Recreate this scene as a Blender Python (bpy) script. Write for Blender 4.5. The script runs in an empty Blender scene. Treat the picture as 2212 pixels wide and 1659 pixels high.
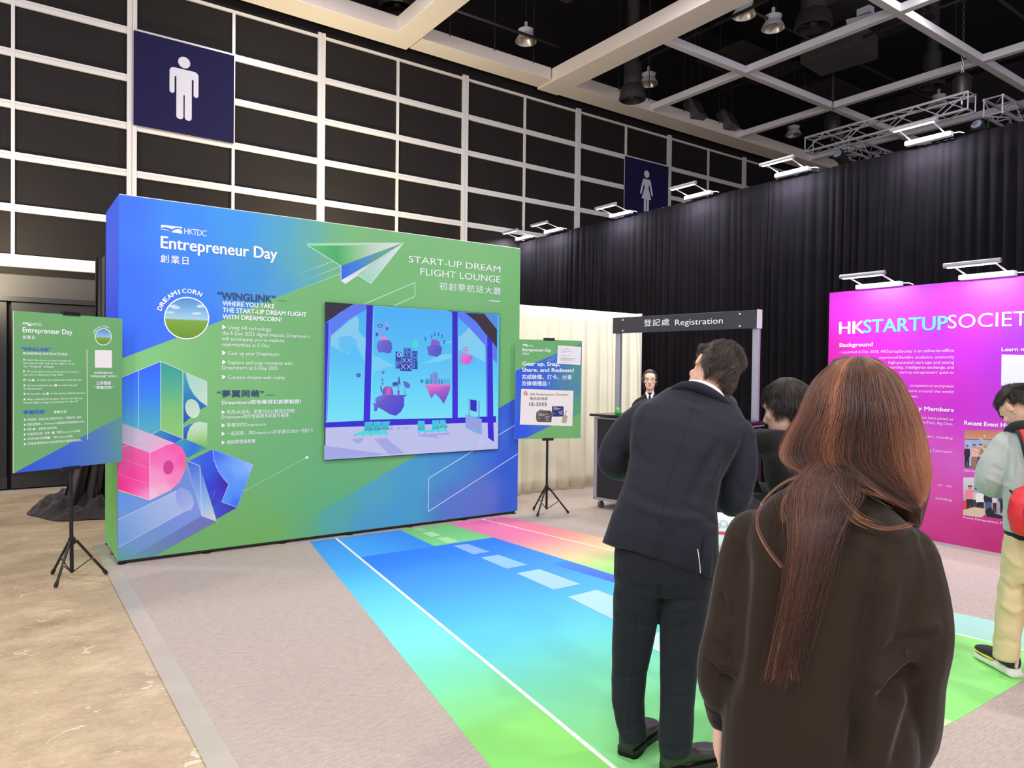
import bpy, bmesh, math, random
import numpy as np
from mathutils import Vector, Matrix, noise as mnoise
C = bpy.context.scene.collection
SC = bpy.context.scene
pi = math.pi
# ------------------------------------------------------------------ camera, world, light, exposure
FPX, YAW, PITCH, ROLL, CAMH = 1548.19, math.radians(35.5128), math.radians(0.9457), math.radians(0.6858), 1.55
_f = np.array([math.sin(YAW)*math.cos(PITCH), math.cos(YAW)*math.cos(PITCH), -math.sin(PITCH)])
_r0 = np.array([math.cos(YAW), -math.sin(YAW), 0.0]); _u0 = np.cross(_r0, _f)
_r = _r0*math.cos(ROLL)+_u0*math.sin(ROLL); _u = _u0*math.cos(ROLL)-_r0*math.sin(ROLL)
EYE = np.array([0, 0, CAMH])
cam_d = bpy.data.cameras.new('camera'); cam = bpy.data.objects.new('camera', cam_d); C.objects.link(cam)
cam_d.sensor_width = 36.0; cam_d.lens = FPX/2212*36.0; cam_d.clip_end = 200; cam_d.clip_start = 0.05
M = Matrix.Identity(4)
for i in range(3):
    M[i][0] = _r[i]; M[i][1] = _u[i]; M[i][2] = -_f[i]; M[i][3] = EYE[i]
cam.matrix_world = M
SC.camera = cam
SC.view_settings.view_transform = 'Standard'; SC.view_settings.look = 'None'
SC.view_settings.exposure = 0.0; SC.view_settings.gamma = 1.0; SC.view_settings.use_curve_mapping = False
w = bpy.data.worlds.new('hall_ambient'); SC.world = w; w.use_nodes = True
w.node_tree.nodes['Background'].inputs[0].default_value = (0.9, 0.88, 1.0, 1)
w.node_tree.nodes['Background'].inputs[1].default_value = 1.0

def area_light(name, loc, target, size, power, col=(1, .95, .9), shape='DISK', size_y=None):
    d = bpy.data.lights.new(name, 'AREA'); d.shape = shape; d.size = size
    if size_y: d.size_y = size_y
    d.energy = power; d.color = col
    o = bpy.data.objects.new(name, d); C.objects.link(o)
    o.location = loc
    o.rotation_euler = (Vector(target)-Vector(loc)).to_track_quat('-Z', 'Y').to_euler()
    return o
LV = 0.53
# the hall's own high-bay lamps (the rows overhead and behind the camera)
for (x, y, p) in ((-3.0, -3.0, 250), (2.0, -3.0, 300), (7.0, -3.0, 250), (-3.0, 1.8, 250), (1.2, 2.2, 230), (5.6, 1.0, 260),
                  (3.3, 8.2, 200), (6.6, 6.4, 150), (-1.5, 8.0, 200), (10.5, 4.5, 150)):
    area_light('high_bay_light', (x, y, 6.95), (x, y, 0), 0.45, p*LV, (1, .972, .95))
# unseen fill lights added to brighten the faces of the stands
area_light('stand_fill_light', (-1.5, -5.5, 5.2), (4.0, 6.0, 1.4), 1.6, 335*LV, (1, .97, .96))
area_light('stand_fill_light', (-4.5, 1.0, 5.2), (7.0, 3.6, 1.0), 1.6, 215*LV, (1, .97, .97))
# unseen warm lights added for the glow on back wall and cream drape
area_light('warm_glow_light', (3.8, 9.55, 2.8), (3.9, 10.6, 4.2), 0.25, 120, (1, .87, .5))
area_light('warm_glow_light', (-0.3, 9.6, 2.5), (0.0, 10.6, 3.7), 0.25, 70, (1, .9, .6))
area_light('warm_glow_light', (5.5, 6.2, 4.4), (5.9, 7.3, 1.1), 0.6, 55, (1, .95, .84))

# ------------------------------------------------------------------ helpers: rays, naming
def ray(px, py):
    return (_f*FPX + _r*(px-1106.0) - _u*(py-829.5))/FPX
def G(px, py, z=0.0):
    d = ray(px, py); return EYE + d*((z-CAMH)/d[2])
def on_plane(px, py, p0, n):
    d = ray(px, py); return EYE + d*(np.dot(np.array(p0)-EYE, n)/np.dot(d, n))
def lin(c):
    return tuple(((v/255.0)/12.92 if v/255.0 <= .04045 else ((v/255.0+.055)/1.055)**2.4) for v in c[:3])
def tag(o, label=None, cat=None, group=None, kind=None):
    if label: o['label'] = label
    if cat: o['category'] = cat
    if group: o['group'] = group
    if kind: o['kind'] = kind
    return o
def thing(name, label, cat, loc=(0, 0, 0), rz=0.0, group=None):
    o = bpy.data.objects.new(name, None); C.objects.link(o); o.empty_display_size = .1
    o.location = [float(v) for v in loc]; o.rotation_euler = (0, 0, rz)
    return tag(o, label, cat, group)
def copy_tree(o, parent=None):
    c = o.copy(); C.objects.link(c)
    if parent: c.parent = parent
    for ch in [x for x in C.objects if x.parent == o]:
        copy_tree(ch, c)
    return c
# ------------------------------------------------------------------ materials
_MATS = {}
def nodes_of(name):
    m = bpy.data.materials.new(name); m.use_nodes = True
    nt = m.node_tree; return m, nt, nt.nodes['Principled BSDF']
def mat(name, rgb=(200, 200, 200), rough=.6, metal=0.0, bump=0.0, bscale=60, var=0.0, vscale=8, spec=.5, sheen=0.0, emit=None, estr=1.0, stretch=None, linear=None):
    if name in _MATS: return _MATS[name]
    m, nt, b = nodes_of(name); N, Lk = nt.nodes, nt.links
    col = linear if linear else lin(rgb)
    b.inputs['Base Color'].default_value = (*col, 1); b.inputs['Roughness'].default_value = rough
    b.inputs['Metallic'].default_value = metal; b.inputs['Specular IOR Level'].default_value = spec
    if sheen:
        b.inputs['Sheen Weight'].default_value = sheen; b.inputs['Sheen Roughness'].default_value = .4
    if bump or var:
        tc = N.new('ShaderNodeTexCoord'); src = tc.outputs['Object']
        if stretch:
            mp = N.new('ShaderNodeMapping'); mp.inputs['Scale'].default_value = stretch; Lk.new(src, mp.inputs[0]); src = mp.outputs[0]
    if bump:
        n = N.new('ShaderNodeTexNoise'); n.inputs['Scale'].default_value = bscale; n.inputs['Detail'].default_value = 4
        Lk.new(src, n.inputs['Vector'])
        bp = N.new('ShaderNodeBump'); bp.inputs['Strength'].default_value = bump; bp.inputs['Distance'].default_value = .01
        Lk.new(n.outputs['Fac'], bp.inputs['Height']); Lk.new(bp.outputs[0], b.inputs['Normal'])
    if var:
        n2 = N.new('ShaderNodeTexNoise'); n2.inputs['Scale'].default_value = vscale; n2.inputs['Detail'].default_value = 5
        Lk.new(src, n2.inputs['Vector'])
        cr = N.new('ShaderNodeValToRGB')
        cr.color_ramp.elements[0].position = .3; cr.color_ramp.elements[1].position = .7
        cr.color_ramp.elements[0].color = (*[c*(1-var) for c in col], 1); cr.color_ramp.elements[1].color = (*[min(1, c*(1+var)) for c in col], 1)
        Lk.new(n2.outputs['Fac'], cr.inputs[0]); Lk.new(cr.outputs[0], b.inputs['Base Color'])
    if emit:
        b.inputs['Emission Color'].default_value = (*lin(emit), 1); b.inputs['Emission Strength'].default_value = estr
    _MATS[name] = m; return m
def mat_print(name, rough=.55, emission=0.0, bump=0.0):
    """printed surface: colours come from the artwork's own colour attribute"""
    if name in _MATS: return _MATS[name]
    m, nt, b = nodes_of(name); N, Lk = nt.nodes, nt.links
    a = N.new('ShaderNodeAttribute'); a.attribute_name = 'print'
    b.inputs['Roughness'].default_value = rough; b.inputs['Specular IOR Level'].default_value = .3
    if emission:
        Lk.new(a.outputs['Color'], b.inputs['Emission Color']); b.inputs['Emission Strength'].default_value = emission
        b.inputs['Base Color'].default_value = (.01, .01, .01, 1)
    else:
        Lk.new(a.outputs['Color'], b.inputs['Base Color'])
    if bump:
        tc = N.new('ShaderNodeTexCoord'); n = N.new('ShaderNodeTexNoise'); n.inputs['Scale'].default_value = 3; n.inputs['Detail'].default_value = 3
        Lk.new(tc.outputs['Object'], n.inputs['Vector']); bp = N.new('ShaderNodeBump'); bp.inputs['Strength'].default_value = bump; bp.inputs['Distance'].default_value = .03
        Lk.new(n.outputs['Fac'], bp.inputs['Height']); Lk.new(bp.outputs[0], b.inputs['Normal'])
    _MATS[name] = m; return m
# ------------------------------------------------------------------ mesh builder
class MB:
    def __init__(s): s.v = []; s.f = []; s.c = []   # c: per-face list of corner colours (or None)
    def add(s, vs, fs, cols=None):
        k = len(s.v); s.v += [tuple(float(x) for x in p) for p in vs]; s.f += [tuple(i+k for i in f) for f in fs]
        if cols is not None: s.c += cols
        return s
    def box(s, c, d, rz=0.0, M=None):
        hx, hy, hz = d[0]/2, d[1]/2, d[2]/2; vs = []
        for z in (-hz, hz):
            for x, y in ((-hx, -hy), (hx, -hy), (hx, hy), (-hx, hy)):
                p = Vector((x, y, z))
                if M is not None: p = M @ p
                elif rz: p = Vector((x*math.cos(rz)-y*math.sin(rz), x*math.sin(rz)+y*math.cos(rz), z))
                vs.append((p[0]+c[0], p[1]+c[1], p[2]+c[2]))
        return s.add(vs, [(3, 2, 1, 0), (4, 5, 6, 7), (0, 1, 5, 4), (1, 2, 6, 5), (2, 3, 7, 6), (3, 0, 4, 7)])
    def span(s, a, b):
        return s.box([(a[i]+b[i])/2 for i in range(3)], [abs(b[i]-a[i]) for i in range(3)])
    def ring_loft(s, rings, cap=True):
        n = len(rings[0]); vs = [p for r in rings for p in r]; fs = []
        for i in range(len(rings)-1):
            for j in range(n):
                a, b = i*n+j, i*n+(j+1) % n
                fs.append((a, b, b+n, a+n))
        if cap:
            fs.append(tuple(reversed(range(n)))); fs.append(tuple(range((len(rings)-1)*n, len(rings)*n)))
        return s.add(vs, fs)
    def tube(s, pts, r, n=8, cap=True):
        pts = [np.array(p, float) for p in pts]; k = len(pts)
        rr = r if hasattr(r, '__len__') else [r]*k
        t0 = pts[1]-pts[0]; ref = np.array([0, 0, 1.0]) if abs(t0[2]) < .9*np.linalg.norm(t0) else np.array([1.0, 0, 0])
        rings = []; u = None
        for i in range(k):
            t = pts[min(i+1, k-1)]-pts[max(i-1, 0)]; t = t/(np.linalg.norm(t)+1e-12)
            if u is None: u = np.cross(t, ref)
            u = u-t*np.dot(u, t); u = u/(np.linalg.norm(u)+1e-12); v = np.cross(t, u)
            rings.append([pts[i]+rr[i]*(u*math.cos(2*pi*j/n)+v*math.sin(2*pi*j/n)) for j in range(n)])
        return s.ring_loft(rings, cap)
    def lathe(s, prof, c=(0, 0, 0), n=24, cap=True):
        return s.ring_loft([[(c[0]+r*math.cos(2*pi*j/n), c[1]+r*math.sin(2*pi*j/n), c[2]+z) for j in range(n)] for r, z in prof], cap)
    def prism(s, poly, d):
        """closed 3-D polygon pushed along d"""
        n = len(poly); d = np.array(d); vs = [np.array(p) for p in poly]+[np.array(p)+d for p in poly]
        return s.add(vs, [tuple(reversed(range(n))), tuple(range(n, 2*n))]+[(i, (i+1) % n, (i+1) % n+n, i+n) for i in range(n)])
    def build(s, name, material, parent=None, smooth=False, bevel=0.0, loc=None, fix=True):
        me = bpy.data.meshes.new(name); me.from_pydata(s.v, [], s.f)
        if s.c:
            at = me.color_attributes.new('print', 'FLOAT_COLOR', 'CORNER')
            flat = [x for fc in s.c for c in fc for x in (c[0], c[1], c[2], 1.0)]
            at.data.foreach_set('color', flat)
        elif fix:
            bm = bmesh.new(); bm.from_mesh(me); bmesh.ops.recalc_face_normals(bm, faces=bm.faces); bm.to_mesh(me); bm.free()
        me.materials.append(material)
        o = bpy.data.objects.new(name, me); C.objects.link(o)
        if parent is not None: o.parent = parent
        if loc is not None: o.location = [float(v) for v in loc]
        if smooth:
            me.polygons.foreach_set('use_smooth', [True]*len(me.polygons))
            if smooth == 'auto':
                md = o.modifiers.new('edges', 'EDGE_SPLIT'); md.split_angle = math.radians(40)
        if bevel:
            md = o.modifiers.new('bevel', 'BEVEL'); md.width = bevel; md.segments = 2; md.limit_method = 'ANGLE'
        me.update(); return o
def struct(o):
    o['kind'] = 'structure'; return o

# ------------------------------------------------------------------ flat artwork on a surface
class Surf:
    """a flat surface: origin o, unit axes ex (right) and ey (up); n points to the viewer's side"""
    def __init__(s, o, ex, ey):
        s.o = np.array(o, float); s.ex = np.array(ex, float); s.ey = np.array(ey, float)
        s.ex /= np.linalg.norm(s.ex); s.ey /= np.linalg.norm(s.ey); s.n = np.cross(s.ex, s.ey)
        if np.dot(s.n, EYE-s.o) < 0: s.n = -s.n
    def uv(s, p):
        q = on_plane(p[0], p[1], s.o, s.n)-s.o; return (float(q@s.ex), float(q@s.ey))
    def p3(s, u, v, h=0.0): return s.o + s.ex*u + s.ey*v + s.n*h
def grad(stops):
    stops = [(t, np.array(lin(c))**(1/2.2)) for t, c in stops]
    def g(t):
        if t <= stops[0][0]: return stops[0][1]
        for (a, ca), (b, cb) in zip(stops, stops[1:]):
            if t <= b: return ca+(cb-ca)*((t-a)/(b-a+1e-9))
        return stops[-1][1]
    return lambda t: g(t)**2.2
class Art:
    """polygons in the surface's own coordinates, stacked in paper-thin layers"""
    def __init__(s, surf, step=.0004, clip=None): s.s = surf; s.mb = MB(); s.h = step; s.step = step; s.clip = clip
    def layer(s): s.h += s.step
    def poly(s, pts, col, px=True, bump=True):  # idw colour points are photo points on the surface
        """col: rgb | ('lin', A, B, stops) | ('idw', [(pt, rgb)...])"""
        conv = (lambda p: s.s.uv(p)) if px else (lambda p: p)
        P = [conv(p) for p in pts]
        bm = bmesh.new(); vs = [bm.verts.new((p[0], p[1], 0)) for p in P]
        f = bm.faces.new(vs); bmesh.ops.triangulate(bm, faces=[f], ngon_method='EAR_CLIP')
        if s.clip:
            u0, v0, u1, v1 = s.clip
            for co, no in (((u0, 0), (-1, 0)), ((u1, 0), (1, 0)), ((0, v0), (0, -1)), ((0, v1), (0, 1))):
                bmesh.ops.bisect_plane(bm, geom=bm.verts[:]+bm.edges[:]+bm.faces[:], plane_co=(co[0], co[1], 0), plane_no=(no[0], no[1], 0), clear_outer=True)
        fn = None
        def cut(co, no):
            bmesh.ops.bisect_plane(bm, geom=bm.verts[:]+bm.edges[:]+bm.faces[:], plane_co=(co[0], co[1], 0), plane_no=(no[0], no[1], 0))
        if isinstance(col[0], str) and col[0] == 'lin':
            A, B = np.array(conv(col[1])), np.array(conv(col[2])); D = B-A; L2 = D@D; g = grad(col[3])
            ts = set([t for t, _ in col[3]]); lo, hi = col[3][0][0], col[3][-1][0]
            for i in range(1, 10): ts.add(lo+(hi-lo)*i/10)
            for t in ts: cut(A+D*t, D)
            fn = lambda x, y: g(((np.array([x, y])-A)@D)/L2)
        elif isinstance(col[0], str) and col[0] == 'idw':
            S = [(np.array(s.s.uv(p)), np.array(lin(c))**(1/2.2)) for p, c in col[1]]; pw = col[2] if len(col) > 2 else 2.5
            x0, x1 = min(p[0] for p in P), max(p[0] for p in P); y0, y1 = min(p[1] for p in P), max(p[1] for p in P)
            n = 26
            for i in range(1, n):
                cut((x0+(x1-x0)*i/n, 0), (1, 0)); cut((0, y0+(y1-y0)*i/n), (0, 1))
            def fn(x, y):
                ws = [1/(((q[0]-x)**2+(q[1]-y)**2)**(pw/2)+1e-4) for q, _ in S]
                return (sum(w_*c for w_, (_, c) in zip(ws, S))/sum(ws))**2.2
        else:
            cc = lin(col); fn = lambda x, y: cc
        bm.faces.ensure_lookup_table(); bm.verts.index_update()
        V3 = [s.s.p3(v.co.x, v.co.y, s.h) for v in bm.verts]; cv = [tuple(fn(v.co.x, v.co.y)) for v in bm.verts]
        fs = []
        for f in bm.faces:
            idx = [v.index for v in f.verts]
            a, b_, c_ = (V3[i] for i in idx[:3])
            if np.dot(np.cross(b_-a, c_-a), s.s.n) < 0: idx.reverse()
            fs.append(idx)
        s.mb.add(V3, fs, [[cv[i] for i in f] for f in fs]); bm.free()
        if bump: s.layer()
    def line(s, pts, wpx, col, px=True):
        """stroke of wpx photo pixels at the surface"""
        P = [np.array(s.s.uv(p) if px else p) for p in pts]
        if px:
            a = np.array(s.s.uv(pts[0])); b = np.array(s.s.uv((pts[0][0], pts[0][1]+1))); wd = np.linalg.norm(b-a)*wpx
        else: wd = wpx
        for a, b in zip(P, P[1:]):
            d = b-a; L = np.linalg.norm(d)
            if L < 1e-9: continue
            nn = np.array([-d[1], d[0]])/L*wd/2
            s.poly([a-nn, b-nn, b+nn, a+nn], col, px=False, bump=False)
        s.layer()
    def ellipse(s, c, rx, ry, col, rot=0, n=36, bump=True):
        s.poly([(c[0]+rx*math.cos(a)*math.cos(rot)-ry*math.sin(a)*math.sin(rot), c[1]+rx*math.cos(a)*math.sin(rot)+ry*math.sin(a)*math.cos(rot))
                for a in [2*pi*i/n for i in range(n)]], col, bump=bump)
    def build(s, name, material, parent): return s.mb.build(name, material, parent, fix=False)
def arc(c, r0, r1, a0, a1, n=14):
    return [(c[0]+r0*math.cos(a0+(a1-a0)*i/n), c[1]+r1*math.sin(a0+(a1-a0)*i/n)) for i in range(n+1)]
# ------------------------------------------------------------------ lettering
_TQ = []; _MADE = []
def lettering(surf, items, name, material, parent, h=.0045):
    """items: (text, start, end, height px, weight, dict) ; baseline from start to end in photo pixels on the surface"""
    _TQ.append((surf, items, name, material, None, h, parent))
def flush_lettering():
    objs = []
    for (surf, items, name, material, parent, h, tq_root) in _TQ:
        for it in items:
            cu = bpy.data.curves.new('t', 'FONT'); cu.body = it[0]; cu.size = 1.0; cu.offset = 0.0; cu.resolution_u = 3
            if len(it) > 5 and 'space' in it[5]: cu.space_character = it[5]['space']
            o = bpy.data.objects.new('t', cu); C.objects.link(o); objs.append(o)
    bpy.context.view_layer.update(); dg = bpy.context.evaluated_depsgraph_get(); k = 0
    for (surf, items, name, material, parent, h, tq_root) in _TQ:
        for it in items:
            mb = MB(); o = objs[k]; k += 1
            me = o.evaluated_get(dg).to_mesh()
            vs = np.zeros(len(me.vertices)*3); me.vertices.foreach_get('co', vs); vs = vs.reshape(-1, 3)
            if len(vs) == 0: continue
            opt = it[5] if len(it) > 5 else {}
            fs = [tuple(p.vertices) for p in me.polygons]
            x0, x1 = vs[:, 0].min(), vs[:, 0].max()
            a, b = np.array(surf.uv(it[1])), np.array(surf.uv(it[2]))
            c0 = np.array(surf.uv((it[1][0], it[1][1]-it[3]))); hh = abs(c0[1]-a[1])
            ref = opt.get('ref', .73)
            d = b-a; L = np.linalg.norm(d); ed = d/L; en = np.array([-ed[1], ed[0]])
            if not opt.get('tilt'): ed = np.array([1.0, 0]); en = np.array([0, 1.0]); L = abs(b[0]-a[0]); a = np.array([a[0], (a[1]+b[1])/2])
            sx = L/(x1-x0); sy = hh/ref
            P = [surf.p3(*(a+ed*(v[0]-x0)*sx+en*v[1]*sy), h) for v in vs]
            out = []
            for f in fs:
                p, q, r = P[f[0]], P[f[1]], P[f[2]]
                out.append(f if np.dot(np.cross(q-p, r-p), surf.n) > 0 else tuple(reversed(f)))
            mb.add(P, out)
            if it[4] > .012:      # heavy weights: the strokes are widened
                for ki, (dx, dy) in enumerate(((it[4]*.8, 0), (-it[4]*.8, 0), (0, it[4]*.5), (0, -it[4]*.5))):
                    mv = (surf.ex*dx*sx+surf.ey*dy*sy) if not opt.get('tilt') else ((surf.ex*ed[0]+surf.ey*ed[1])*dx*sx+(surf.ex*en[0]+surf.ey*en[1])*dy*sy)
                    mb.add([q+mv+surf.n*.00012*(ki+1) for q in P], out)
            o.evaluated_get(dg).to_mesh_clear()
            groups = [mb]
            if '     ' in it[0]:      # the gap left for a printed icon parts the line in two
                xs = np.sort(np.unique(np.round(np.array([(np.array(q)-surf.o)@surf.ex for q in mb.v]), 4))); gi = int(np.argmax(np.diff(xs))); xc = (xs[gi]+xs[gi+1])/2
                groups = []
                for sgn in (-1, 1):
                    m2 = MB(); m2.v = mb.v; m2.f = [f for f in mb.f if sgn*((np.array(mb.v[f[0]])-surf.o)@surf.ex-xc) > 0]
                    used = sorted({i for f in m2.f for i in f}); rmap = {i: k2 for k2, i in enumerate(used)}
                    m2.v = [mb.v[i] for i in used]; m2.f = [tuple(rmap[i] for i in f) for f in m2.f]; groups.append(m2)
            for gm in groups:
                ob = gm.build(name, material, parent, fix=False); _MADE.append((ob, tq_root))
    for o in objs:
        cu = o.data; bpy.data.objects.remove(o); bpy.data.curves.remove(cu)
    _TQ.clear()
# ================================================================== THE SETTING
# floor: worn beige concrete with scratches
def floor_material():
    m, nt, b = nodes_of('polished_concrete'); N, Lk = nt.nodes, nt.links
    tc = N.new('ShaderNodeTexCoord')
    mp = N.new('ShaderNodeMapping'); mp.inputs['Scale'].default_value = (1.2, 1.7, 1); mp.inputs['Rotation'].default_value = (0, 0, math.radians(-30)); Lk.new(tc.outputs['Object'], mp.inputs[0])
    n1 = N.new('ShaderNodeTexNoise'); n1.inputs['Scale'].default_value = 1.6; n1.inputs['Detail'].default_value = 10; n1.inputs['Roughness'].default_value = .74; Lk.new(mp.outputs[0], n1.inputs['Vector'])
    cr = N.new('ShaderNodeValToRGB'); e = cr.color_ramp.elements
    e[0].position = .3; e[0].color = (*lin((160, 134, 104)), 1); e[1].position = .74; e[1].color = (*lin((222, 198, 160)), 1)
    x = cr.color_ramp.elements.new(.52); x.color = (*lin((196, 170, 134)), 1)
    Lk.new(n1.outputs['Fac'], cr.inputs[0])
    n2 = N.new('ShaderNodeTexNoise'); n2.inputs['Scale'].default_value = 14; n2.inputs['Detail'].default_value = 9; n2.inputs['Distortion'].default_value = 1.2; Lk.new(mp.outputs[0], n2.inputs['Vector'])
    c2 = N.new('ShaderNodeValToRGB'); c2.color_ramp.elements[0].position = .62; c2.color_ramp.elements[1].position = .74
    Lk.new(n2.outputs['Fac'], c2.inputs[0])
    n3 = N.new('ShaderNodeTexNoise'); n3.inputs['Scale'].default_value = 40; n3.inputs['Detail'].default_value = 4; Lk.new(mp.outputs[0], n3.inputs['Vector'])
    mx = N.new('ShaderNodeMix'); mx.data_type = 'RGBA'; Lk.new(cr.outputs[0], mx.inputs['A']); mx.inputs['B'].default_value = (*lin((238, 222, 190)), 1)
    ml = N.new('ShaderNodeMath'); ml.operation = 'MULTIPLY'; ml.inputs[1].default_value = .55; Lk.new(c2.outputs[0], ml.inputs[0]); Lk.new(ml.outputs[0], mx.inputs['Factor'])
    m2 = N.new('ShaderNodeMix'); m2.data_type = 'RGBA'; m2.blend_type = 'OVERLAY'; m2.inputs['Factor'].default_value = .35; Lk.new(mx.outputs['Result'], m2.inputs['A']); Lk.new(n3.outputs['Color'], m2.inputs['B'])
    v = N.new('ShaderNodeTexVoronoi'); v.feature = 'DISTANCE_TO_EDGE'; v.inputs['Scale'].default_value = 1.3
    nd = N.new('ShaderNodeTexNoise'); nd.inputs['Scale'].default_value = 3; nd.inputs['Detail'].default_value = 6; Lk.new(mp.outputs[0], nd.inputs['Vector'])
    vm = N.new('ShaderNodeMix'); vm.data_type = 'VECTOR'; vm.inputs['Factor'].default_value = .35; Lk.new(tc.outputs['Object'], vm.inputs['A']); Lk.new(nd.outputs['Color'], vm.inputs['B']); Lk.new(vm.outputs[1], v.inputs['Vector'])
    lt = N.new('ShaderNodeMath'); lt.operation = 'LESS_THAN'; lt.inputs[1].default_value = .006; Lk.new(v.outputs['Distance'], lt.inputs[0])
    gt = N.new('ShaderNodeMath'); gt.operation = 'GREATER_THAN'; gt.inputs[1].default_value = .56; Lk.new(nd.outputs['Fac'], gt.inputs[0])
    sc = N.new('ShaderNodeMath'); sc.operation = 'MULTIPLY'; Lk.new(lt.outputs[0], sc.inputs[0]); Lk.new(gt.outputs[0], sc.inputs[1])
    s2 = N.new('ShaderNodeMath'); s2.operation = 'MULTIPLY'; s2.inputs[1].default_value = .6; Lk.new(sc.outputs[0], s2.inputs[0])
    m3 = N.new('ShaderNodeMix'); m3.data_type = 'RGBA'; Lk.new(s2.outputs[0], m3.inputs['Factor']); Lk.new(m2.outputs['Result'], m3.inputs['A']); m3.inputs['B'].default_value = (*lin((236, 226, 204)), 1); m2 = m3
    hs = N.new('ShaderNodeHueSaturation'); hs.inputs['Saturation'].default_value = .92; Lk.new(m2.outputs['Result'], hs.inputs['Color']); Lk.new(hs.outputs[0], b.inputs['Base Color'])
    b.inputs['Roughness'].default_value = .42
    return m
struct(MB().span((-6, -7, -.1), (20, 11.2, 0)).build('floor', floor_material()))
def carpet_material():
    m, nt, b = nodes_of('grey_needle_carpet'); N, Lk = nt.nodes, nt.links
    tc = N.new('ShaderNodeTexCoord'); n = N.new('ShaderNodeTexNoise'); n.inputs['Scale'].default_value = 170; n.inputs['Detail'].default_value = 3; Lk.new(tc.outputs['Object'], n.inputs['Vector'])
    mp = N.new('ShaderNodeMapping'); mp.inputs['Scale'].default_value = (18, 90, 1); Lk.new(tc.outputs['Object'], mp.inputs[0])
    n2 = N.new('ShaderNodeTexNoise'); n2.inputs['Scale'].default_value = 1.0; n2.inputs['Detail'].default_value = 4; Lk.new(mp.outputs[0], n2.inputs['Vector'])
    ad = N.new('ShaderNodeMath'); ad.operation = 'ADD'; Lk.new(n.outputs['Fac'], ad.inputs[0]); Lk.new(n2.outputs['Fac'], ad.inputs[1])
    cr = N.new('ShaderNodeValToRGB'); e = cr.color_ramp.elements
    e[0].position = .35; e[0].color = (*lin((168, 153, 145)), 1); e[1].position = .68; e[1].color = (*lin((195, 181, 172)), 1)
    hf = N.new('ShaderNodeMath'); hf.operation = 'MULTIPLY'; hf.inputs[1].default_value = .5; Lk.new(ad.outputs[0], hf.inputs[0]); Lk.new(hf.outputs[0], cr.inputs[0]); Lk.new(cr.outputs[0], b.inputs['Base Color'])
    bp = N.new('ShaderNodeBump'); bp.inputs['Strength'].default_value = .25; bp.inputs['Distance'].default_value = .004; Lk.new(n.outputs['Fac'], bp.inputs['Height']); Lk.new(bp.outputs[0], b.inputs['Normal'])
    b.inputs['Roughness'].default_value = .95; b.inputs['Specular IOR Level'].default_value = .1
    return m
carpet = MB().span((.66, -3.5, .0005), (7.54, 7.29, .004)).build('carpet', carpet_material())
tag(carpet, 'grey needle-felt exhibition carpet laid over the beige concrete', 'carpet')
tape = MB().span((.65, -3.5, .0045), (.755, 7.33, .006)).build('carpet_tape', mat('matte_clear_tape', (186, 176, 163), .35, var=.08, vscale=3))
tag(tape, 'pale translucent tape strip sealing the left edge of the grey carpet', 'tape')

# ------------------------------------------------------------------ left wall: operable partition of dark panels and white aluminium grid
YW = 10.6
alu = mat('white_aluminium', (208, 204, 206), .38, metal=.1)
dark_panel = mat('dark_fabric_panel', (21, 15, 17), .75, spec=.3, bump=.05, bscale=25)
wl = struct(MB().span((-6, YW, 0), (20, YW+.2, 9.3)).build('wall_back', dark_panel))
ROWS = [2.86, 3.464, 4.09, 4.70, 5.32, 5.935, 6.57]
for i, z in enumerate(ROWS):
    b = MB()
    if i == 0: b.span((-6, YW-.045, z-.07), (20, YW, z+.04)); b.span((-6, YW-.08, z-.11), (20, YW, z-.07))
    elif i == 6: b.span((-6, YW-.03, z-.02), (20, YW, z+.02))
    else:
        b.span((-6, YW-.03, z-.044), (20, YW, z+.044)); b.span((-6, YW-.036, z-.006), (20, YW-.03, z+.006))
    b.build('grid_rail', alu, wl)
x = .12-1.268*4; k = 0
while x < 19.9:
    wide = (k % 2 == 1)
    b = MB()
    if wide:
        for s in (-1, 1): b.span((x+s*.031-.026, YW-.04, 2.8), (x+s*.031+.026, YW, 6.63))
        b.span((x-.006, YW-.032, 2.8), (x+.006, YW-.028, 6.6))
    else: b.span((x-.019, YW-.034, 2.86), (x+.019, YW, 6.57))
    b.build('grid_post', alu, wl); x += 1.2745 if k >= 4 else 1.268; k += 1
# lower band, doors and seams under the sill
band = mat('grey_band_paint', (60, 55, 57), .55); blk = mat('black_panel_paint', (24, 20, 23), .45, var=.1, vscale=2)
MB().span((-6, YW-.02, 2.39), (20, YW, 2.66)).build('lower_band', band, wl)
MB().span((-6, YW-.12, 2.33), (20, YW, 2.39)).build('door_head', blk, wl)
for i in range(9):
    xx = .09-1.268*2+i*2.53-2.53
    MB().span((xx+.02, YW-.06, .07), (xx+2.51, YW, 2.33)).build('lower_panel', blk, wl, bevel=.008)
    MB().span((xx+.02, YW-.066, .07), (xx+2.51, YW-.05, .22)).build('kick_strip', mat('kick_strip_black', (40, 36, 39), .35), wl)
MB().span((-6, YW-.03, 0), (20, YW, .05)).build('floor_track', mat('track_light_metal', (190, 180, 168), .4), wl)
# end wall of the hall far beyond the drape
hallw = mat('hall_dark_wall', (40, 36, 40), .8)
struct(MB().span((20, -7, 0), (20.2, 10.8, 9.3)).build('wall_right', hallw))
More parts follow.
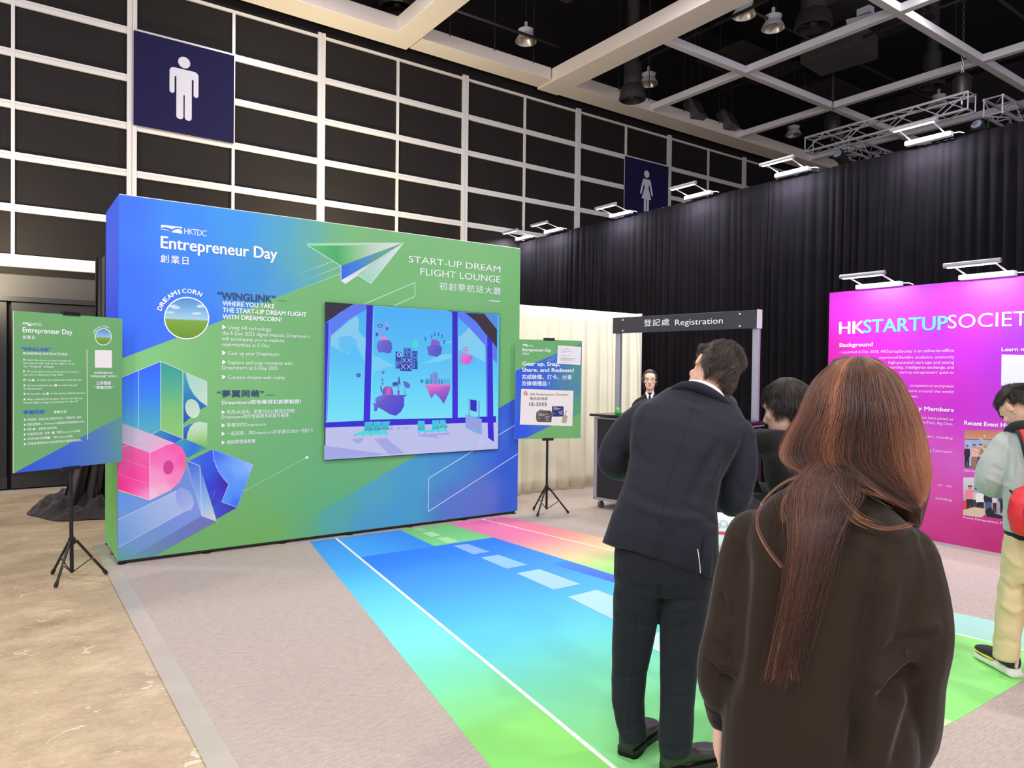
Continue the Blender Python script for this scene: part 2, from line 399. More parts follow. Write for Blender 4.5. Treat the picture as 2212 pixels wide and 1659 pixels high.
# ------------------------------------------------------------------ ceiling: black deck with white beams
deck = mat('black_ceiling_deck', (14, 12, 14), .85, var=.25, vscale=.8)
ceil = struct(MB().span((-6, -7, 9.2), (20, 10.8, 9.4)).build('ceiling', deck))
ZB = 6.72
beam_m = mat('cream_beam_paint', (238, 226, 220), .5); beam_t = mat('white_beam_paint', (232, 228, 236), .45)
def beam(a, b, m=beam_m, name='ceiling_beam'):
    return struct(MB().span(a, b).build(name, m, bevel=.006))
beam((-6, 10.02, ZB), (5.32, 10.5, ZB+.24))
beam((4.93, -6.9, ZB), (5.32, 10.02, ZB+.24))
beam((5.37, 10.06, ZB+.03), (7.95, 10.48, ZB+.24))
beam((7.98, -6.9, ZB), (8.46, 10.5, ZB+.24))
beam((8.46, 10.02, ZB+.01), (19.9, 10.49, ZB+.24))
for yy in (7.87, 5.26, 2.65, .04):
    beam((8.46, yy-.06, ZB+.03), (19.9, yy+.06, ZB+.15), beam_t)
    if yy < 6: beam((-6, yy-.06, ZB+.03), (4.93, yy+.06, ZB+.15), beam_t)
for xx in (10.49, 13.2, 15.95, 18.6):
    ys = [10.02, 7.93, 7.81, 5.32, 5.20, 2.71, 2.59, .10, -.02, -6.9]
    for a, b in zip(ys[::2], ys[1::2]):
        beam((xx-.06, b, ZB+.03), (xx+.06, a, ZB+.15), beam_t)
# dark deck panels and pipes above the grid
deck2 = mat('charcoal_acoustic_panel', (36, 32, 35), .9, var=.15, vscale=3)
for (x0, x1, y0, y1) in ((5.7, 7.6, 6.2, 7.9), (5.7, 7.6, 8.1, 9.2), (8.9, 10.1, 6.4, 7.4), (11.0, 12.9, 8.3, 9.4), (11.1, 12.9, 5.8, 7.3), (13.8, 15.6, 8.2, 9.3), (14.1, 15.6, 3.2, 4.8)):
    nx = max(1, round((x1-x0)/.62)); ny = max(1, round((y1-y0)/.62)); b = MB()
    for i in range(nx):
        for j in range(ny):
            b.span((x0+(x1-x0)*i/nx+.01, y0+(y1-y0)*j/ny+.01, 7.62), (x0+(x1-x0)*(i+1)/nx-.01, y0+(y1-y0)*(j+1)/ny-.01, 7.66))
    struct(b.build('ceiling_panel', deck2))
pipe_m = mat('black_pipe', (40, 36, 39), .5)
def pipe(name, pts, r=.025):
    return struct(MB().tube(pts, r, 8).build(name, pipe_m, smooth=True))
for pts in (((5.5, 9.75, 7.2), (7.9, 9.75, 7.2)), ((5.5, 8.0, 7.35), (7.9, 8.0, 7.35)), ((8.6, 8.6, 7.25), (16, 8.6, 7.25)), ((9.4, 9.6, 7.2), (9.4, 2, 7.2)),
            ((8.6, 7.2, 7.35), (16, 7.2, 7.35)), ((11.9, 9.8, 7.3), (11.9, 1, 7.3)), ((8.6, 4.6, 7.2), (17, 4.6, 7.2)), ((14.6, 9.8, 7.25), (14.6, 2, 7.25)), ((-4, 9.3, 7.3), (4.8, 9.3, 7.3))):
    pipe('ceiling_pipe', pts)
for (x0, y0) in ((5.75, 9.85), (6.6, 9.85), (7.4, 9.85), (9.4, 9.85), (10.2, 9.85), (11.2, 9.85), (12.3, 9.85), (9.3, 7.95), (11.5, 7.95), (12.4, 7.95), (11.4, 5.35), (12.5, 5.35)):
    struct(MB().tube([(x0, y0, ZB+.1), (x0, y0, 9.2)], .008, 6).build('ceiling_hanger', pipe_m))
# ================================================================== PRINTED FLOOR MAT
mat_root = thing('floor_mat', 'long printed vinyl floor mat with blue, green and pink runway graphic and white dashes', 'floor mat', (2.9, 3.8, .004))
def sub(o, root):           # keep world placement when parenting to a thing that is not at the origin
    o.parent = root; o.matrix_parent_inverse = Matrix.LocRotScale(root.location, root.rotation_euler, root.scale).inverted(); return o
Smat = Surf((0, 0, .0045), (1, 0, 0), (0, 1, 0)); am = Art(Smat, .0001)
def Q(*pts): return [tuple(G(x, y)[:2]) for x, y in pts]
LB, LN = (2.262, 6.27), (1.41, 1.435)
RB, RN = (4.372, 6.27), (5.226, 1.435)
wl0, wl1 = (2.508, 6.27), (1.881, 1.435)
wr0, wr1 = (4.109, 6.27), (4.758, 1.435)
def at_y(a, b, y): t = (y-a[1])/(b[1]-a[1]); return (a[0]+(b[0]-a[0])*t, y)
cr0, cr1 = (3.746, 5.522), (3.97, 1.435)
am.mb.c = []
am.poly([LB, RB, RN, LN], (113, 207, 150), px=False)
am.poly([LB, wl0, wl1, LN], ('lin', (2.4, 6.27), (1.9, 1.435), [(0, (62, 147, 237)), (.28, (79, 179, 240)), (.42, (105, 209, 238)), (.55, (124, 227, 226)), (.66, (120, 218, 179)), (.78, (132, 214, 105)), (1, (132, 214, 98))]), px=False)
am.poly([wl0, (3.158, 6.27), at_y((3.158, 6.27), (3.12, 5.522), 5.522), at_y(wl0, wl1, 5.522)], ('lin', (2.5, 6), (3.1, 6), [(0, (70, 162, 240)), (1, (55, 137, 231))]), px=False)
am.poly([(3.158, 6.27), (3.70, 6.27), (3.746, 5.522), (3.12, 5.522)], ('lin', (3.4, 6.27), (3.4, 5.5), [(0, (115, 188, 111)), (1, (126, 211, 130))]), px=False)
am.poly([at_y(wl0, wl1, 5.522), cr0, cr1, wl1], ('lin', (3.1, 5.52), (2.9, 1.435), [(0, (43, 124, 240)), (.15, (55, 135, 240)), (.3, (68, 158, 240)), (.42, (79, 184, 235)), (.55, (98, 209, 226)), (.68, (115, 214, 179)), (.8, (126, 214, 137)), (1, (137, 218, 111))]), px=False)
am.poly([(3.70, 6.27), wr0, wr1, cr1, cr0], ('lin', (4.0, 6.27), (4.2, 1.435), [(0, (237, 113, 165)), (.17, (237, 128, 167)), (.27, (235, 167, 156)), (.36, (214, 205, 150)), (.46, (149, 226, 124)), (.6, (132, 226, 141)), (.68, (141, 202, 212)), (.78, (150, 205, 197)), (.86, (150, 212, 179)), (.9, (141, 224, 118)), (1, (149, 231, 128))]), px=False)
am.poly([wr0, RB, RN, wr1], ('lin', (4.2, 6.27), (5, 1.435), [(0, (237, 115, 162)), (.14, (237, 130, 150)), (.24, (235, 165, 141)), (.33, (222, 201, 150)), (.46, (160, 227, 132)), (.6, (141, 216, 169)), (.76, (167, 212, 226)), (.88, (162, 212, 201)), (1, (158, 214, 179))]), px=False)
am.poly([(3.80, 4.5), (3.83, 3.85), (3.70, 3.75), (3.62, 4.5)], ('lin', (3.8, 4.5), (3.8, 3.7), [(0, (60, 132, 237)), (1, (81, 98, 207))]), px=False)
am.line([wl0, wl1], .022, (231, 235, 226), px=False); am.line([wr0, wr1], .02, (233, 231, 220), px=False)
def z8(x, y): return (850+x/4.424, 1080+y/4.424)
for q, c in (([(190, 278), (255, 270), (322, 298), (240, 306)], (149, 201, 133)), ([(278, 320), (368, 308), (456, 345), (360, 359)], (173, 222, 156)), ([(405, 372), (510, 358), (630, 404), (520, 420)], (171, 224, 158)),
             ([(572, 444), (705, 425), (918, 500), (762, 527)], (141, 179, 235)), ([(832, 557), (1005, 530), (1282, 627), (1080, 664)], (141, 188, 235)), ([(1176, 707), (1395, 668), (1790, 811), (1528, 865)], (164, 207, 235))):
    am.poly(Q(*[z8(*p) for p in q]), c, px=False)
am.poly(Q((1227, 1291), (1289, 1276), (1420, 1325), (1335, 1346)), (177, 220, 235), px=False)
am.poly([(2.98, 2.95), (3.38, 2.95), (3.40, 2.35), (2.98, 2.35)], (194, 229, 222), px=False)
am.poly([(3.0, 2.05), (3.44, 2.05), (3.48, 1.44), (3.02, 1.44)], (207, 240, 179), px=False)
sub(am.build('printed_graphic', mat_print('mat_vinyl_print', .62), None), mat_root)
sub(MB().add([(*LB, .0005), (*RB, .0005), (*RN, .0005), (*LN, .0005), (*LB, .0046), (*RB, .0046), (*RN, .0046), (*LN, .0046)], [(3, 2, 1, 0), (4, 5, 6, 7), (0, 1, 5, 4), (1, 2, 6, 5), (2, 3, 7, 6), (3, 0, 4, 7)]).build('vinyl_sheet', mat('vinyl_white_edge', (179, 188, 188), .5)), mat_root)

# ================================================================== BACKDROP STAND
BX0, BX1, BY, BYB, BH = .745, 4.604, 6.323, 7.15, 2.90
bd = thing('fabric_backdrop', 'big blue and green printed backdrop box headed Entrepreneur Day with an inset video wall', 'backdrop', (2.67, 6.74, 0))
fab = mat('backdrop_fabric_white_edge', (222, 224, 226), .7); under = mat('frame_foot_metal', (70, 66, 66), .35, metal=.7)
core = MB(); core.span((BX0+.004, BY+.003, .035), (BX1-.004, BYB, BH))
sub(core.build('stretch_frame', fab, bevel=.006), bd)
sub(MB().span((BX0+.02, BY+.015, .018), (BX1-.02, BY+.04, .036)).build('base_rail', mat('base_rail_dark', (60, 58, 62), .4, metal=.5)), bd)
sub(MB().span((BX0+.015, BY+.02, .018), (BX0+.04, BYB-.02, .036)).build('base_rail', mat('base_rail_dark'), None), bd)
for fx, fy in [(BX0+.03+i*.632, BY+.028) for i in range(7)]+[(BX0+.03, BYB-.03), (BX0+.03, BY+.4), (BX1-.03, BYB-.03)]:
    sub(MB().lathe([(.034, .004), (.034, .010), (.012, .014), (.012, .024)], (fx, fy, 0), 16).build('levelling_foot', under, smooth='auto'), bd)
Sf = Surf((BX0, BY, 0), (1, 0, 0), (0, 0, 1)); af = Art(Sf, .00006, (0, .036, BX1-BX0, BH-.008))
corner = [(0, .036), (BX1-BX0, .036), (BX1-BX0, BH-.008), (0, BH-.008)]
def u(p): return Sf.uv(p)
Wb = BX1-BX0
# green ground
GRN = (122, 182, 116)
af.poly(corner, ('idw', [((300, 800), (130, 198, 126)), ((520, 800), (124, 184, 118)), ((1000, 560), (124, 186, 122)), ((1110, 700), (112, 176, 110)), ((660, 760), (116, 176, 114)), ((640, 1000), (108, 176, 116)), ((560, 1180), (112, 178, 96)), ((270, 1180), (108, 172, 130)), ((420, 1130), (112, 176, 104)), ((700, 1100), (102, 176, 118)), ((1050, 1000), (110, 178, 110)), ((800, 540), (118, 184, 118)), ((900, 850), (110, 176, 110))]), px=False)
af.poly([(0, BH-.008), (u((1000, 540))[0], BH-.008), u((900, 540)), u((736, 590)), u((700, 604)), u((595, 643.5)), u((472, 695)), (0, u((254, 777))[1])],
        ('idw', [((260, 440), (62, 116, 252)), ((260, 600), (58, 112, 250)), ((270, 740), (56, 110, 246)), ((400, 470), (62, 140, 244)), ((420, 600), (60, 134, 240)), ((400, 710), (62, 118, 246)), ((520, 480), (66, 154, 236)), ((540, 600), (68, 148, 220)), ((600, 500), (84, 166, 206)), ((600, 630), (80, 158, 210)), ((660, 520), (100, 174, 176)), ((665, 600), (94, 170, 180)), ((720, 540), (116, 182, 136)), ((725, 590), (112, 178, 140)), ((770, 560), (122, 184, 120)), ((770, 500), (122, 184, 122)), ((880, 520), (123, 185, 121)), ((990, 530), (124, 186, 122))], 3.2), px=False)
# right-hand blue wedge, fading out to green towards the left
af.poly([(Wb, u((1118, 857))[1]), (u((575, 1178))[0], .037), (Wb, .037)],
        ('idw', [((1110, 880), (50, 96, 214)), ((1110, 1000), (48, 94, 214)), ((1110, 1090), (56, 98, 214)), ((1060, 930), (58, 110, 220)), ((1040, 1080), (90, 120, 205)), ((1000, 960), (64, 134, 206)), ((970, 1090), (84, 124, 206)), ((960, 1000), (72, 146, 206)), ((900, 1020), (74, 158, 200)), ((880, 1110), (74, 156, 206)), ((800, 1060), (84, 166, 184)), ((790, 1130), (82, 160, 186)), ((740, 1090), (90, 170, 152)), ((720, 1140), (90, 170, 160)), ((660, 1140), (104, 174, 122)), ((560, 1186), (112, 178, 98)), ((600, 1165), (110, 178, 104))], 3.4), px=False)
LNW = (214, 232, 224)
af.line([(785.4, 657.2), (896.3, 610.2), (896.3, 640.3), (849.2, 661.3)], 1.3, LNW)
af.line([(1119, 914), (926, 1033), (925, 1105), (1119, 980)], 1.5, (206, 222, 236))
def z1(x, y): return (200+x/4.148, 400+y/4.148)
def z2(x, y): return (660+x/4.148, 480+y/4.148)
def z3(x, y): return (200+x/3.606, 780+y/3.606)
def P1(*p): return [z1(*q) for q in p]
def P2(*p): return [z2(*q) for q in p]
def P3(*p): return [z3(*q) for q in p]
# motion lines behind the paper plane
for a, b in (((-120, 486), (250, 350)), ((-130, 570), (315, 395)), ((-240, 668), (315, 462))):
    af.poly([(z2(*a)[0], z2(*a)[1]), (z2(*b)[0], z2(*b)[1]-.6), (z2(*b)[0], z2(*b)[1]+.6)], (190, 222, 222))
# folded paper plane
af.poly(P2((12, 187), (875, 183), (440, 206), (12, 213)), ('lin', z2(12, 200), z2(875, 190), [(0, (140, 214, 168)), (.5, (182, 216, 190)), (1, (220, 226, 222))]))
af.poly(P2((25, 213), (440, 207), (875, 184), (318, 392), (250, 350)), ('lin', z2(60, 240), z2(800, 220), [(0, (92, 184, 118)), (.28, (74, 172, 104)), (.45, (122, 190, 130)), (.7, (184, 206, 186)), (1, (214, 220, 216))]))
af.poly(P2((318, 392), (868, 187), (322, 522)), ('lin', z2(330, 450), z2(700, 270), [(0, (52, 106, 218)), (.35, (66, 128, 206)), (.7, (86, 150, 170)), (1, (96, 166, 140))]))
af.poly(P2((318, 520), (640, 336), (872, 186), (470, 470), (355, 550)), ('lin', z2(330, 530), z2(820, 230), [(0, (226, 222, 234)), (.6, (196, 206, 206)), (1, (230, 232, 234))]))
af.poly(P2((465, 478), (878, 184), (585, 550)), ('lin', z2(520, 500), z2(850, 220), [(0, (158, 206, 180)), (.5, (188, 214, 206)), (1, (216, 222, 230))]))
af.line(P2((25, 213), (250, 350), (318, 392), (318, 520), (355, 550), (470, 472), (585, 550), (878, 184)), 1.1, (232, 240, 236))
# ---- geometric letter shapes, low left
af.poly(P3((222, 128), (358, 70), (358, 610), (222, 668)), ('lin', z3(300, 90), z3(300, 640), [(0, (52, 110, 255)), (.4, (60, 134, 240)), (.75, (76, 172, 200)), (1, (130, 180, 180))]))
af.poly(P3((180, 146), (222, 128), (222, 668), (180, 686)), ('lin', z3(300, 90), z3(300, 640), [(0, (60, 116, 250)), (.4, (62, 140, 236)), (.75, (82, 176, 190)), (1, (150, 176, 180))]))
af.poly(P3((358, 70), (530, 2), (530, 535), (358, 610)), ('lin', z3(440, 30), z3(440, 570), [(0, (50, 102, 255)), (.4, (52, 126, 242)), (.75, (66, 160, 206)), (1, (84, 172, 190))]))
af.poly(P3((530, 2), (703, 76), (703, 603), (530, 535)), ('lin', z3(610, 40), z3(620, 570), [(0, (56, 158, 150)), (.3, (84, 172, 140)), (.6, (120, 190, 118)), (1, (136, 198, 116))]))
af.poly(P3((470, 572), (530, 535), (700, 603), (640, 640)), ('lin', z3(500, 560), z3(680, 610), [(0, (52, 138, 184)), (1, (44, 92, 214))]))
af.poly(P3((707, 94), (727, 90), (892, 350), (836, 376), (707, 487)), ('lin', z3(720, 100), z3(760, 470), [(0, (70, 160, 190)), (.5, (42, 128, 184)), (1, (34, 84, 176))]))
af.poly(P3((725, 90), (890, 160), (890, 350), (835, 312), (786, 258), (752, 196), (732, 130)), ('lin', z3(740, 110), z3(880, 330), [(0, (160, 210, 196)), (1, (196, 218, 202))]))
af.ellipse(z3(778, 370), 15.2, 21, ('lin', z3(740, 310), z3(810, 430), [(0, (176, 214, 190)), (1, (206, 222, 206))]), rot=-.28)
af.poly(P3((707, 520), (760, 492), (800, 480), (738, 560), (730, 612), (707, 602)), ('lin', z3(720, 500), z3(720, 600), [(0, (42, 120, 186)), (1, (34, 86, 170))]))
af.poly(P3((730, 612), (740, 560), (760, 512), (790, 482), (830, 471), (893, 482), (893, 674)), ('lin', z3(810, 480), z3(820, 650), [(0, (196, 222, 204)), (.5, (178, 214, 164)), (1, (128, 192, 106))]))
af.poly(P3((640, 640), (700, 615), (730, 612), (890, 678), (738, 752)), ('lin', z3(700, 640), z3(850, 690), [(0, (54, 150, 196)), (.6, (46, 112, 216)), (1, (60, 150, 170))]))
af.line(P3((222, 128), (530, 2), (703, 76), (703, 603)), 1.2, (206, 230, 226)); af.line(P3((358, 70), (358, 610)), 1.2, (176, 206, 226)); af.line(P3((530, 2), (530, 535), (703, 603)), 1.2, (190, 222, 210)); af.line(P3((725, 90), (890, 160), (890, 350)), 1.1, (214, 232, 224))
# lilac-blue D
af.poly(P3((190, 1016), (445, 1085), (640, 990), (728, 846), (742, 800), (850, 1205), (190, 1592)), ('idw', [(z3(200, 1030), (92, 146, 226)), (z3(440, 1100), (110, 150, 222)), (z3(300, 1300), (120, 150, 224)), (z3(210, 1560), (94, 156, 160)), (z3(700, 950), (112, 142, 216)), (z3(780, 1180), (124, 148, 224)), (z3(420, 1420), (112, 148, 206)), (z3(200, 1350), (98, 152, 196))]))
af.poly(P3((192, 1240), (652, 1012), (690, 985), (735, 1000), (775, 1050), (790, 1110), (770, 1158), (720, 1172), (192, 1458)), ('lin', z3(220, 1350), z3(740, 1080), [(0, (112, 158, 216)), (.5, (152, 178, 226)), (1, (172, 190, 230))]))
af.ellipse(z3(717, 1078), 18, 26, ('lin', z3(660, 1020), z3(770, 1140), [(0, (140, 158, 224)), (1, (164, 182, 230))]), rot=-.42)
af.poly(P3((735, 780), (835, 816), (966, 1247), (850, 1205)), ('lin', z3(780, 800), z3(900, 1220), [(0, (74, 112, 214)), (.35, (110, 150, 226)), (.75, (148, 190, 232)), (1, (200, 204, 226))]))
af.poly(P3((850, 1205), (966, 1248), (400, 1562), (190, 1680), (190, 1592)), ('lin', z3(900, 1230), z3(220, 1620), [(0, (112, 118, 186)), (.35, (102, 124, 190)), (.7, (100, 144, 172)), (1, (104, 168, 128))]))
# dark blue hollow corner
af.poly(P3((745, 780), (935, 688), (945, 770), (975, 850), (1020, 915), (1060, 960), (1005, 1095), (936, 1136), (835, 816)), ('idw', [(z3(780, 790), (62, 108, 224)), (z3(925, 720), (52, 92, 222)), (z3(880, 880), (50, 86, 218)), (z3(1030, 950), (62, 40, 178)), (z3(950, 1080), (58, 64, 200)), (z3(900, 1000), (54, 62, 206))]))
af.poly(P3((936, 1136), (1005, 1097), (1125, 1139), (966, 1229)), ('lin', z3(950, 1200), z3(1110, 1130), [(0, (62, 84, 208)), (1, (66, 52, 176))]))
af.poly(P3((935, 688), (1253, 806), (1125, 1139), (1005, 1097), (1060, 960), (1020, 915), (975, 850), (945, 770)), ('idw', [(z3(945, 700), (66, 116, 240)), (z3(1240, 810), (150, 186, 236)), (z3(1130, 860), (118, 172, 246)), (z3(1110, 1120), (58, 116, 240)), (z3(1030, 1090), (86, 150, 246)), (z3(1060, 900), (92, 146, 246)), (z3(1180, 980), (84, 150, 244))]))
af.line(P3((745, 780), (835, 816), (850, 1205), (966, 1248)), 1.2, (196, 212, 236)); af.line(P3((735, 800), (850, 1205)), .9, (170, 190, 232))
af.line(P3((190, 1240), (652, 1010)), 1.1, (196, 214, 238)); af.line(P3((190, 1456), (725, 1165)), 1.1, (186, 206, 232)); af.line(P3((935, 688), (945, 770), (975, 850), (1020, 915), (1060, 960), (1005, 1097), (1125, 1139)), 1.1, (176, 204, 244))
af.line(P3((935, 688), (1253, 806), (1125, 1139)), .9, (150, 186, 240)); af.line(P3((908, 1040), (955, 1015), (925, 1085)), .7, (110, 130, 230))
# pink P
af.poly(P3((190, 470), (222, 480), (470, 572), (640, 640), (450, 708), (222, 628), (190, 640)), ('lin', z3(230, 520), z3(560, 660), [(0, (176, 180, 206)), (.6, (206, 176, 208)), (1, (232, 170, 206))]))
af.poly(P3((190, 640), (222, 628), (445, 712), (445, 1082), (190, 1000)), ('idw', [(z3(210, 660), (214, 104, 170)), (z3(430, 730), (232, 92, 166)), (z3(200, 980), (236, 44, 146)), (z3(320, 900), (238, 62, 152)), (z3(435, 1060), (240, 150, 200)), (z3(420, 900), (240, 86, 166)), (z3(250, 780), (230, 80, 158))]))
af.poly(P3((445, 712), (570, 655), (640, 641), (690, 668), (722, 725), (728, 800), (712, 870), (675, 945), (610, 1005), (445, 1084)), ('idw', [(z3(460, 730), (240, 104, 180)), (z3(640, 660), (242, 88, 170)), (z3(700, 760), (242, 92, 174)), (z3(600, 760), (240, 110, 184)), (z3(460, 1060), (242, 196, 218)), (z3(560, 1010), (240, 176, 210)), (z3(640, 930), (242, 130, 192)), (z3(470, 900), (242, 150, 200))]))
af.ellipse(z3(590, 828), 11.0, 15.2, (206, 62, 148), rot=.12); 
af.line(P3((190, 640), (222, 628), (445, 712), (445, 1084)), 1.3, (246, 206, 226)); af.line(P3((445, 712), (560, 660)), 1.0, (246, 200, 222)); af.line(P3((190, 1000), (445, 1084)), 1.3, (240, 214, 230)); af.line(P3((190, 745), (445, 836)), .7, (240, 150, 196)); af.line(P3((190, 875), (445, 962)), .7, (242, 150, 200)); af.line(P3((222, 676), (530, 536)), .9, (196, 214, 220)); af.line(P3((358, 610), (450, 640)), .7, (220, 190, 214))
# long pointer line with its dot
af.line(P3((1180, 1012), (1668, 750)), 1.0, (190, 226, 200)); af.ellipse(z3(1668, 750), 3.4, 3.4, (228, 238, 232))
# round badge: sky over grass in a white ring (no figure)
af.ellipse(z1(842, 1192), 49, 46, (240, 243, 246)); af.ellipse(z1(842, 1192), 46.4, 43.4, ('lin', z1(842, 1010), z1(842, 1370), [(0, (84, 140, 206)), (.3, (122, 178, 222)), (.52, (166, 206, 226)), (.56, (126, 168, 66)), (1, (104, 146, 44))]))
for (cx, cy, rx, ry) in ((720, 1085, 9, 3.2), (748, 1098, 9, 3), (968, 1085, 9, 3.4), (700, 1140, 8, 2.6), (930, 1150, 11, 2.6)):
    af.ellipse(z1(cx, cy), rx, ry, (198, 220, 234))
# bridge emblem of the organiser
WHT = (238, 242, 250)
def emblem(A, f, ink):
    A.poly([f(x, y) for x, y in ((0, 0), (1, .0), (1, .32), (.88, .22), (.78, .2), (.7, .24), (.62, .34), (.53, .58), (.42, .44), (.3, .36), (.18, .36), (.07, .46), (0, .54))], ink)
    A.poly([f(x, y) for x, y in ((-.07, .8), (.02, .72), (.1, .68), (.2, .7), (.32, .78), (.5, 1.04), (.36, .9), (.22, .82), (.1, .8), (.0, .82))], ink)
    A.poly([f(x, y) for x, y in ((.5, 1.04), (.58, .72), (.7, .5), (.82, .42), (.92, .46), (1, .56), (1, 1.06), (.8, 1.06))], ink)
emblem(af, lambda x, y: z1(612+188*x, 355+20*x+52*y+(6*x*y)), WHT)
af.line([z1(1655, 1034), z1(1738, 1040)], .6, (60, 84, 96)); af.line([z3(1345, 264), z3(1420, 264)], .8, (60, 84, 96)); af.line([z2(1642, 703), z2(1738, 711)], 1.6, WHT)
sub(af.build('printed_front', mat_print('backdrop_print', .6, bump=.12), None), bd)
# left side print
Ss = Surf((BX0, BY, 0), (0, 1, 0), (0, 0, 1)); as_ = Art(Ss, .0005); D_ = BYB-BY
as_.poly([(0, .036), (D_, .036), (D_, BH-.008), (0, BH-.008)], ('lin', (0, BH), (0, 0), [(0, (62, 104, 250)), (.1, (66, 106, 252)), (.3, (54, 92, 250)), (.45, (48, 88, 250)), (.55, (80, 140, 190)), (.62, (116, 188, 112)), (.85, (124, 196, 104)), (1, (132, 206, 116))]), px=False)
as_.poly([(0, 1.30), (.10, 1.12), (.12, .92), (.02, .72), (0, .70)], ('lin', (0, 1), (.12, 1), [(0, (226, 70, 150)), (1, (190, 130, 140))]), px=False)
as_.poly([(0, .66), (.07, .6), (.08, .3), (0, .1)], ('lin', (0, .4), (.08, .4), [(0, (110, 160, 190)), (1, (126, 190, 130))]), px=False)
sub(as_.build('printed_side', mat_print('backdrop_print'), None), bd)
white_ink = mat('white_print_ink', (240, 243, 248), .6); navy_ink = mat('navy_print_ink', (44, 62, 112), .6); blue_ink = mat('blue_print_ink', (48, 92, 206), .6)
B0, B1, B2 = 0.0, .018, .034
H_ = af.h+.0003
def let(surf, items, name, m, root, h=.004): lettering(surf, items, name, m, root, h)
def flush_all():
    flush_lettering()
    for o, r in _MADE: sub(o, r)
    _MADE.clear()
let(Sf, [('HKTDC', z1(820, 442), z1(1020, 455), 13.6, .0, {'space': .85})], 'emblem_text', white_ink, bd, H_)
let(Sf, [('Entrepreneur Day', z1(612, 566), z1(1650, 664), 27.6, .03)], 'title_text', white_ink, bd, H_)
let(Sf, [('創業日', z1(608, 690), z1(857, 706), 16.6, .02, {'ref': .86, 'space': 1.25})], 'title_text', white_ink, bd, H_)
let(Sf, [('“WINGLINK”', z1(1118, 1027), z1(1636, 1046), 16.6, .03)], 'heading_text', navy_ink, bd, H_)
let(Sf, [('WHERE YOU TAKE', z1(1163, 1082), z1(1628, 1103), 10.2, .035), ('THE START-UP DREAM FLIGHT', z1(1163, 1141), z1(1915, 1175), 10.4, .035), ('WITH DREAMICORN!', z1(1163, 1200), z1(1690, 1222), 10.4, .035)], 'heading_text', white_ink, bd, H_)
let(Sf, [('▶ Using AR technology,', z1(1160, 1290), z1(1603, 1308), 8.6, .008), ('the E-Day 2025 digital mascot, Dreamicorn,', z1(1158, 1341), z1(1950, 1370), 8.6, .008), ('will accompany you to explore', z1(1158, 1392), z1(1712, 1408), 8.4, .008), ('opportunities at E-Day', z1(1158, 1444), z1(1585, 1452), 8.4, .008),
         ('▶ Gear up your Dreamicorn', z1(1160, 1520), z1(1672, 1533), 8.8, .008), ('▶ Explore and snap moments with', z1(1160, 1602), z1(1788, 1614), 8.8, .008), ('Dreamicorn at E-Day 2025', z1(1158, 1650), z1(1658, 1657), 8.6, .008),
         ('▶ Connect dreams with reality', z3(1007, 140), z3(1497, 141), 8.6, .008)], 'body_text', white_ink, bd, H_)
let(Sf, [('“夢翼同萌”', z3(970, 276), z3(1330, 276), 14.5, .03, {'ref': .86, 'space': 1.1})], 'heading_text', navy_ink, bd, H_)
let(Sf, [('Dreamicorn陪你乘搭初創夢航班!', z3(1008, 336), z3(1620, 331), 8.2, .03)], 'heading_text', white_ink, bd, H_)
let(Sf, [('▶ 利用AR技術，創業日2025數碼吉祥物', z3(1005, 411), z3(1572, 402), 7.6, .006), ('Dreamicorn陪你發掘更多創業日機遇', z3(1003, 446), z3(1525, 437), 7.4, .006), ('▶ 裝備你的Dreamicorn', z3(1005, 513), z3(1345, 504), 7.4, .006),
         ('▶ 一起探索，與Dreamicorn於創業日2025一同打卡', z3(1005, 579), z3(1718, 553), 7.4, .006), ('▶ 連結夢想與現實', z3(1005, 647), z3(1268, 637), 7.4, .006)], 'body_text', white_ink, bd, H_)
let(Sf, [('START-UP DREAM', z2(922, 357), z2(1743, 450), 15.0, .006), ('FLIGHT LOUNGE', z2(1027, 470), z2(1743, 543), 15.4, .006)], 'title_text', white_ink, bd, H_)
let(Sf, [('初創夢航班大廳', z2(1197, 602), z2(1745, 643), 15.6, .0, {'ref': .86, 'space': 1.2})], 'title_text', white_ink, bd, H_)
arcs = []
cxx, cyy = z1(842, 1195)
for i, chh in enumerate('DREAMICORN'):
    a = math.radians(202+i*10.6); R0 = 55
    p = (cxx+R0*1.04*math.cos(a), cyy+R0*math.sin(a)); t = (-math.sin(a), math.cos(a)); hw = .95 if chh == 'I' else 4.4
    if chh == 'M': hw = 5.4
    arcs.append((chh, (p[0]-t[0]*hw, p[1]-t[1]*hw), (p[0]+t[0]*hw, p[1]+t[1]*hw), 9.8, .05, {'tilt': True}))
let(Sf, arcs, 'badge_letter', white_ink, bd, H_)

# ================================================================== VIDEO WALL SET INTO THE BACKDROP
SX0, SX1, SZ0, SZ1 = 2.405, 4.32, .727, 2.167
led = thing('video_wall', 'lit LED video wall in the backdrop showing a cartoon airport lounge with floating islands', 'screen', ((SX0+SX1)/2, BY, SZ0))
sub(MB().span((SX0, BY-.0305, SZ0), (SX1, BY-.021, SZ1)).build('cabinet', mat('led_cabinet_black', (14, 14, 18), .5)), led)
Sl = Surf((SX0, BY-.0305, SZ0), (1, 0, 0), (0, 0, 1)); al = Art(Sl, .0001)
def z4(x, y): return (680+x/4.483, 640+y/4.483)
def P4(*p): return [z4(*q) for q in p]
LW, LH = SX1-SX0, SZ1-SZ0
al.poly([(.004, .004), (LW-.004, .004), (LW-.004, LH-.004), (.004, LH-.004)], ('lin', (0, LH), (0, 0), [(0, (72, 176, 252)), (.35, (84, 196, 252)), (.6, (104, 220, 254)), (.8, (126, 232, 252)), (1, (130, 236, 252))]), px=False)
CL = (128, 200, 244)
def cloud(pts, c=CL): al.poly(P4(*pts), c)
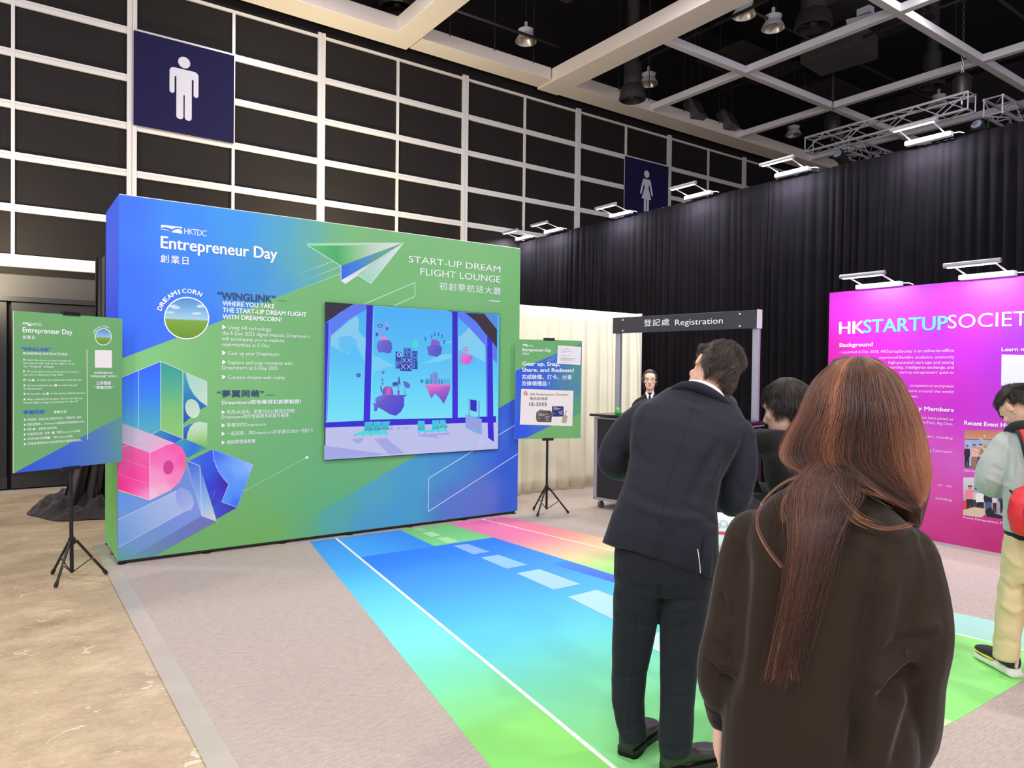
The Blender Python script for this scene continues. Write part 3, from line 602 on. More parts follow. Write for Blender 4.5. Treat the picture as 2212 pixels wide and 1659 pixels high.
cloud([(160, 380), (260, 300), (330, 240), (400, 190), (430, 230), (420, 330), (470, 400), (496, 400), (490, 640), (440, 560), (400, 480), (330, 560), (230, 520), (160, 480)], ('lin', z4(300, 200), z4(300, 640), [(0, (140, 206, 242)), (.6, (128, 206, 246)), (1, (110, 212, 250))]))
cloud([(230, 400), (330, 380), (400, 420), (410, 480), (330, 550), (240, 510)], (98, 194, 248))
cloud([(1390, 400), (1460, 340), (1490, 300), (1580, 400), (1650, 480), (1655, 640), (1500, 560), (1390, 520)], ('lin', z4(1500, 300), z4(1500, 640), [(0, (140, 204, 242)), (1, (116, 214, 250))]))
cloud([(565, 570), (640, 600), (720, 650), (780, 680), (680, 690), (565, 740)], (118, 210, 250)); cloud([(1030, 650), (1120, 620), (1200, 570), (1325, 555), (1325, 600), (1180, 640)], (124, 212, 250)); cloud([(1240, 455), (1325, 430), (1325, 455)], (120, 206, 250))
# floor of the lounge
al.poly([(.004, .004), (LW-.004, .004), (LW-.004, Sl.uv(z4(1750, 1215))[1]), (.004, Sl.uv(z4(90, 1268))[1])], ('lin', z4(300, 1250), z4(300, 1580), [(0, (192, 196, 240)), (.5, (206, 200, 244)), (1, (192, 192, 250))]), px=False)
for q in (((90, 1445), (700, 1532), (560, 1545), (90, 1582)), ((575, 1380), (690, 1370), (870, 1520), (715, 1532)), ((355, 1385), (470, 1370), (460, 1405), (430, 1425), (395, 1420)), ((705, 1300), (745, 1250), (760, 1290)), ((1005, 1340), (1310, 1320), (1310, 1340), (1180, 1345), (1205, 1380), (1140, 1365), (1005, 1358)), ((780, 1280), (830, 1265), (820, 1295)), ((850, 1275), (925, 1265), (890, 1288))):
    al.poly(P4(*q), (166, 170, 232))
# sill, columns and arches
BLU = (48, 28, 214); LIL = (90, 122, 246)
al.poly(P4((90, 1222), (470, 1205), (540, 1195), (1330, 1178), (1755, 1160), (1755, 1222), (1450, 1228), (90, 1272)), BLU)
al.poly(P4((135, 245), (250, 150), (375, 74), (505, 84), (498, 130), (330, 225), (160, 378), (130, 390)), LIL)
al.poly(P4((1385, 150), (1460, 155), (1560, 240), (1665, 375), (1650, 475), (1580, 395), (1480, 290), (1385, 205)), LIL)
al.poly(P4((1280, 142), (1330, 146), (1330, 178)), LIL)
al.poly(P4((98, 58), (378, 74), (250, 152), (100, 262)), (42, 34, 56)); al.poly(P4((1452, 157), (1640, 170), (1764, 320), (1764, 505), (1560, 245)), (50, 38, 52)); al.poly(P4((1640, 170), (1768, 180), (1766, 315)), (80, 140, 226))
al.poly(P4((1720, 440), (1764, 505), (1762, 650), (1722, 600)), LIL)
al.poly(P4((100, 262), (135, 245), (105, 1215), (92, 1218)), BLU); al.poly(P4((135, 245), (160, 378), (120, 1210), (106, 1214)), (104, 140, 250))
al.poly(P4((502, 84), (562, 88), (534, 1205), (470, 1215)), ('lin', z4(540, 100), z4(500, 1200), [(0, (48, 22, 190)), (1, (52, 30, 226))]))
al.poly(P4((1330, 146), (1382, 150), (1384, 1180), (1330, 1182)), ('lin', z4(1350, 150), z4(1350, 1180), [(0, (46, 22, 190)), (1, (56, 34, 220))]))
al.poly(P4((1668, 372), (1718, 440), (1728, 1165), (1672, 1165)), BLU); al.poly(P4((1672, 1220), (1728, 1222), (1734, 1410), (1676, 1370)), BLU); al.poly(P4((1652, 478), (1668, 380), (1672, 1165), (1660, 1165)), LIL)
al.line(P4((160, 380), (122, 1208)), .9, (150, 232, 252)); al.line(P4((572, 100), (545, 1195)), .9, (150, 232, 252)); al.line(P4((575, 95), (1280, 140), (1325, 176)), 1, (120, 226, 255))
# floating islands, gadgets, ad tower
ISL = (92, 96, 206); PNK = (206, 112, 214)
al.poly(P4((600, 460), (615, 435), (680, 412), (740, 440), (748, 500), (735, 548), (700, 553), (660, 540), (620, 545), (600, 505)), ('lin', z4(600, 440), z4(740, 550), [(0, (112, 112, 220)), (1, (82, 84, 196))])); al.poly(P4((640, 410), (650, 320), (662, 400)), (196, 120, 200)); al.poly(P4((620, 415), (645, 385), (700, 395), (705, 420), (650, 425)), (216, 140, 216))
al.ellipse(z4(632, 286), 6, 4, (84, 92, 200)); al.ellipse(z4(632, 288), 3.4, 1.8, (196, 150, 226)); al.ellipse(z4(698, 314), 2.8, 3.6, (88, 70, 196)); al.ellipse(z4(600, 370), 3.0, 4.4, (90, 70, 200)); al.poly(P4((690, 250), (706, 250), (704, 295), (690, 295)), (190, 150, 226)); al.poly(P4((590, 312), (606, 312), (606, 350), (592, 350)), (190, 150, 226))
al.poly(P4((1085, 490), (1130, 470), (1200, 465), (1232, 500), (1220, 560), (1180, 588), (1140, 578), (1100, 572)), ('lin', z4(1090, 480), z4(1220, 580), [(0, (104, 104, 214)), (1, (78, 80, 200))])); al.poly(P4((1120, 470), (1130, 420), (1160, 418), (1210, 440), (1205, 470)), (140, 92, 208))
for x_, y_ in ((1070, 395), (1130, 375), (1160, 350), (1197, 350), (1230, 370), (1250, 425)):
    al.poly(P4((x_-5, y_), (x_+5, y_), (x_+4, y_+36), (x_-4, y_+36)), (72, 64, 176))
al.ellipse(z4(970, 466), 7, 8.4, (78, 218, 222))
for (x0, y0, x1, y1) in ((780, 535, 834, 698), (857, 498, 930, 592), (940, 528, 992, 704), (838, 590, 936, 645), (824, 645, 936, 722)):
    al.poly(P4((x0, y0), (x1, y0+4), (x1, y1+4), (x0, y1)), (44, 62, 176))
for (x0, y0, x1, y1) in ((862, 505, 888, 532), (896, 507, 924, 534), (864, 542, 888, 582), (897, 544, 922, 584), (948, 556, 984, 590), (948, 600, 984, 622), (948, 636, 962, 690), (786, 632, 800, 655), (812, 634, 828, 652), (786, 662, 806, 682)):
    al.line([z4(x0, y0), z4(x1, y0), z4(x1, y1), z4(x0, y1), z4(x0, y0)], .7, (120, 200, 246))
for (x0, y0, x1, y1) in ((846, 600, 882, 640), (892, 600, 930, 640), (832, 655, 874, 708), (886, 655, 930, 708)):
    al.line([z4(x0, y0), z4(x1, y1)], .9, (190, 240, 250)); al.line([z4(x1, y0), z4(x0, y1)], .9, (190, 240, 250))
al.ellipse(z4(812, 566), 4.3, 5.2, (190, 236, 250)); al.ellipse(z4(812, 566), 2.6, 3.4, (44, 62, 176))
al.poly(P4((555, 1040), (590, 1034), (580, 1000), (600, 972), (640, 958), (895, 955), (862, 975), (862, 1060), (830, 1120), (780, 1158), (720, 1140), (640, 1090), (608, 1075), (596, 1112), (572, 1110), (572, 1060)), ('lin', z4(620, 960), z4(760, 1150), [(0, (112, 120, 224)), (.3, (96, 88, 206)), (1, (74, 70, 212))]))
al.poly(P4((652, 940), (656, 900), (680, 872), (720, 870), (748, 895), (758, 940), (756, 958), (655, 958)), ('lin', z4(660, 930), z4(760, 930), [(0, (122, 70, 190)), (.5, (204, 104, 196)), (1, (116, 66, 190))]))
al.line(P4((636, 870), (646, 930)), 3, (90, 76, 200)); al.poly(P4((750, 835), (800, 830), (800, 865), (750, 865)), (44, 72, 160)); al.line(P4((808, 780), (808, 950)), 1.2, (50, 72, 170)); al.line(P4((735, 885), (745, 872), (800, 872)), 1, (50, 72, 170)); al.poly(P4((800, 830), (812, 780), (818, 785), (826, 860), (812, 850)), (70, 84, 190)); al.poly(P4((795, 910), (818, 910), (816, 955), (797, 955)), (150, 80, 196))
al.poly(P4((850, 820), (890, 830), (915, 850), (922, 870), (900, 892), (868, 880)), (92, 104, 206)); al.line(P4((870, 890), (870, 945)), 1.3, (90, 100, 200))
for (x_, y_, r_) in ((658, 737, 3), (652, 810, 2.4), (652, 846, 2.2)): al.ellipse(z4(x_, y_), r_, r_*1.25, (108, 116, 224))
al.poly(P4((396, 755), (412, 744), (440, 746), (442, 775), (420, 788), (402, 780)), (84, 96, 206)); al.poly(P4((1014, 820), (1030, 806), (1048, 812), (1046, 835), (1030, 840)), (70, 110, 216))
al.poly(P4((1062, 862), (1100, 870), (1312, 860), (1300, 920), (1245, 1043), (1205, 985), (1160, 942), (1122, 990), (1090, 910)), ('lin', z4(1180, 870), z4(1220, 1040), [(0, (216, 110, 206)), (.4, (156, 92, 210)), (1, (106, 80, 206))])); al.poly(P4((1062, 862), (1140, 850), (1312, 842), (1312, 862), (1100, 880)), (236, 120, 206))
for (x0, y0, x1) in ((1115, 755, 1138), (1142, 735, 1160), (1162, 740, 1186)): al.poly(P4((x0, y0), (x1, y0), (x1, 850), (x0, 850)), (130, 130, 224))
al.line(P4((1150, 690), (1150, 740)), .8, (110, 100, 210)); al.poly(P4((1240, 800), (1304, 795), (1306, 855), (1238, 855)), (96, 180, 236)); al.line(P4((1298, 655), (1298, 800)), .8, (120, 170, 236)); al.line(P4((1268, 700), (1268, 800)), .8, (120, 170, 236)); al.line(P4((1230, 695), (1268, 708), (1296, 690)), .6, (130, 176, 240)); al.line(P4((1280, 660), (1298, 655), (1310, 625)), .6, (130, 176, 240))
for x_ in (1075, 1095, 1120, 1200, 1225): al.poly(P4((x_-10, 850), (x_-8, 810), (x_, 790), (x_+10, 815), (x_+10, 850)), (60, 150, 190))
al.poly(P4((1405, 575), (1522, 572), (1522, 640), (1480, 660), (1400, 655)), ('lin', z4(1410, 580), z4(1500, 650), [(0, (244, 110, 210)), (1, (206, 90, 216))])); al.ellipse(z4(1412, 626), 5, 4, (104, 170, 236)); al.ellipse(z4(1520, 632), 5.4, 3.4, (110, 176, 236)); al.poly(P4((1415, 575), (1420, 548), (1470, 548), (1480, 575)), (214, 130, 226)); al.ellipse(z4(1455, 512), 5.4, 5.4, (226, 110, 206)); al.ellipse(z4(1455, 512), 2.6, 2.6, (120, 210, 250)); al.line(P4((1420, 485), (1420, 550)), 1, (150, 100, 210))
# seats of the lounge
TQ_, TQ2 = (62, 200, 222), (44, 160, 204)
for q in (((480, 1218), (560, 1212), (545, 1330), (470, 1335)), ((565, 1214), (640, 1212), (625, 1300), (550, 1305)), ((645, 1214), (722, 1210), (705, 1290), (632, 1295)), ((992, 1206), (1058, 1204), (1062, 1295), (992, 1300)), ((1130, 1200), (1196, 1198), (1202, 1285), (1130, 1290)), ((1200, 1197), (1258, 1195), (1275, 1275), (1210, 1280))): al.poly(P4(*q), ('lin', z4(500, 1205), z4(490, 1320), [(0, TQ_), (1, TQ2)]))
for q in (((352, 1345), (470, 1300), (690, 1300), (708, 1335), (360, 1346)), ((992, 1300), (1275, 1280), (1282, 1305), (995, 1318))): al.poly(P4(*q), (72, 222, 228))
for (x_, y_) in ((392, 1342), (465, 1342), (545, 1338), (620, 1334), (690, 1328), (1000, 1315), (1068, 1312), (1134, 1310), (1205, 1306), (1272, 1303)): al.line(P4((x_, y_), (x_-6, y_+16)), .9, (60, 70, 120))
for (x_, y_) in ((540, 1290), (622, 1286), (700, 1282), (1205, 1265), (1272, 1262)): al.line(P4((x_-18, y_+24), (x_-16, y_+4), (x_+6, y_-10), (x_+8, y_+6)), .9, (60, 80, 130))
# counter and its little monitor
al.poly(P4((1450, 1150), (1480, 1146), (1610, 1190), (1610, 1330), (1560, 1325), (1455, 1262)), (158, 160, 224)); al.poly(P4((1450, 1150), (1475, 1143), (1612, 1190), (1608, 1225), (1570, 1222), (1450, 1178)), (132, 172, 240)); al.poly(P4((1452, 1240), (1560, 1290), (1612, 1300), (1612, 1338), (1560, 1328), (1452, 1268)), (124, 176, 240))
al.poly(P4((1498, 998), (1560, 1008), (1560, 1118), (1500, 1102)), (30, 36, 120)); al.poly(P4((1504, 1006), (1554, 1014), (1554, 1108), (1505, 1096)), (42, 24, 210)); al.line(P4((1486, 990), (1488, 1145)), 2.6, (118, 160, 240)); al.line(P4((1582, 1010), (1584, 1190)), 3.4, (112, 152, 238))
al.line(P4((1578, 1438), (1605, 1378), (1630, 1438), (1606, 1420), (1578, 1438)), .8, (226, 214, 250))
sub(al.build('lit_picture', mat_print('led_picture', .5, emission=.92), None), led)
tag(led.children[-1], 'glowing airport lounge picture')
flush_all()
# ================================================================== POSTER STANDS (tripod easels)
black_metal = mat('black_powder_coat', (30, 28, 30), .35, metal=.3); rubber = mat('black_rubber', (22, 20, 21), .7); rivet_m = mat('bright_rivet', (210, 208, 205), .25, metal=.9)
def easel(label, c, feet, TL, TR, zb, zt, hub=.285):
    t = thing('poster_stand', label, 'poster stand', (c[0], c[1], 0))
    TL, TR = np.array(TL), np.array(TR); e = TR-TL; W = np.linalg.norm(e); e /= W; n = np.array([e[1], -e[0]])
    if np.dot(n, -TL) < 0: n = -n
    mid = (TL+TR)/2; px_, py_ = mid-n*.012; TL = TL+n*.022; TR = TR+n*.022
    sub(MB().tube([(c[0], c[1], .055), (px_, py_, zt+.005)], .0135, 10).build('pole', black_metal, smooth='auto'), t)
    sub(MB().lathe([(.02, -.025), (.024, -.02), (.024, .02), (.016, .028)], (c[0], c[1], hub), 14).build('collar', black_metal, smooth='auto'), t)
    for f in feet:
        f = np.array(f); d = f-np.array(c); d /= np.linalg.norm(d)
        st = np.array([c[0]+d[0]*.028, c[1]+d[1]*.028, hub]); en = np.array([f[0], f[1], .018])
        leg = sub(MB().tube([st, st+(en-st)*.95], .0095, 8).build('leg', black_metal, smooth='auto'), t)
        tip = MB().tube([st+(en-st)*.9, st+(en-st)*.985, en-np.array([0, 0, .007])], [.0125, .0145, .011], 10).build('rubber_foot', rubber, smooth='auto')
        sub(tip, leg)
        m_ = st+(en-st)*.52
        sub(MB().tube([m_, (c[0]+d[0]*.012, c[1]+d[1]*.012, .062)], .0042, 6).build('brace', black_metal), t)
        sub(MB().tube([m_-np.array([*(d*.0), .0])+np.array([n[0], n[1], 0])*.008, m_+np.array([n[0], n[1], 0])*.014], .005, 8).build('rivet', rivet_m), leg)
    ex = np.array([e[0], e[1], 0]); nn = np.array([n[0], n[1], 0]); th = .01
    P0 = np.array([TL[0], TL[1], zb])
    bd_ = MB().prism([P0-nn*th, P0-nn*th+ex*W, P0-nn*th+ex*W+np.array([0, 0, zt-zb]), P0-nn*th+np.array([0, 0, zt-zb])], nn*(th-.0006))
    sub(bd_.build('foam_board', mat('white_foam_board', (222, 222, 218), .6)), t)
    for z_, s in ((zt, 1), (zb, -1)):
        a = P0+ex*(W/2-.062)-nn*.004; a[2] = z_+s*.008
        q = MB().prism([a+nn*.012+np.array([0, 0, -.014]), a+ex*.124+nn*.012+np.array([0, 0, -.014]), a+ex*.124+nn*.012+np.array([0, 0, .014]), a+nn*.012+np.array([0, 0, .014])], -nn*.04)
        sub(q.build('clip', black_metal, bevel=.004), t)
    return t, Surf((*TL, zb), ex, (0, 0, 1)), W, zt-zb
# --- left stand
eL, SL, WL, HL = easel('black tripod stand holding the green boarding instructions board, left of the backdrop', (.422, 6.078), ((.313, 6.285), (.312, 5.879), (.642, 6.071)), (.062, 5.918), (.75, 6.23), .826, 1.925)
aL = Art(SL, .00004); full = [(0, 0), (WL, 0), (WL, HL), (0, HL)]
def z5(x, y): return (x/4.148, 650+y/4.148)
GP = (110, 168, 108)
aL.poly(full, ('lin', (0, HL), (0, 0), [(0, (112, 172, 110)), (.5, (106, 164, 108)), (1, (112, 170, 112))]), px=False)
aL.poly([(.01, 0), (WL, 0), (WL, SL.uv(z5(1078, 1030))[1]), (.012, .006)], ('lin', (.05, 0), (WL, .1), [(0, (48, 92, 214)), (.45, (62, 104, 208)), (.8, (84, 130, 180)), (1, (92, 150, 150))]), px=False)
aL.ellipse(z5(925, 322), 18.2, 18.4, (240, 242, 238)); aL.ellipse(z5(925, 322), 16.6, 16.8, ('lin', z5(925, 250), z5(925, 395), [(0, (84, 140, 206)), (.5, (150, 196, 226)), (.56, (126, 168, 66)), (1, (104, 146, 44))]))
aL.poly([z5(850, 440), z5(1003, 443), z5(1003, 600), z5(850, 597)], (236, 232, 232))
aL.line([z5(779, 436), z5(785, 1245)], 1.3, (236, 236, 214))
emblem(aL, lambda x, y: z5(202+80*x, 192+4*x+26*y), WHT)
for (x_, y_) in ((296, 710), (497, 755), (424, 831), (303, 1148), (475, 1180), (432, 1225)): aL.poly([z5(x_-13, y_+9), z5(x_-8, y_-8), z5(x_+12, y_-12), z5(x_+12, y_+11)], (226, 230, 226))
sub(aL.build('printed_face', mat_print('poster_print', .5), None), eL)
sub(_e := MB().add([], []).build('spare', black_metal), eL) if False else None
let(SL, [('HKTDC', z5(287, 222), z5(374, 224), 6.2, .0, {'space': .85}), ('Entrepreneur Day', z5(203, 282), z5(646, 301), 11.6, .03), ('創業日', z5(203, 338), z5(310, 340), 7.4, .02, {'ref': .86, 'space': 1.2}), ('BOARDING INSTRUCTIONS', z5(208, 482), z5(603, 487), 5.8, .03),
  ('▶ Open the camera on your smartphone', z5(208, 538), z5(637, 543), 4.6, .006), ('and scan the QR code on the right to access', z5(210, 565), z5(672, 570), 4.6, .006), ('the “WingLink” webpage', z5(210, 595), z5(480, 596), 4.6, .006),
  ('▶ Once the game starts, Dreamicorn is ready to', z5(208, 641), z5(705, 642), 4.6, .006), ('join you in exploring E-Day 2025', z5(212, 670), z5(563, 670), 4.6, .006), ('▶ Tap       to check the checkpoints inside the Hall', z5(210, 718), z5(727, 714), 4.6, .006),
  ('▶ At the checkpoint, tap       to collect the gear', z5(212, 766), z5(697, 762), 4.6, .006), ('for Dreamicorn', z5(212, 795), z5(378, 794), 4.6, .006), ('▶ At any time, tap      to take photos with Dreamicorn', z5(212, 842), z5(765, 832), 4.6, .006),
  ('▶ After collecting all the gear, head to the Start-up', z5(212, 890), z5(738, 880), 4.6, .006), ('Dream Flight Lounge and prepare for take-off', z5(212, 920), z5(695, 908), 4.6, .006),
  ('登機方式:', z5(480, 1006), z5(600, 1004), 6.2, .02, {'ref': .86}), ('▶ 打開相機，掃描右邊二維碼即可進入「夢翼同萌」網頁', z5(214, 1076), z5(726, 1050), 4.6, .004), ('▶ 開始遊戲後，Dreamicorn準備與你探索創業日2025', z5(214, 1120), z5(755, 1090), 4.6, .004),
  ('▶ 點擊      ，查看場內各檢查點', z5(214, 1162), z5(510, 1146), 4.6, .004), ('▶ 到達檢查位置，點擊      ，領取Dreamicorn的裝備', z5(214, 1206), z5(718, 1174), 4.6, .004), ('▶ 任何時候都可點擊      ，與Dreamicorn拍照。', z5(214, 1250), z5(655, 1218), 4.6, .004), ('▶ 齊集裝備後前往初創夢航班大廳準備起飛。', z5(214, 1292), z5(733, 1255), 4.6, .004),
  ('EXPERIENCE', z5(845, 655), z5(1008, 656), 5.2, .03), ('“WINGLINK” NOW !', z5(803, 683), z5(1053, 688), 5.2, .03), ('立即體驗', z5(862, 748), z5(993, 750), 7.0, .02, {'ref': .86, 'space': 1.1}), ('“夢翼同萌”', z5(848, 787), z5(1012, 789), 6.6, .02, {'ref': .86})], 'white_text', white_ink, eL, aL.h+.0003)
let(SL, [('“WINGLINK”', z5(184, 448), z5(458, 450), 8.4, .03), ('“夢翼同萌”', z5(192, 1012), z5(412, 1010), 8.0, .025, {'ref': .86})], 'blue_text', blue_ink, eL, aL.h+.0003)
arcs = []; cxx, cyy = z5(925, 322)
for i, chh in enumerate('DREAMICORN'):
    a = math.radians(204+i*10.2); R0 = 20.8
    p = (cxx+R0*math.cos(a), cyy+R0*math.sin(a)); t_ = (-math.sin(a), math.cos(a)); hw = .35 if chh == 'I' else 1.55
    arcs.append((chh, (p[0]-t_[0]*hw, p[1]-t_[1]*hw), (p[0]+t_[0]*hw, p[1]+t_[1]*hw), 3.8, .03, {'tilt': True}))
let(SL, arcs, 'badge_letter', white_ink, eL, aL.h+.0003)
# --- right stand
eR, SR, WR, HR = easel('black tripod stand holding the Gear up, Snap, Share, and Redeem board, right of the backdrop', (4.87, 6.146), ((4.867, 6.375), (4.673, 6.052), (5.069, 6.01)), (4.507, 6.262), (5.207, 5.992), .832, 1.904)
aR = Art(SR, .00004); full = [(0, 0), (WR, 0), (WR, HR), (0, HR)]
def z6(x, y): return (1080+x/3.859, 700+y/3.859)
def uR(x, y): return SR.uv(z6(x, y))
aR.poly(full, ('lin', (0, HR), (0, 0), [(0, (104, 168, 104)), (1, (110, 172, 106))]), px=False)
aR.poly([(0, uR(130, 390)[1]), uR(470, 248), (WR, uR(676, 160)[1]), (WR, uR(655, 745)[1]), uR(420, 850), uR(220, 948), (0, 0)],
        ('idw', [(z6(150, 420), (46, 88, 214)), (z6(140, 900), (40, 84, 222)), (z6(380, 420), (52, 100, 200)), (z6(480, 260), (56, 108, 196)), (z6(600, 240), (78, 140, 150)), (z6(640, 420), (80, 142, 146)), (z6(640, 700), (88, 154, 120)), (z6(540, 500), (74, 130, 164)), (z6(400, 860), (60, 110, 200)), (z6(300, 520), (46, 92, 210))]), px=False)
aR.line([z6(390, 308), z6(470, 262)], .5, (180, 206, 230)); aR.line([z6(400, 320), z6(470, 280)], .4, (180, 206, 230))
emblem(aR, lambda x, y: z6(190+40*x, 168+2*x+16*y), WHT)
aR.poly([z6(178, 540), z6(612, 556), z6(603, 850), z6(165, 838)], (232, 224, 220))
RED = (214, 72, 62)
aR.poly([z6(197, 566), z6(230, 568), z6(229, 574), z6(197, 572)], RED); aR.poly([z6(198, 576), z6(211, 576), z6(211, 594), z6(199, 593)], RED); aR.poly([z6(217, 577), z6(229, 577), z6(229, 595), z6(217, 594)], RED)
aR.line([z6(213, 565), z6(203, 552), z6(200, 560), z6(213, 565), z6(222, 552), z6(227, 560), z6(213, 565)], .5, RED)
aR.poly([z6(303, 735), z6(330, 718), z6(425, 722), z6(434, 745), z6(428, 818), z6(312, 816), z6(300, 790)], ('lin', z6(310, 740), z6(420, 810), [(0, (92, 88, 84)), (1, (74, 70, 68))])); aR.line([z6(328, 720), z6(332, 710), z6(350, 710), z6(355, 720)], .9, (50, 48, 48))
aR.poly([z6(432, 686), z6(530, 686), z6(532, 770), z6(436, 772)], ('lin', z6(440, 690), z6(520, 770), [(0, (36, 46, 104)), (1, (44, 54, 116))]))
for (x0, y0, x1) in ((318, 742, 350), (318, 752, 400), (318, 762, 372), (318, 785, 335), (378, 800, 415), (445, 694, 476), (445, 704, 505), (445, 714, 490), (445, 744, 460), (492, 748, 522)): aR.line([z6(x0, y0), z6(x1, y0+1)], .8, (206, 206, 206))
aR.line([z6(374, 776), z6(412, 766), z6(392, 796), z6(390, 782), z6(374, 776)], .6, (222, 222, 222)); aR.line([z6(488, 734), z6(524, 722), z6(504, 746), z6(502, 736), z6(488, 734)], .6, (222, 222, 222))
aR.poly([z6(526, 762), z6(545, 758), z6(564, 768), z6(552, 828), z6(511, 820)], ('lin', z6(520, 770), z6(550, 820), [(0, (164, 152, 128)), (1, (176, 164, 142))])); aR.line([z6(545, 758), z6(554, 720)], 1.4, (92, 86, 76))
sub(aR.build('printed_face', mat_print('poster_print'), None), eR)
let(SR, [('HKTDC', z6(236, 186), z6(278, 188), 3.4, .0, {'space': .85}), ('Entrepreneur Day', z6(187, 221), z6(425, 236), 6.8, .03), ('創業日', z6(187, 253), z6(241, 255), 4.2, .02, {'ref': .86, 'space': 1.2}),
   ('Gear up, Snap,', z6(187, 342), z6(500, 352), 8.8, .03), ('Share, and Redeem!', z6(185, 390), z6(615, 408), 8.8, .03), ('完成裝備、打卡、分享', z6(182, 450), z6(598, 466), 9.8, .02, {'ref': .86}), ('及換領禮品 !', z6(180, 508), z6(412, 514), 9.8, .02, {'ref': .86})], 'white_text', white_ink, eR, aR.h+.0003)
dark_ink = mat('dark_print_ink', (66, 60, 66), .6)
let(SR, [('Gift Redemption Counter:', z6(247, 590), z6(572, 600), 5.4, .004), ('禮品換領處:', z6(246, 630), z6(402, 634), 6.2, .004, {'ref': .86}), ('1E-D35', z6(244, 681), z6(390, 685), 7.8, .02)], 'dark_text', dark_ink, eR, aR.h+.0003)
# sheet of paper taped on the right-hand board
pp = [SR.p3(*SR.uv(z6(*q)), .006) for q in ((474, 330), (669, 343), (676, 190), (481, 178))]
sheet = MB().prism(pp, SR.n*-.0012).build('paper_sheet', mat('white_paper', (226, 224, 228), .7)); tag(sheet, 'white typed paper sheet taped over the corner of the Gear up board', 'paper')
aS = Art(Surf(SR.p3(0, 0, .0063), SR.ex, SR.ey), .0001)
for (x0, x1, y0) in ((503, 516, 196), (540, 565, 202), (512, 600, 212), (508, 580, 222), (506, 556, 238), (512, 610, 230), (504, 590, 262), (506, 560, 276), (504, 614, 284), (506, 602, 296), (506, 630, 288), (504, 620, 306), (508, 570, 318)): aS.line([z6(x0, y0), z6(x1, y0+1.5)], .5, (150, 148, 156))
aS.build('typed_lines', mat_print('poster_print'), None).parent = sheet

# ================================================================== CURTAINS
def pleats(name, A, B, z0, z1, material, seed, amp=.035, mean=.13, hem_flare=.0, dz=None, lean=None, step=.011):
    """hanging cloth between A and B (plan points) with irregular pleats"""
    rng = random.Random(seed); A, B = np.array(A, float), np.array(B, float); L = np.linalg.norm(B-A); e = (B-A)/L; n = np.array([e[1], -e[0]])
    xs = [0.0]; s = 0
    marks = []
    while s < L:
        wdt = mean*rng.uniform(.55, 1.6); marks.append((s, wdt, amp*rng.uniform(.45, 1.25), rng.uniform(-.3, .3), rng.uniform(.6, 1.6))); s += wdt
    cols = int(L/step); nz = 15; vs = []; fs = []
    for i in range(cols+1):
        s = L*i/cols; k = max(j for j, m in enumerate(marks) if m[0] <= s); m0 = marks[k]; t = (s-m0[0])/m0[1]
        base = math.sin(pi*min(1, t))**m0[4]
        for j in range(nz+1):
            q = j/nz; z = z1+(z0-z1)*q
            f = .35+.65*min(1, q*3+.15)
            d = m0[2]*base*f*(1+hem_flare*q)+.012*mnoise.noise(Vector((s*1.3, q*2, seed)))*(1+2*q)
            sh = .02*mnoise.noise(Vector((s*.7, q*1.4, seed+7)))*q
            p = A+e*(s+sh)+n*d
            vs.append((p[0], p[1], z+.006*mnoise.noise(Vector((s*3, 0, seed)))*(1 if j == 0 else 0)+(0.02*mnoise.noise(Vector((s*1.1, 3, seed)))+.01*base if j == nz else 0)))
    for i in range(cols):
        for j in range(nz):
            a = i*(nz+1)+j; fs.append((a, a+1, a+nz+2, a+nz+1))
    mb = MB(); mb.add(vs, fs); o = mb.build(name, material, smooth=True, fix=False)
    md = o.modifiers.new('cloth_thickness', 'SOLIDIFY'); md.thickness = .003
    return o
velvet = mat('black_velour', (16, 13, 18), .9, sheen=.0, spec=.08, var=.2, vscale=4)
cream_cloth = mat('cream_drape', (230, 224, 202), .8, sheen=.1)
CX, CZ = 7.62, 3.90
dr = thing('black_drape_wall', 'tall black pleated velour drape closing off the right side of the hall', 'curtain', (CX, 5.5, 0))
sub(pleats('drape_cloth', (CX, 10.5), (CX, -3.0), .02, CZ, velvet, 3, amp=.04, mean=.10), dr)
sub(MB().tube([(CX+.03, 10.5, CZ-.01), (CX+.03, -3.0, CZ-.01)], .02, 8).build('top_rail', alu), dr)
for y in (10.4, 8.0, 5.6, 3.2, .5): sub(MB().tube([(CX+.06, y, 0), (CX+.06, y, CZ)], .02, 8).build('upright', alu), dr)
cd = thing('cream_drape', 'cream pleated drape standing behind the poster stand and the registration desk', 'curtain', (5.9, 7.3, 0))
sub(pleats('drape_cloth', (4.0, 7.30), (7.44, 7.32), .03, 2.40, cream_cloth, 11, amp=.06, mean=.17, hem_flare=.5), cd)
sub(MB().tube([(4.0, 7.34, 2.39), (7.48, 7.35, 2.39)], .016, 8).build('top_rail', alu), cd)
sub(MB().span((7.45, 7.30, .02), (7.49, 7.36, 2.41)).build('end_post', mat('white_post_paint', (222, 216, 206), .5)), cd)
for x_ in (4.3, 5.9): sub(MB().tube([(x_, 7.4, .0), (x_, 7.4, 2.39)], .016, 8).build('upright', alu), cd)
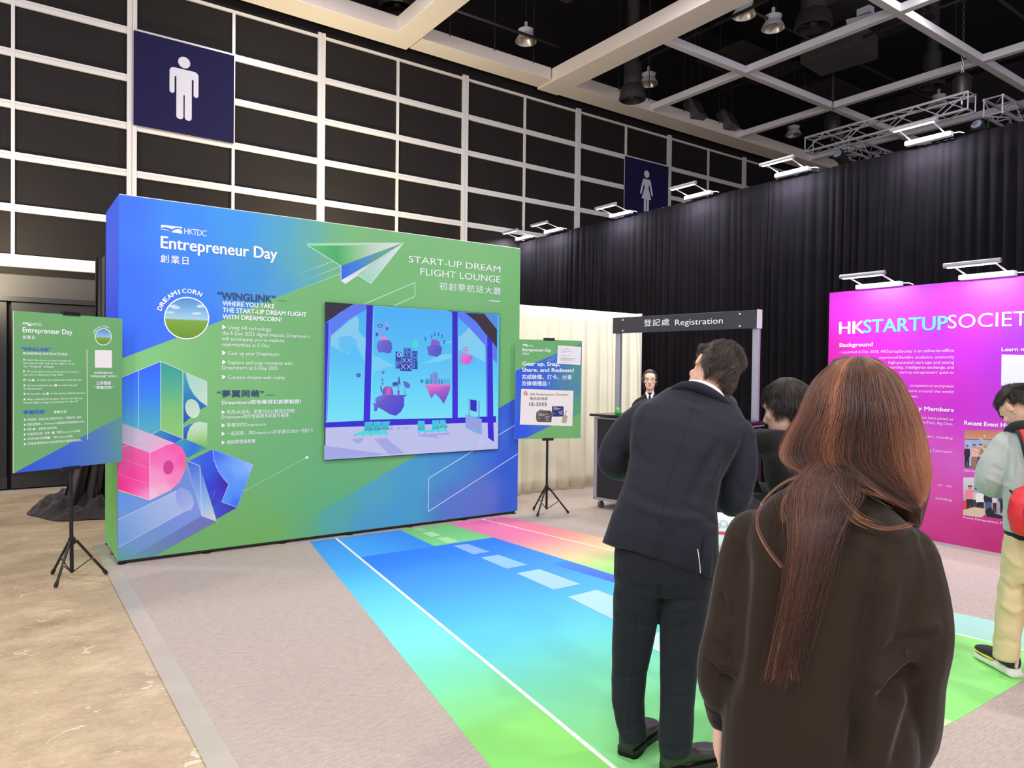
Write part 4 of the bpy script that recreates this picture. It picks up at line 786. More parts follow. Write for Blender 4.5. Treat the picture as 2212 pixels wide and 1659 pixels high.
# black drape gathered behind the backdrop's left end, its foot in a heap on the floor
hd = thing('gathered_black_drape', 'black drape hanging behind the backdrop with its foot heaped on the concrete', 'curtain', (.9, 8.6, 0))
def heap():
    mb = MB(); n, m = 170, 90; vs = []; fs = []
    for i in range(n+1):
        a = 2*pi*i/n
        for j in range(m+1):
            r = j/m; rx = .82*(1+.16*mnoise.noise(Vector((math.cos(a)*1.6, math.sin(a)*1.6, 2)))); ry = .82*(1+.2*mnoise.noise(Vector((math.cos(a)*1.9, math.sin(a)*1.9, 5))))
            x = 1.0+math.cos(a)*r*rx*.92; y = 9.05+math.sin(a)*r*ry*.95
            p = Vector((x*2.6, y*2.6, 0)); wp = Vector((mnoise.noise(p*.8), mnoise.noise(p*.8+Vector((5, 2, 1))), 0))*1.1
            rid = lambda k, o: 1-abs(mnoise.noise((p+wp)*k+Vector((o, o*.7, o*1.3))))*2.2
            fold = .085*max(-.3, rid(1.5, 3))+.05*max(-.4, rid(3.2, 9))+.022*rid(7, 4)
            z = (1-r**2.6)*(.10+.06*mnoise.noise(p*.5))+fold*(1-r**6)+.01
            vs.append((x, y, max(.006, z)))
    for i in range(n):
        for j in range(m):
            q = i*(m+1)+j; fs.append((q, q+1, q+m+2, q+m+1))
    return mb.add(vs, fs)
velour2 = mat('black_velour_dusty', (54, 47, 48), .7, sheen=.35, spec=.25)
sub(heap().build('cloth_heap', velour2, smooth=True), hd)
def hang():
    mb = MB(); n = 90; m = 30; vs = []; fs = []
    for i in range(n+1):
        t = i/n
        for j in range(m+1):
            q = j/m; z = 2.72+(.12-2.72)*q
            spread = .42+.85*max(0, q-.35)**1.6
            x = .80-.55*max(0, q-.4)**1.4+spread*t*1.1; y = 8.5+.10*math.sin(t*34+1.5*q)+.05*math.sin(t*71)+.30*q*q*(1-t)-.05*t
            if j == 0: z -= .06*abs(math.sin(t*20))
            vs.append((x, y, z))
    for i in range(n):
        for j in range(m):
            q = i*(m+1)+j; fs.append((q, q+1, q+m+2, q+m+1))
    return mb.add(vs, fs)
sub(hang().build('hanging_cloth', velour2, smooth=True), hd)
sub(MB().tube([(.82, 8.62, .0), (.82, 8.62, 2.70), ], .018, 8).build('upright', black_metal), hd)

# ================================================================== PINK STAND PANEL
MX, MYL, MZ = 7.045, 4.184, 2.418
mg = thing('pink_panel', 'magenta printed stand panel of the start-up society with photographs', 'display panel', (MX, 3, 0))
sub(MB().span((MX+.002, 0.6, .03), (MX+.06, MYL, MZ)).build('panel_frame', mat('panel_frame_white', (214, 206, 212), .5)), mg)
sub(MB().span((MX-.012, .6, .004), (MX+.06, MYL, .032)).build('base_rail', mat('base_rail_alloy', (196, 188, 192), .35, metal=.5)), mg)
Sm = Surf((MX, MYL, 0), (0, -1, 0), (0, 0, 1)); ag = Art(Sm, .00004); Wm = MYL-.6
def z9(x, y): return (1780+x/5.12, 560+y/5.12)
def zA(x, y): return (1980+x/4.741, 880+y/4.741)
ag.poly([(0, .032), (Wm, .032), (Wm, MZ), (0, MZ)], ('idw', [((1800, 660), (215, 48, 211)), ((1800, 760), (220, 36, 186)), ((1860, 680), (215, 49, 218)), ((1880, 760), (224, 42, 211)), ((2000, 625), (186, 72, 224)), ((2040, 700), (186, 57, 224)), ((2080, 640), (215, 57, 228)), ((2180, 620), (201, 66, 228)), ((2190, 700), (167, 63, 224)), ((2080, 760), (203, 49, 222)), ((2180, 800), (175, 49, 215)), ((2040, 830), (211, 44, 203)), ((2080, 880), (194, 46, 203)), ((2180, 870), (186, 49, 209)), ((2000, 960), (205, 80, 196)), ((2060, 1000), (201, 91, 188)), ((2030, 1060), (203, 78, 167)), ((2010, 1130), (196, 61, 139)), ((2080, 1140), (190, 55, 129)), ((2140, 1180), (177, 44, 112)), ((2150, 1000), (200, 76, 180)), ((2020, 1170), (180, 46, 122)), ((1830, 900), (220, 38, 180)), ((2205, 1190), (177, 44, 112))]), px=False)
# the two event photographs
def photo(A, f, x0, y0, x1, y1, bg, shapes):
    A.poly([f(x0, y0), f(x1, y0+6), f(x1, y1+12), f(x0, y1)], bg)
    for pts, c in shapes: A.poly([f(*p) for p in pts], c)
def figure(cx, top, h, shirt, legs, skin=(186, 140, 120), hair=(44, 34, 34), w_=26):
    return [([(cx-w_*.5, top+h*.16), (cx+w_*.5, top+h*.16), (cx+w_*.62, top+h*.36), (cx+w_*.5, top+h*.55), (cx-w_*.5, top+h*.55), (cx-w_*.62, top+h*.36)], shirt), ([(cx-w_*.42, top+h*.53), (cx+w_*.42, top+h*.53), (cx+w_*.36, top+h), (cx+w_*.06, top+h), (cx, top+h*.66), (cx-w_*.06, top+h), (cx-w_*.36, top+h)], legs),
            ([(cx-w_*.22, top+h*.03), (cx+w_*.22, top+h*.03), (cx+w_*.2, top+h*.13), (cx, top+h*.17), (cx-w_*.2, top+h*.13)], skin), ([(cx-w_*.25, top+h*.06), (cx-w_*.2, top-h*.01), (cx+w_*.2, top-h*.01), (cx+w_*.25, top+h*.06), (cx, top+h*.03)], hair)]
photo(ag, zA, 490, 232, 1000, 622, ('lin', zA(600, 232), zA(600, 640), [(0, (176, 120, 96)), (.22, (196, 140, 112)), (.24, (150, 160, 210)), (.5, (150, 166, 206)), (.8, (96, 80, 90)), (1, (120, 96, 96))]),
      [([(492, 320), (850, 330), (850, 338), (492, 330)], (120, 84, 84)), ([(505, 338), (560, 340), (560, 600), (505, 596)], (160, 176, 216)), ([(690, 430), (860, 440), (860, 640), (690, 632)], (44, 36, 44)), ([(680, 552), (760, 556), (760, 572), (680, 566)], (120, 86, 74))]
      + figure(518, 388, 222, (48, 36, 44), (34, 30, 40), w_=52) + figure(590, 380, 236, (216, 170, 160), (150, 110, 96), w_=62) + figure(655, 378, 240, (214, 176, 168), (52, 40, 48), w_=60)
      + [([(556, 425), (620, 450), (650, 425), (655, 440), (620, 468), (556, 445)], (206, 160, 150)), ([(684, 290), (700, 282), (706, 290), (695, 296)], (255, 224, 190))])
photo(ag, zA, 478, 718, 1000, 1100, ('lin', zA(500, 720), zA(500, 1110), [(0, (206, 200, 206)), (.3, (190, 186, 196)), (.7, (150, 140, 150)), (1, (176, 150, 140))]),
      [([(590, 786), (900, 812), (900, 960), (590, 950)], (74, 122, 206)), ([(596, 800), (880, 822), (880, 880), (596, 870)], (96, 158, 226)), ([(478, 960), (520, 950), (524, 1040), (478, 1050)], (206, 70, 60))]
      + figure(548, 802, 260, (222, 130, 140), (44, 38, 50), w_=90) + figure(605, 830, 220, (190, 184, 190), (50, 46, 60), w_=50) + figure(655, 838, 250, (222, 220, 224), (40, 36, 46), w_=84) + figure(735, 838, 250, (40, 36, 52), (66, 88, 136), w_=80) + figure(800, 860, 220, (214, 190, 196), (44, 40, 50), w_=44) + figure(880, 850, 230, (60, 48, 56), (44, 40, 50), w_=60)
      + [([(478, 1050), (590, 1020), (720, 1040), (690, 1110), (660, 1128), (476, 1102)], (206, 182, 158)), ([(700, 1050), (760, 1020), (800, 1085), (880, 1110), (880, 1142), (720, 1120)], (38, 34, 42)), ([(560, 724), (600, 722), (680, 742), (640, 742)], (240, 236, 240))])
ag.poly([z9(1965, 1052), z9(2300, 1062), z9(2300, 1408), z9(1960, 1396)], (224, 224, 240))
sub(ag.build('printed_face', mat_print('pink_panel_print', .5, bump=.1), None), mg)
sky_ink = mat('sky_blue_print_ink', (110, 196, 246), .6); pale_ink = mat('pale_pink_print_ink', (236, 214, 240), .6)
let(Sm, [('HK', z9(170, 830), z9(442, 812), 27, .03), ('SOCIETY', z9(1370, 775), z9(2440, 714), 31, -.008), ('Background', z9(174, 970), z9(538, 962), 8.6, .03), ('Learn more', z9(1966, 1018), z9(2360, 1012), 8.4, .03),
   ('y Members', zA(20, 34), zA(380, 42), 9.2, .03), ('Recent Event Highlights', zA(490, 186), zA(1135, 210), 9.6, .03)], 'white_text', white_ink, mg, ag.h+.0003)
let(Sm, [('STARTUP', z9(440, 816), z9(1366, 776), 29, .032)], 'blue_text', sky_ink, mg, ag.h+.0003)
let(Sm, [('• Launched in Dec 2018, HKStartupSociety is an online-to-offline', z9(174, 1042), z9(1440, 1026), 6.4, .004), ('experienced founders, incubators, community', z9(612, 1106), z9(1438, 1092), 6.4, .004), ('high-potential start-ups and young', z9(715, 1160), z9(1438, 1152), 6.4, .004),
   ('mentorship, intelligence exchange, and', z9(660, 1216), z9(1438, 1206), 6.4, .004), ('start-up entrepreneurs’ quest to', z9(835, 1268), z9(1436, 1264), 6.4, .004), ('ecosystem-to-ecosystem', z9(950, 1414), z9(1434, 1414), 6.2, .004), ('ecosystems around the world', z9(800, 1472), z9(1432, 1474), 6.2, .004), ('partners.', z9(880, 1526), z9(1042, 1530), 6.2, .004),
   ('mentors have joined as', zA(-40, 118), zA(374, 126), 5.8, .004), ('FinTech, Big Data,', zA(52, 166), zA(374, 182), 5.8, .004), ('members, including', zA(0, 308), zA(370, 320), 5.6, .004), ('including Cyberport,', zA(0, 446), zA(368, 462), 5.6, .004), ('on   our', zA(218, 806), zA(364, 816), 5.4, .004), ('including', zA(196, 944), zA(360, 956), 5.6, .004),
   ('German Accelerator', zA(484, 664), zA(860, 684), 5.4, .004), ('French Entrepreneurs Mission', zA(477, 1142), zA(980, 1206), 5.4, .004)], 'body_text', pale_ink, mg, ag.h+.0003)
flush_all()

# ================================================================== LED ARM LIGHTS on the tops of the drape and the pink panel
lamp_white = mat('lamp_white_enamel', (226, 226, 230), .35); lamp_grey = mat('lamp_grey_alloy', (186, 184, 190), .3, metal=.6)
led_on = mat('led_diffuser_lit', (255, 255, 255), .5, emit=(240, 244, 255), estr=6.0)
def arm_light(label, X, y, z, group, power, rise=.075, reach=.33, L=.44):
    t = thing('arm_light', label, 'lamp', (X, y, z), 0, group)
    def P(m, nm, mt, par=None, **k): return sub(m.build(nm, mt, **k), par or t)
    P(MB().span((X-.055, y-L/2, z+.004), (X+.02, y+L/2, z+.05)), 'lamp_body', lamp_white, bevel=.008)
    P(MB().span((X-.066, y-L/2+.02, z+.012), (X-.0555, y+L/2-.02, z+.044)), 'diffuser', led_on)
    xo, zo = X-reach, z+.03+rise
    for s in (-1, 1):
        P(MB().tube([(X-.03, y+s*L*.36, z+.045), (xo, y+s*L*.36, zo)], .007, 6), 'arm', lamp_white, smooth='auto')
    P(MB().tube([(xo, y-L/2, zo), (xo, y+L/2, zo)], .022, 10), 'head', lamp_grey, smooth='auto')
    P(MB().span((xo-.012, y-L/2+.03, zo-.026), (xo+.014, y+L/2-.03, zo-.019)), 'head_diffuser', led_on)
    P(MB().tube([(X-.01, y-L/2, z+.03), (X, y-L/2-.06, z+.028), (X+.0, y-L/2-.10, z+.008)], .006, 6), 'cable', lamp_white, smooth=True)
    l = area_light('arm_light_glow', (X-.2, y, z+.05), (X-.02, y, z-.9), .36, power, (.9, .92, 1), 'RECTANGLE', .05); sub(l, t)
    return t
ordn = ['farthest', 'second', 'third', 'fourth', 'fifth', 'nearest']
for i, y in enumerate((10.25, 9.42, 7.82, 6.36, 4.97, 3.46)):
    lab = ['white arm light on the black drape top, half behind the backdrop corner', 'white arm light on the black drape, second from its far end', 'white arm light on the black drape just left of the female sign', 'white arm light on the black drape just right of the female sign', 'white arm light on the black drape left of the truss end', 'white arm light on the black drape in front of the truss'][i]
    arm_light(lab, CX-.06, y, CZ, 'arm lights along the drape', 30)
arm_light('white arm light on the pink panel nearest its black-drape end', MX, 3.66, MZ, 'arm lights on the pink panel', 6)
arm_light('white arm light on the pink panel, second from its black-drape end', MX, 2.71, MZ, 'arm lights on the pink panel', 6)

# ================================================================== REGISTRATION DESK
c0 = np.array([5.553, 6.149]); c1 = np.array([5.862, 4.368]); e = (c1-c0)/np.linalg.norm(c1-c0); LR = np.linalg.norm(c1-c0)
nb = np.array([-e[1], e[0]])     # away from the camera
if np.dot(nb, c0) < 0: nb = -nb
rz = math.atan2(e[1], e[0])
def D(s, d, z): return (c0[0]+e[0]*s+nb[0]*d, c0[1]+e[1]*s+nb[1]*d, z)
def dbox(s0, s1, d0, d1, z0, z1, mb=None):
    return (mb or MB()).prism([D(s0, d0, z0), D(s1, d0, z0), D(s1, d1, z0), D(s0, d1, z0)], (0, 0, z1-z0))
rg = thing('registration_desk', 'black registration desk on castors with an overhead black Registration sign', 'counter', D(LR/2, .3, 0), rz)
grey_alu = mat('brushed_alu_profile', (176, 176, 184), .35, metal=.55); blackl = mat('black_laminate', (34, 31, 35), .4)
sub(dbox(.03, LR-.03, .015, .5, .13, 1.03).build('carcass', blackl), rg)
for s in (.0, LR-.045): sub(dbox(s, s+.045, 0, .05, .11, 1.04).build('corner_profile', grey_alu, bevel=.004), rg)
sub(dbox(.0, LR, .0, .5, .10, .13).build('bottom_profile', grey_alu), rg); sub(dbox(.0, LR, .0, .5, 1.03, 1.045).build('top_profile', grey_alu), rg)
sub(dbox(-.03, LR+.02, -.05, .52, 1.058, 1.085).build('worktop', mat('black_worktop', (26, 24, 27), .25), bevel=.003), rg)
castor_m = mat('castor_metal', (176, 174, 176), .3, metal=.8)
for s, d in ((.07, .06), (LR-.07, .06), (.07, .44), (LR-.07, .44)):
    b = MB(); p = D(s, d, 0); b.span((p[0]-.03, p[1]-.03, .085), (p[0]+.03, p[1]+.03, .098)); b.tube([(p[0]-.028, p[1], .042), (p[0]-.02, p[1], .09)], .006, 6); b.tube([(p[0]+.028, p[1], .042), (p[0]+.02, p[1], .09)], .006, 6)
    ca = sub(b.build('castor', castor_m), rg)
    sub(MB().tube([(p[0]-.016, p[1], .042), (p[0]+.016, p[1], .042)], .038, 16).build('wheel', mat('grey_castor_tyre', (70, 68, 70), .6), smooth='auto'), ca)
ZF0, ZF1 = 2.02, 2.205
for s, d in ((.05, .36), (LR-.05, .36)):
    sub(dbox(s-.03, s+.035, d-.0, d+.05, 1.085, ZF1-.002).build('post', grey_alu, bevel=.004), rg)
sub(dbox(.0, LR-.02, .33, .356, ZF0, ZF1).build('fascia_board', mat('charcoal_fascia', (52, 50, 57), .45), bevel=.003), rg)
sub(dbox(LR-.018, LR-.002, .325, .41, ZF0-.0, ZF1+.006).build('fascia_end', alu), rg)
Sr = Surf(D(0, .33, 0), (e[0], e[1], 0), (0, 0, 1)); lfW = LR-.185
for s in (.15, LR-.20):
    for z in (ZF0+.028, ZF1-.032):
        q = np.array(D(s, .33, z)); sub(MB().tube([q+np.array([*nb, 0])*.004, q-np.array([*nb, 0])*.009], .011, 12).build('screw_cap', mat('bright_cap', (226, 226, 226), .2, metal=.7), smooth='auto'), rg)
def z7(x, y): return (1280+x/3.457, 640+y/3.457)
let(Sr, [('登記處', z7(384, 218), z7(574, 215), 13.6, .004, {'ref': .86, 'space': 1.15}), ('Registration', z7(617, 214), z7(973, 206), 13.0, .006)], 'sign_text', white_ink, rg, .003)
flush_all()
p = np.array(D(.22, .16, 1.0865)); tag(MB().lathe([(.03, 0), (.033, .01), (.028, .05), (.024, .055), (.012, .075), (.0, .078)], p, 16).build('hand_bell', mat('bright_green_plastic', (52, 176, 80), .4), smooth=True), 'small bright green dome-shaped object on the left end of the registration desk', 'desk item')
pt = tag(dbox(1.60, 1.76, .1, .22, 1.086, 1.098).build('tablet', mat('tablet_black', (28, 27, 30), .25), bevel=.003), 'black tablet lying at the right end of the registration desk', 'tablet')
# ================================================================== TOILET SIGNS ON THE WALL
navy_board = mat('navy_sign_board', (22, 18, 62), .8, spec=.2); picto = mat('white_pictogram', (192, 190, 206), .5)
def sign(label, x0, x1, z0, z1, female):
    t = thing('toilet_sign', label, 'sign', ((x0+x1)/2, YW-.05, z0))
    sub(MB().span((x0, YW-.062, z0), (x1, YW-.046, z1)).build('board', navy_board), t)
    h = (z1-z0); cx = (x0+x1)/2-.02; k = h*.69/2.05; zb = z0+h*.155
    mb = MB(); lay = [0]
    def pl(pts): lay[0] += 1; mb.prism([(cx+p[0]*k, YW-.0625, zb+p[1]*k) for p in pts], (0, -.002-.0006*lay[0], 0))
    def rr(x0_, x1_, y0_, y1_, r):
        o = []
        for (ax, ay, a0) in ((x1_-r, y1_-r, 0), (x0_+r, y1_-r, pi/2), (x0_+r, y0_+r, pi), (x1_-r, y0_+r, 1.5*pi)):
            o += [(ax+r*math.cos(a0+pi/2*i/5), ay+r*math.sin(a0+pi/2*i/5)) for i in range(6)]
        return o
    pl([(.185*math.cos(a), 1.87+.185*math.sin(a)) for a in [2*pi*i/28 for i in range(28)]])
    if not female:
        pl(rr(-.44, .44, 1.36, 1.64, .13)); pl(rr(-.44, -.29, .80, 1.55, .074)); pl(rr(.29, .44, .80, 1.55, .074)); pl([(-.235, .8), (.235, .8), (.235, 1.4), (-.235, 1.4)])
        pl(rr(-.235, -.02, 0, .95, .09)); pl(rr(.02, .235, 0, .95, .09))
    else:
        pl([(-.2, 1.62), (.2, 1.62), (.25, 1.56), (.13, 1.2), (.34, .62), (-.34, .62), (-.13, 1.2), (-.25, 1.56)])
        for s in (-1, 1):
            pl([(s*.18, 1.62), (s*.27, 1.58), (s*.46, .88), (s*.42, .82), (s*.36, .84), (s*.17, 1.45)]); pl([(s*.03, .64), (s*.17, .64), (s*.17, .0), (s*.03, .0)])
    sub(mb.build('pictogram', picto), t)
sign('navy wall sign with a white standing man pictogram, high above the backdrop', 1.41, 2.665, 4.72, 5.94, False)
sign('navy wall sign with a white woman in a dress pictogram, above the drape', 10.27, 11.53, 4.72, 5.94, True)

# ================================================================== HIGH-BAY LAMPS UNDER THE DECK
bay_white = mat('bay_lamp_white', (214, 212, 222), .4); bay_alu = mat('bay_lamp_reflector', (214, 206, 200), .28, metal=.85)
def bay_lamp(label, px, py, Z=7.25):
    p = G(px, py, Z); t = thing('high_bay_lamp', label, 'lamp', p, 0, 'bell-shaped high-bay lamps')
    # outer skin and reflector are separate parts
    a = MB().lathe([(.0, .18), (.10, .18), (.138, .165), (.14, .15), (.118, .10), (.122, .085), (.178, -.01), (.186, -.035)], (p[0], p[1], p[2]), 28, cap=False)
    sub(a.build('housing', bay_white, smooth='auto'), t)
    r = MB().lathe([(.185, -.036), (.172, -.005), (.132, .055), (.09, .085), (.0, .09)], (p[0], p[1], p[2]), 28, cap=False)
    sub(r.build('reflector', bay_alu, smooth='auto'), t)
    sub(MB().tube([(p[0], p[1], p[2]+.2), (p[0], p[1], p[2]+.30)], .03, 10).build('socket', bay_white, smooth='auto'), t)
    sub(MB().tube([(p[0], p[1], p[2]+.3), (p[0], p[1], 9.2)], .008, 6).build('suspension', pipe_m), t)
bay_lamp('white bell lamp alone in the dark bay above the backdrop right end', 1136, 86)
bay_lamp('white bell lamp in the bay beyond the second wide beam', 1401, 178)
bay_lamp('white bell lamp, left one of the pair at the top beam', 1607, 29)
bay_lamp('white bell lamp, right one of the pair at the top beam', 1670, 57)
bay_lamp('white bell lamp just left of the truss end', 1714, 289)
bay_lamp('white bell lamp just above the middle of the truss', 2027, 224)
# round air diffusers
duct_m = mat('dark_duct_paint', (62, 58, 62), .55, metal=.2); duct_in = mat('duct_inner', (20, 18, 20), .6)
def diffuser(label, px, py, Z=7.2, k=1.0):
    p = G(px, py, Z); t = thing('air_diffuser', label, 'air diffuser', p, 0, 'round ceiling air diffusers')
    sub(MB().lathe([(.20*k, .62), (.20*k, .25), (.26*k, .2), (.30*k, .0), (.26*k, -.02)], p, 28, cap=False).build('duct_drum', duct_m, smooth='auto'), t)
    sub(MB().lathe([(.26*k, -.02), (.22*k, .03), (.2*k, .12), (0, .14)], p, 28, cap=False).build('throat', duct_in, smooth='auto'), t)
    sub(MB().lathe([(0, .0), (.055*k, .01), (.07*k, .05), (.03*k, .1), (0, .1)], p, 16, cap=False).build('hub', duct_m, smooth='auto'), t)
    for i in range(3):
        a = 2*pi*i/3; sub(MB().tube([p+np.array([.05*k*math.cos(a), .05*k*math.sin(a), .04]), p+np.array([.22*k*math.cos(a), .22*k*math.sin(a), .04])], .01, 6).build('spoke', duct_m), t)
    sub(MB().lathe([(.14*k, .62), (.14*k, 2.0)], p, 16).build('riser_duct', duct_m, smooth='auto'), t)
diffuser('dark round air diffuser in the left bay at the top edge of the photo', 858, 18)
diffuser('dark round air diffuser in the bay above the female sign', 1366, 215, 6.45, k=.8)
diffuser('dark round air diffuser right of the pair of bell lamps', 1757, 58)
diffuser('dark round air diffuser above the right part of the truss', 2012, 186, k=.8)
# ceiling fixtures
grey_box = mat('grey_speaker_box', (84, 80, 88), .6)
def hung_box(name, label, cat, px, py, Z, dims, m, rz=0.0, tilt=0.0, group=None):
    p = G(px, py, Z); t = thing(name, label, cat, p, 0, group)
    R = Matrix.Rotation(rz, 3, 'Z') @ Matrix.Rotation(tilt, 3, 'X')
    sub(MB().box(p, dims, M=R).build('cabinet', m, bevel=.01), t)
    sub(MB().box(p+np.array(R @ Vector((0, -dims[1]/2-.004, 0))), (dims[0]*.88, .006, dims[2]*.86), M=R).build('grille', mat('speaker_grille', (66, 62, 70), .8), ), t)
    for s in (-1, 1): sub(MB().tube([p+np.array([s*dims[0]*.3, 0, dims[2]*.4]), p+np.array([s*dims[0]*.3, 0, 1.9])], .007, 6).build('hanger_rod', pipe_m), t)
hung_box('ceiling_speaker', 'dark grey square loudspeaker box, left of the pair above the back beam', 'loudspeaker', 1501, 239, 7.05, (.42, .22, .40), grey_box, .2, -.5, 'pair of ceiling loudspeakers')
hung_box('ceiling_speaker', 'dark grey square loudspeaker box, right of the pair above the back beam', 'loudspeaker', 1572, 262, 7.05, (.42, .22, .40), grey_box, .2, -.5, 'pair of ceiling loudspeakers')
p = G(1812, 108, 7.3); t = thing('vent_duct', 'dark grey boxy vent duct under the ceiling right of the bell lamps', 'duct', p)
sub(MB().box(p, (.8, 1.0, .4), rz=.1).build('duct_body', mat('vent_duct_grey', (70, 64, 66), .6)), t); sub(MB().box(p+np.array([0, 0, .8]), (.4, .4, 1.2), rz=.1).build('duct_riser', mat('vent_duct_grey')), t)
p = G(1868, 42, 7.0); t = thing('projector_light', 'white flat panel light with a white driver box hanging near the top right', 'lamp', p)
sub(MB().box(p, (.16, .50, .02), M=Matrix.Rotation(.35, 3, 'Z') @ Matrix.Rotation(.35, 3, 'Y')).build('flat_panel', mat('white_panel_plastic', (206, 208, 224), .4)), t)
sub(MB().box(p+np.array([.05, .02, .14]), (.14, .2, .1)).build('driver_box', mat('white_panel_plastic')), t); sub(MB().tube([p+np.array([.05, .02, .18]), p+np.array([.05, .02, 2.1])], .01, 6).build('suspension', pipe_m), t)

# ================================================================== LIGHTING TRUSS
tr_m = mat('bare_truss_alloy', (206, 202, 214), .3, metal=.55)
def truss_run(a, b, w_, up=(0, 0, 1), root=None):
    a, b = np.array(a, float), np.array(b, float); L = np.linalg.norm(b-a); e = (b-a)/L; up = np.array(up, float); s_ = np.cross(e, up); s_ /= np.linalg.norm(s_)
    off = [(0, 0), (w_, 0), (w_, w_), (0, w_)]; cr = []
    for (i, j) in off:
        q = a+s_*i+up*j; sub(MB().tube([q, q+e*L], .022, 8).build('chord', tr_m, smooth='auto'), root); cr.append(q)
    n = max(1, int(round(L/(w_*1.6))))
    for f in range(4):
        q0, q1 = cr[f], cr[(f+1) % 4]; mb = MB()
        for i in range(n):
            x0, x1 = e*(L*i/n), e*(L*(i+1)/n)
            mb.tube([q0+x0, q1+x1] if i % 2 == 0 else [q1+x0, q0+x1], .010, 6)
            mb.tube([q0+x1, q1+x1], .010, 6) if f % 2 == 0 or i == n-1 else None
        mb.tube([q0, q1], .012, 6)
        sub(mb.build('bracing', tr_m), root)
TX, TZ, TW = 12.35, 5.68, .26
ty0, ty1 = 4.98, 7.72
tt = thing('lighting_truss', 'bare aluminium box truss ring hung on chains above the drape', 'truss', (TX, 6.3, TZ))
truss_run((TX, ty1, TZ), (TX, ty0, TZ), TW, root=tt); truss_run((TX+.3, ty1-.26, TZ), (TX+3.2, ty1-.26, TZ), TW, root=tt); truss_run((TX+.3, ty0, TZ), (TX+3.2, ty0, TZ), TW, root=tt); truss_run((TX+3.2, ty1, TZ), (TX+3.2, ty0, TZ), TW, root=tt)
black_gear = mat('black_stage_gear', (26, 24, 27), .5); chain_m = mat('steel_chain', (120, 118, 126), .35, metal=.8)
def hoist(label, y, x=TX+.13):
    t = thing('chain_hoist', label, 'hoist', (x, y, TZ+.3), 0, 'chain hoists carrying the truss')
    sub(MB().lathe([(.05, .0), (.13, .03), (.14, .3), (.10, .36), (.04, .4)], (x, y, TZ+.32), 18).build('motor_body', black_gear, smooth='auto'), t)
    sub(MB().lathe([(.06, -.12), (.10, -.1), (.12, .04)], (x+.16, y-.05, TZ+.34), 14).build('chain_bag', black_gear, smooth='auto'), t)
    mb = MB()
    z = TZ+.7; i = 0
    while z < 9.1:
        d = (.016, 0) if i % 2 else (0, .016)
        mb.tube([(x-d[0], y-d[1], z), (x-d[0], y-d[1], z+.06)], .006, 5); mb.tube([(x+d[0], y+d[1], z), (x+d[0], y+d[1], z+.06)], .006, 5); z += .062; i += 1
    sub(mb.build('chain', chain_m), t)
    sub(MB().tube([(x, y, TZ+.2), (x, y, TZ+.34)], .02, 8).build('hook', chain_m), t)
hoist('black chain hoist on the left end of the truss', ty1-.3); hoist('black chain hoist on the right end of the truss', ty0+.25)
def stage_light(label, x, y):
    t = thing('stage_light', label, 'lamp', (x, y, TZ-.3), 0, 'stage lights under the truss')
    R = Matrix.Rotation(.5, 3, 'Y')
    sub(MB().tube([(x-.12, y, TZ-.14), (x+.14, y, TZ-.26)], [.10, .085], 16).build('lamp_body', black_gear, smooth='auto'), t)
    sub(MB().tube([(x-.125, y, TZ-.137), (x-.135, y, TZ-.132)], .075, 16).build('lens', mat('lamp_lens', (140, 150, 170), .1)), t)
    sub(MB().tube([(x, y-.12, TZ-.2), (x, y-.12, TZ-.06), (x, y+.12, TZ-.06), (x, y+.12, TZ-.2)], .012, 6).build('yoke', black_gear), t); sub(MB().tube([(x, y, TZ-.06), (x, y, TZ+.01)], .015, 6).build('clamp', chain_m), t)
stage_light('black stage light hung under the left end of the truss', TX+.02, ty1-.55); stage_light('black stage light under the left cross arm of the truss', TX+.9, ty1-.62); stage_light('black stage light under the right end of the truss', TX+.3, ty0+.05)
# ================================================================== PEOPLE: tools
def pxdepth(px, depth, py=829.5):
    """plan position at a given depth along the optical axis"""
    d = ray(px, py); h = np.array([_f[0], _f[1], 0]); h /= np.linalg.norm(h)
    return EYE + d*(depth/np.dot(d, h))
class Person:
    def __init__(s, label, px, depth, name='person', face=0.0):
        p = pxdepth(px, depth); s.o = np.array([p[0], p[1], 0.0])
        s.ey = s.o/np.linalg.norm(s.o); s.ex = np.array([s.ey[1], -s.ey[0], 0.0])
        s.root = thing(name, label, 'person', s.o, math.atan2(s.ex[1], s.ex[0]))
    def L(s, px, py, ly):
        q = on_plane(px, py, s.o+s.ey*ly, s.ey)-s.o
        return np.array([q@s.ex, q@s.ey, q[2]])
    def ring(s, pl, pr, ly, b, pw=2.4, tip=0.0, n=28):
        A, B = s.L(*pl, ly), s.L(*pr, ly); c = (A+B)/2; a = (B-A)/2
        bv = np.array([0, math.cos(tip), -math.sin(tip)])*b
        return ering(c, a, bv, pw, n)
def ering(c, a, b, pw=2.4, n=28):
    o = []
    for i in range(n):
        t = 2*pi*i/n; ct, st = math.cos(t), math.sin(t)
        o.append(np.array(c)+np.array(a)*(abs(ct)**(2/pw)*(1 if ct >= 0 else -1))+np.array(b)*(abs(st)**(2/pw)*(1 if st >= 0 else -1)))
    return o
def scale_ring(r, k):
    c = sum(r)/len(r); return [c+(p-c)*k for p in r]
def catmull(pts, n=6):
    P = [np.array(p, float) for p in pts]; P = [2*P[0]-P[1]]+P+[2*P[-1]-P[-2]]; out = []
    for i in range(1, len(P)-2):
        for k in range(n):
            t = k/n; out.append(.5*((2*P[i])+(-P[i-1]+P[i+1])*t+(2*P[i-1]-5*P[i]+4*P[i+1]-P[i+2])*t*t+(-P[i-1]+3*P[i]-3*P[i+1]+P[i+2])*t**3))
    out.append(P[-2]); return out
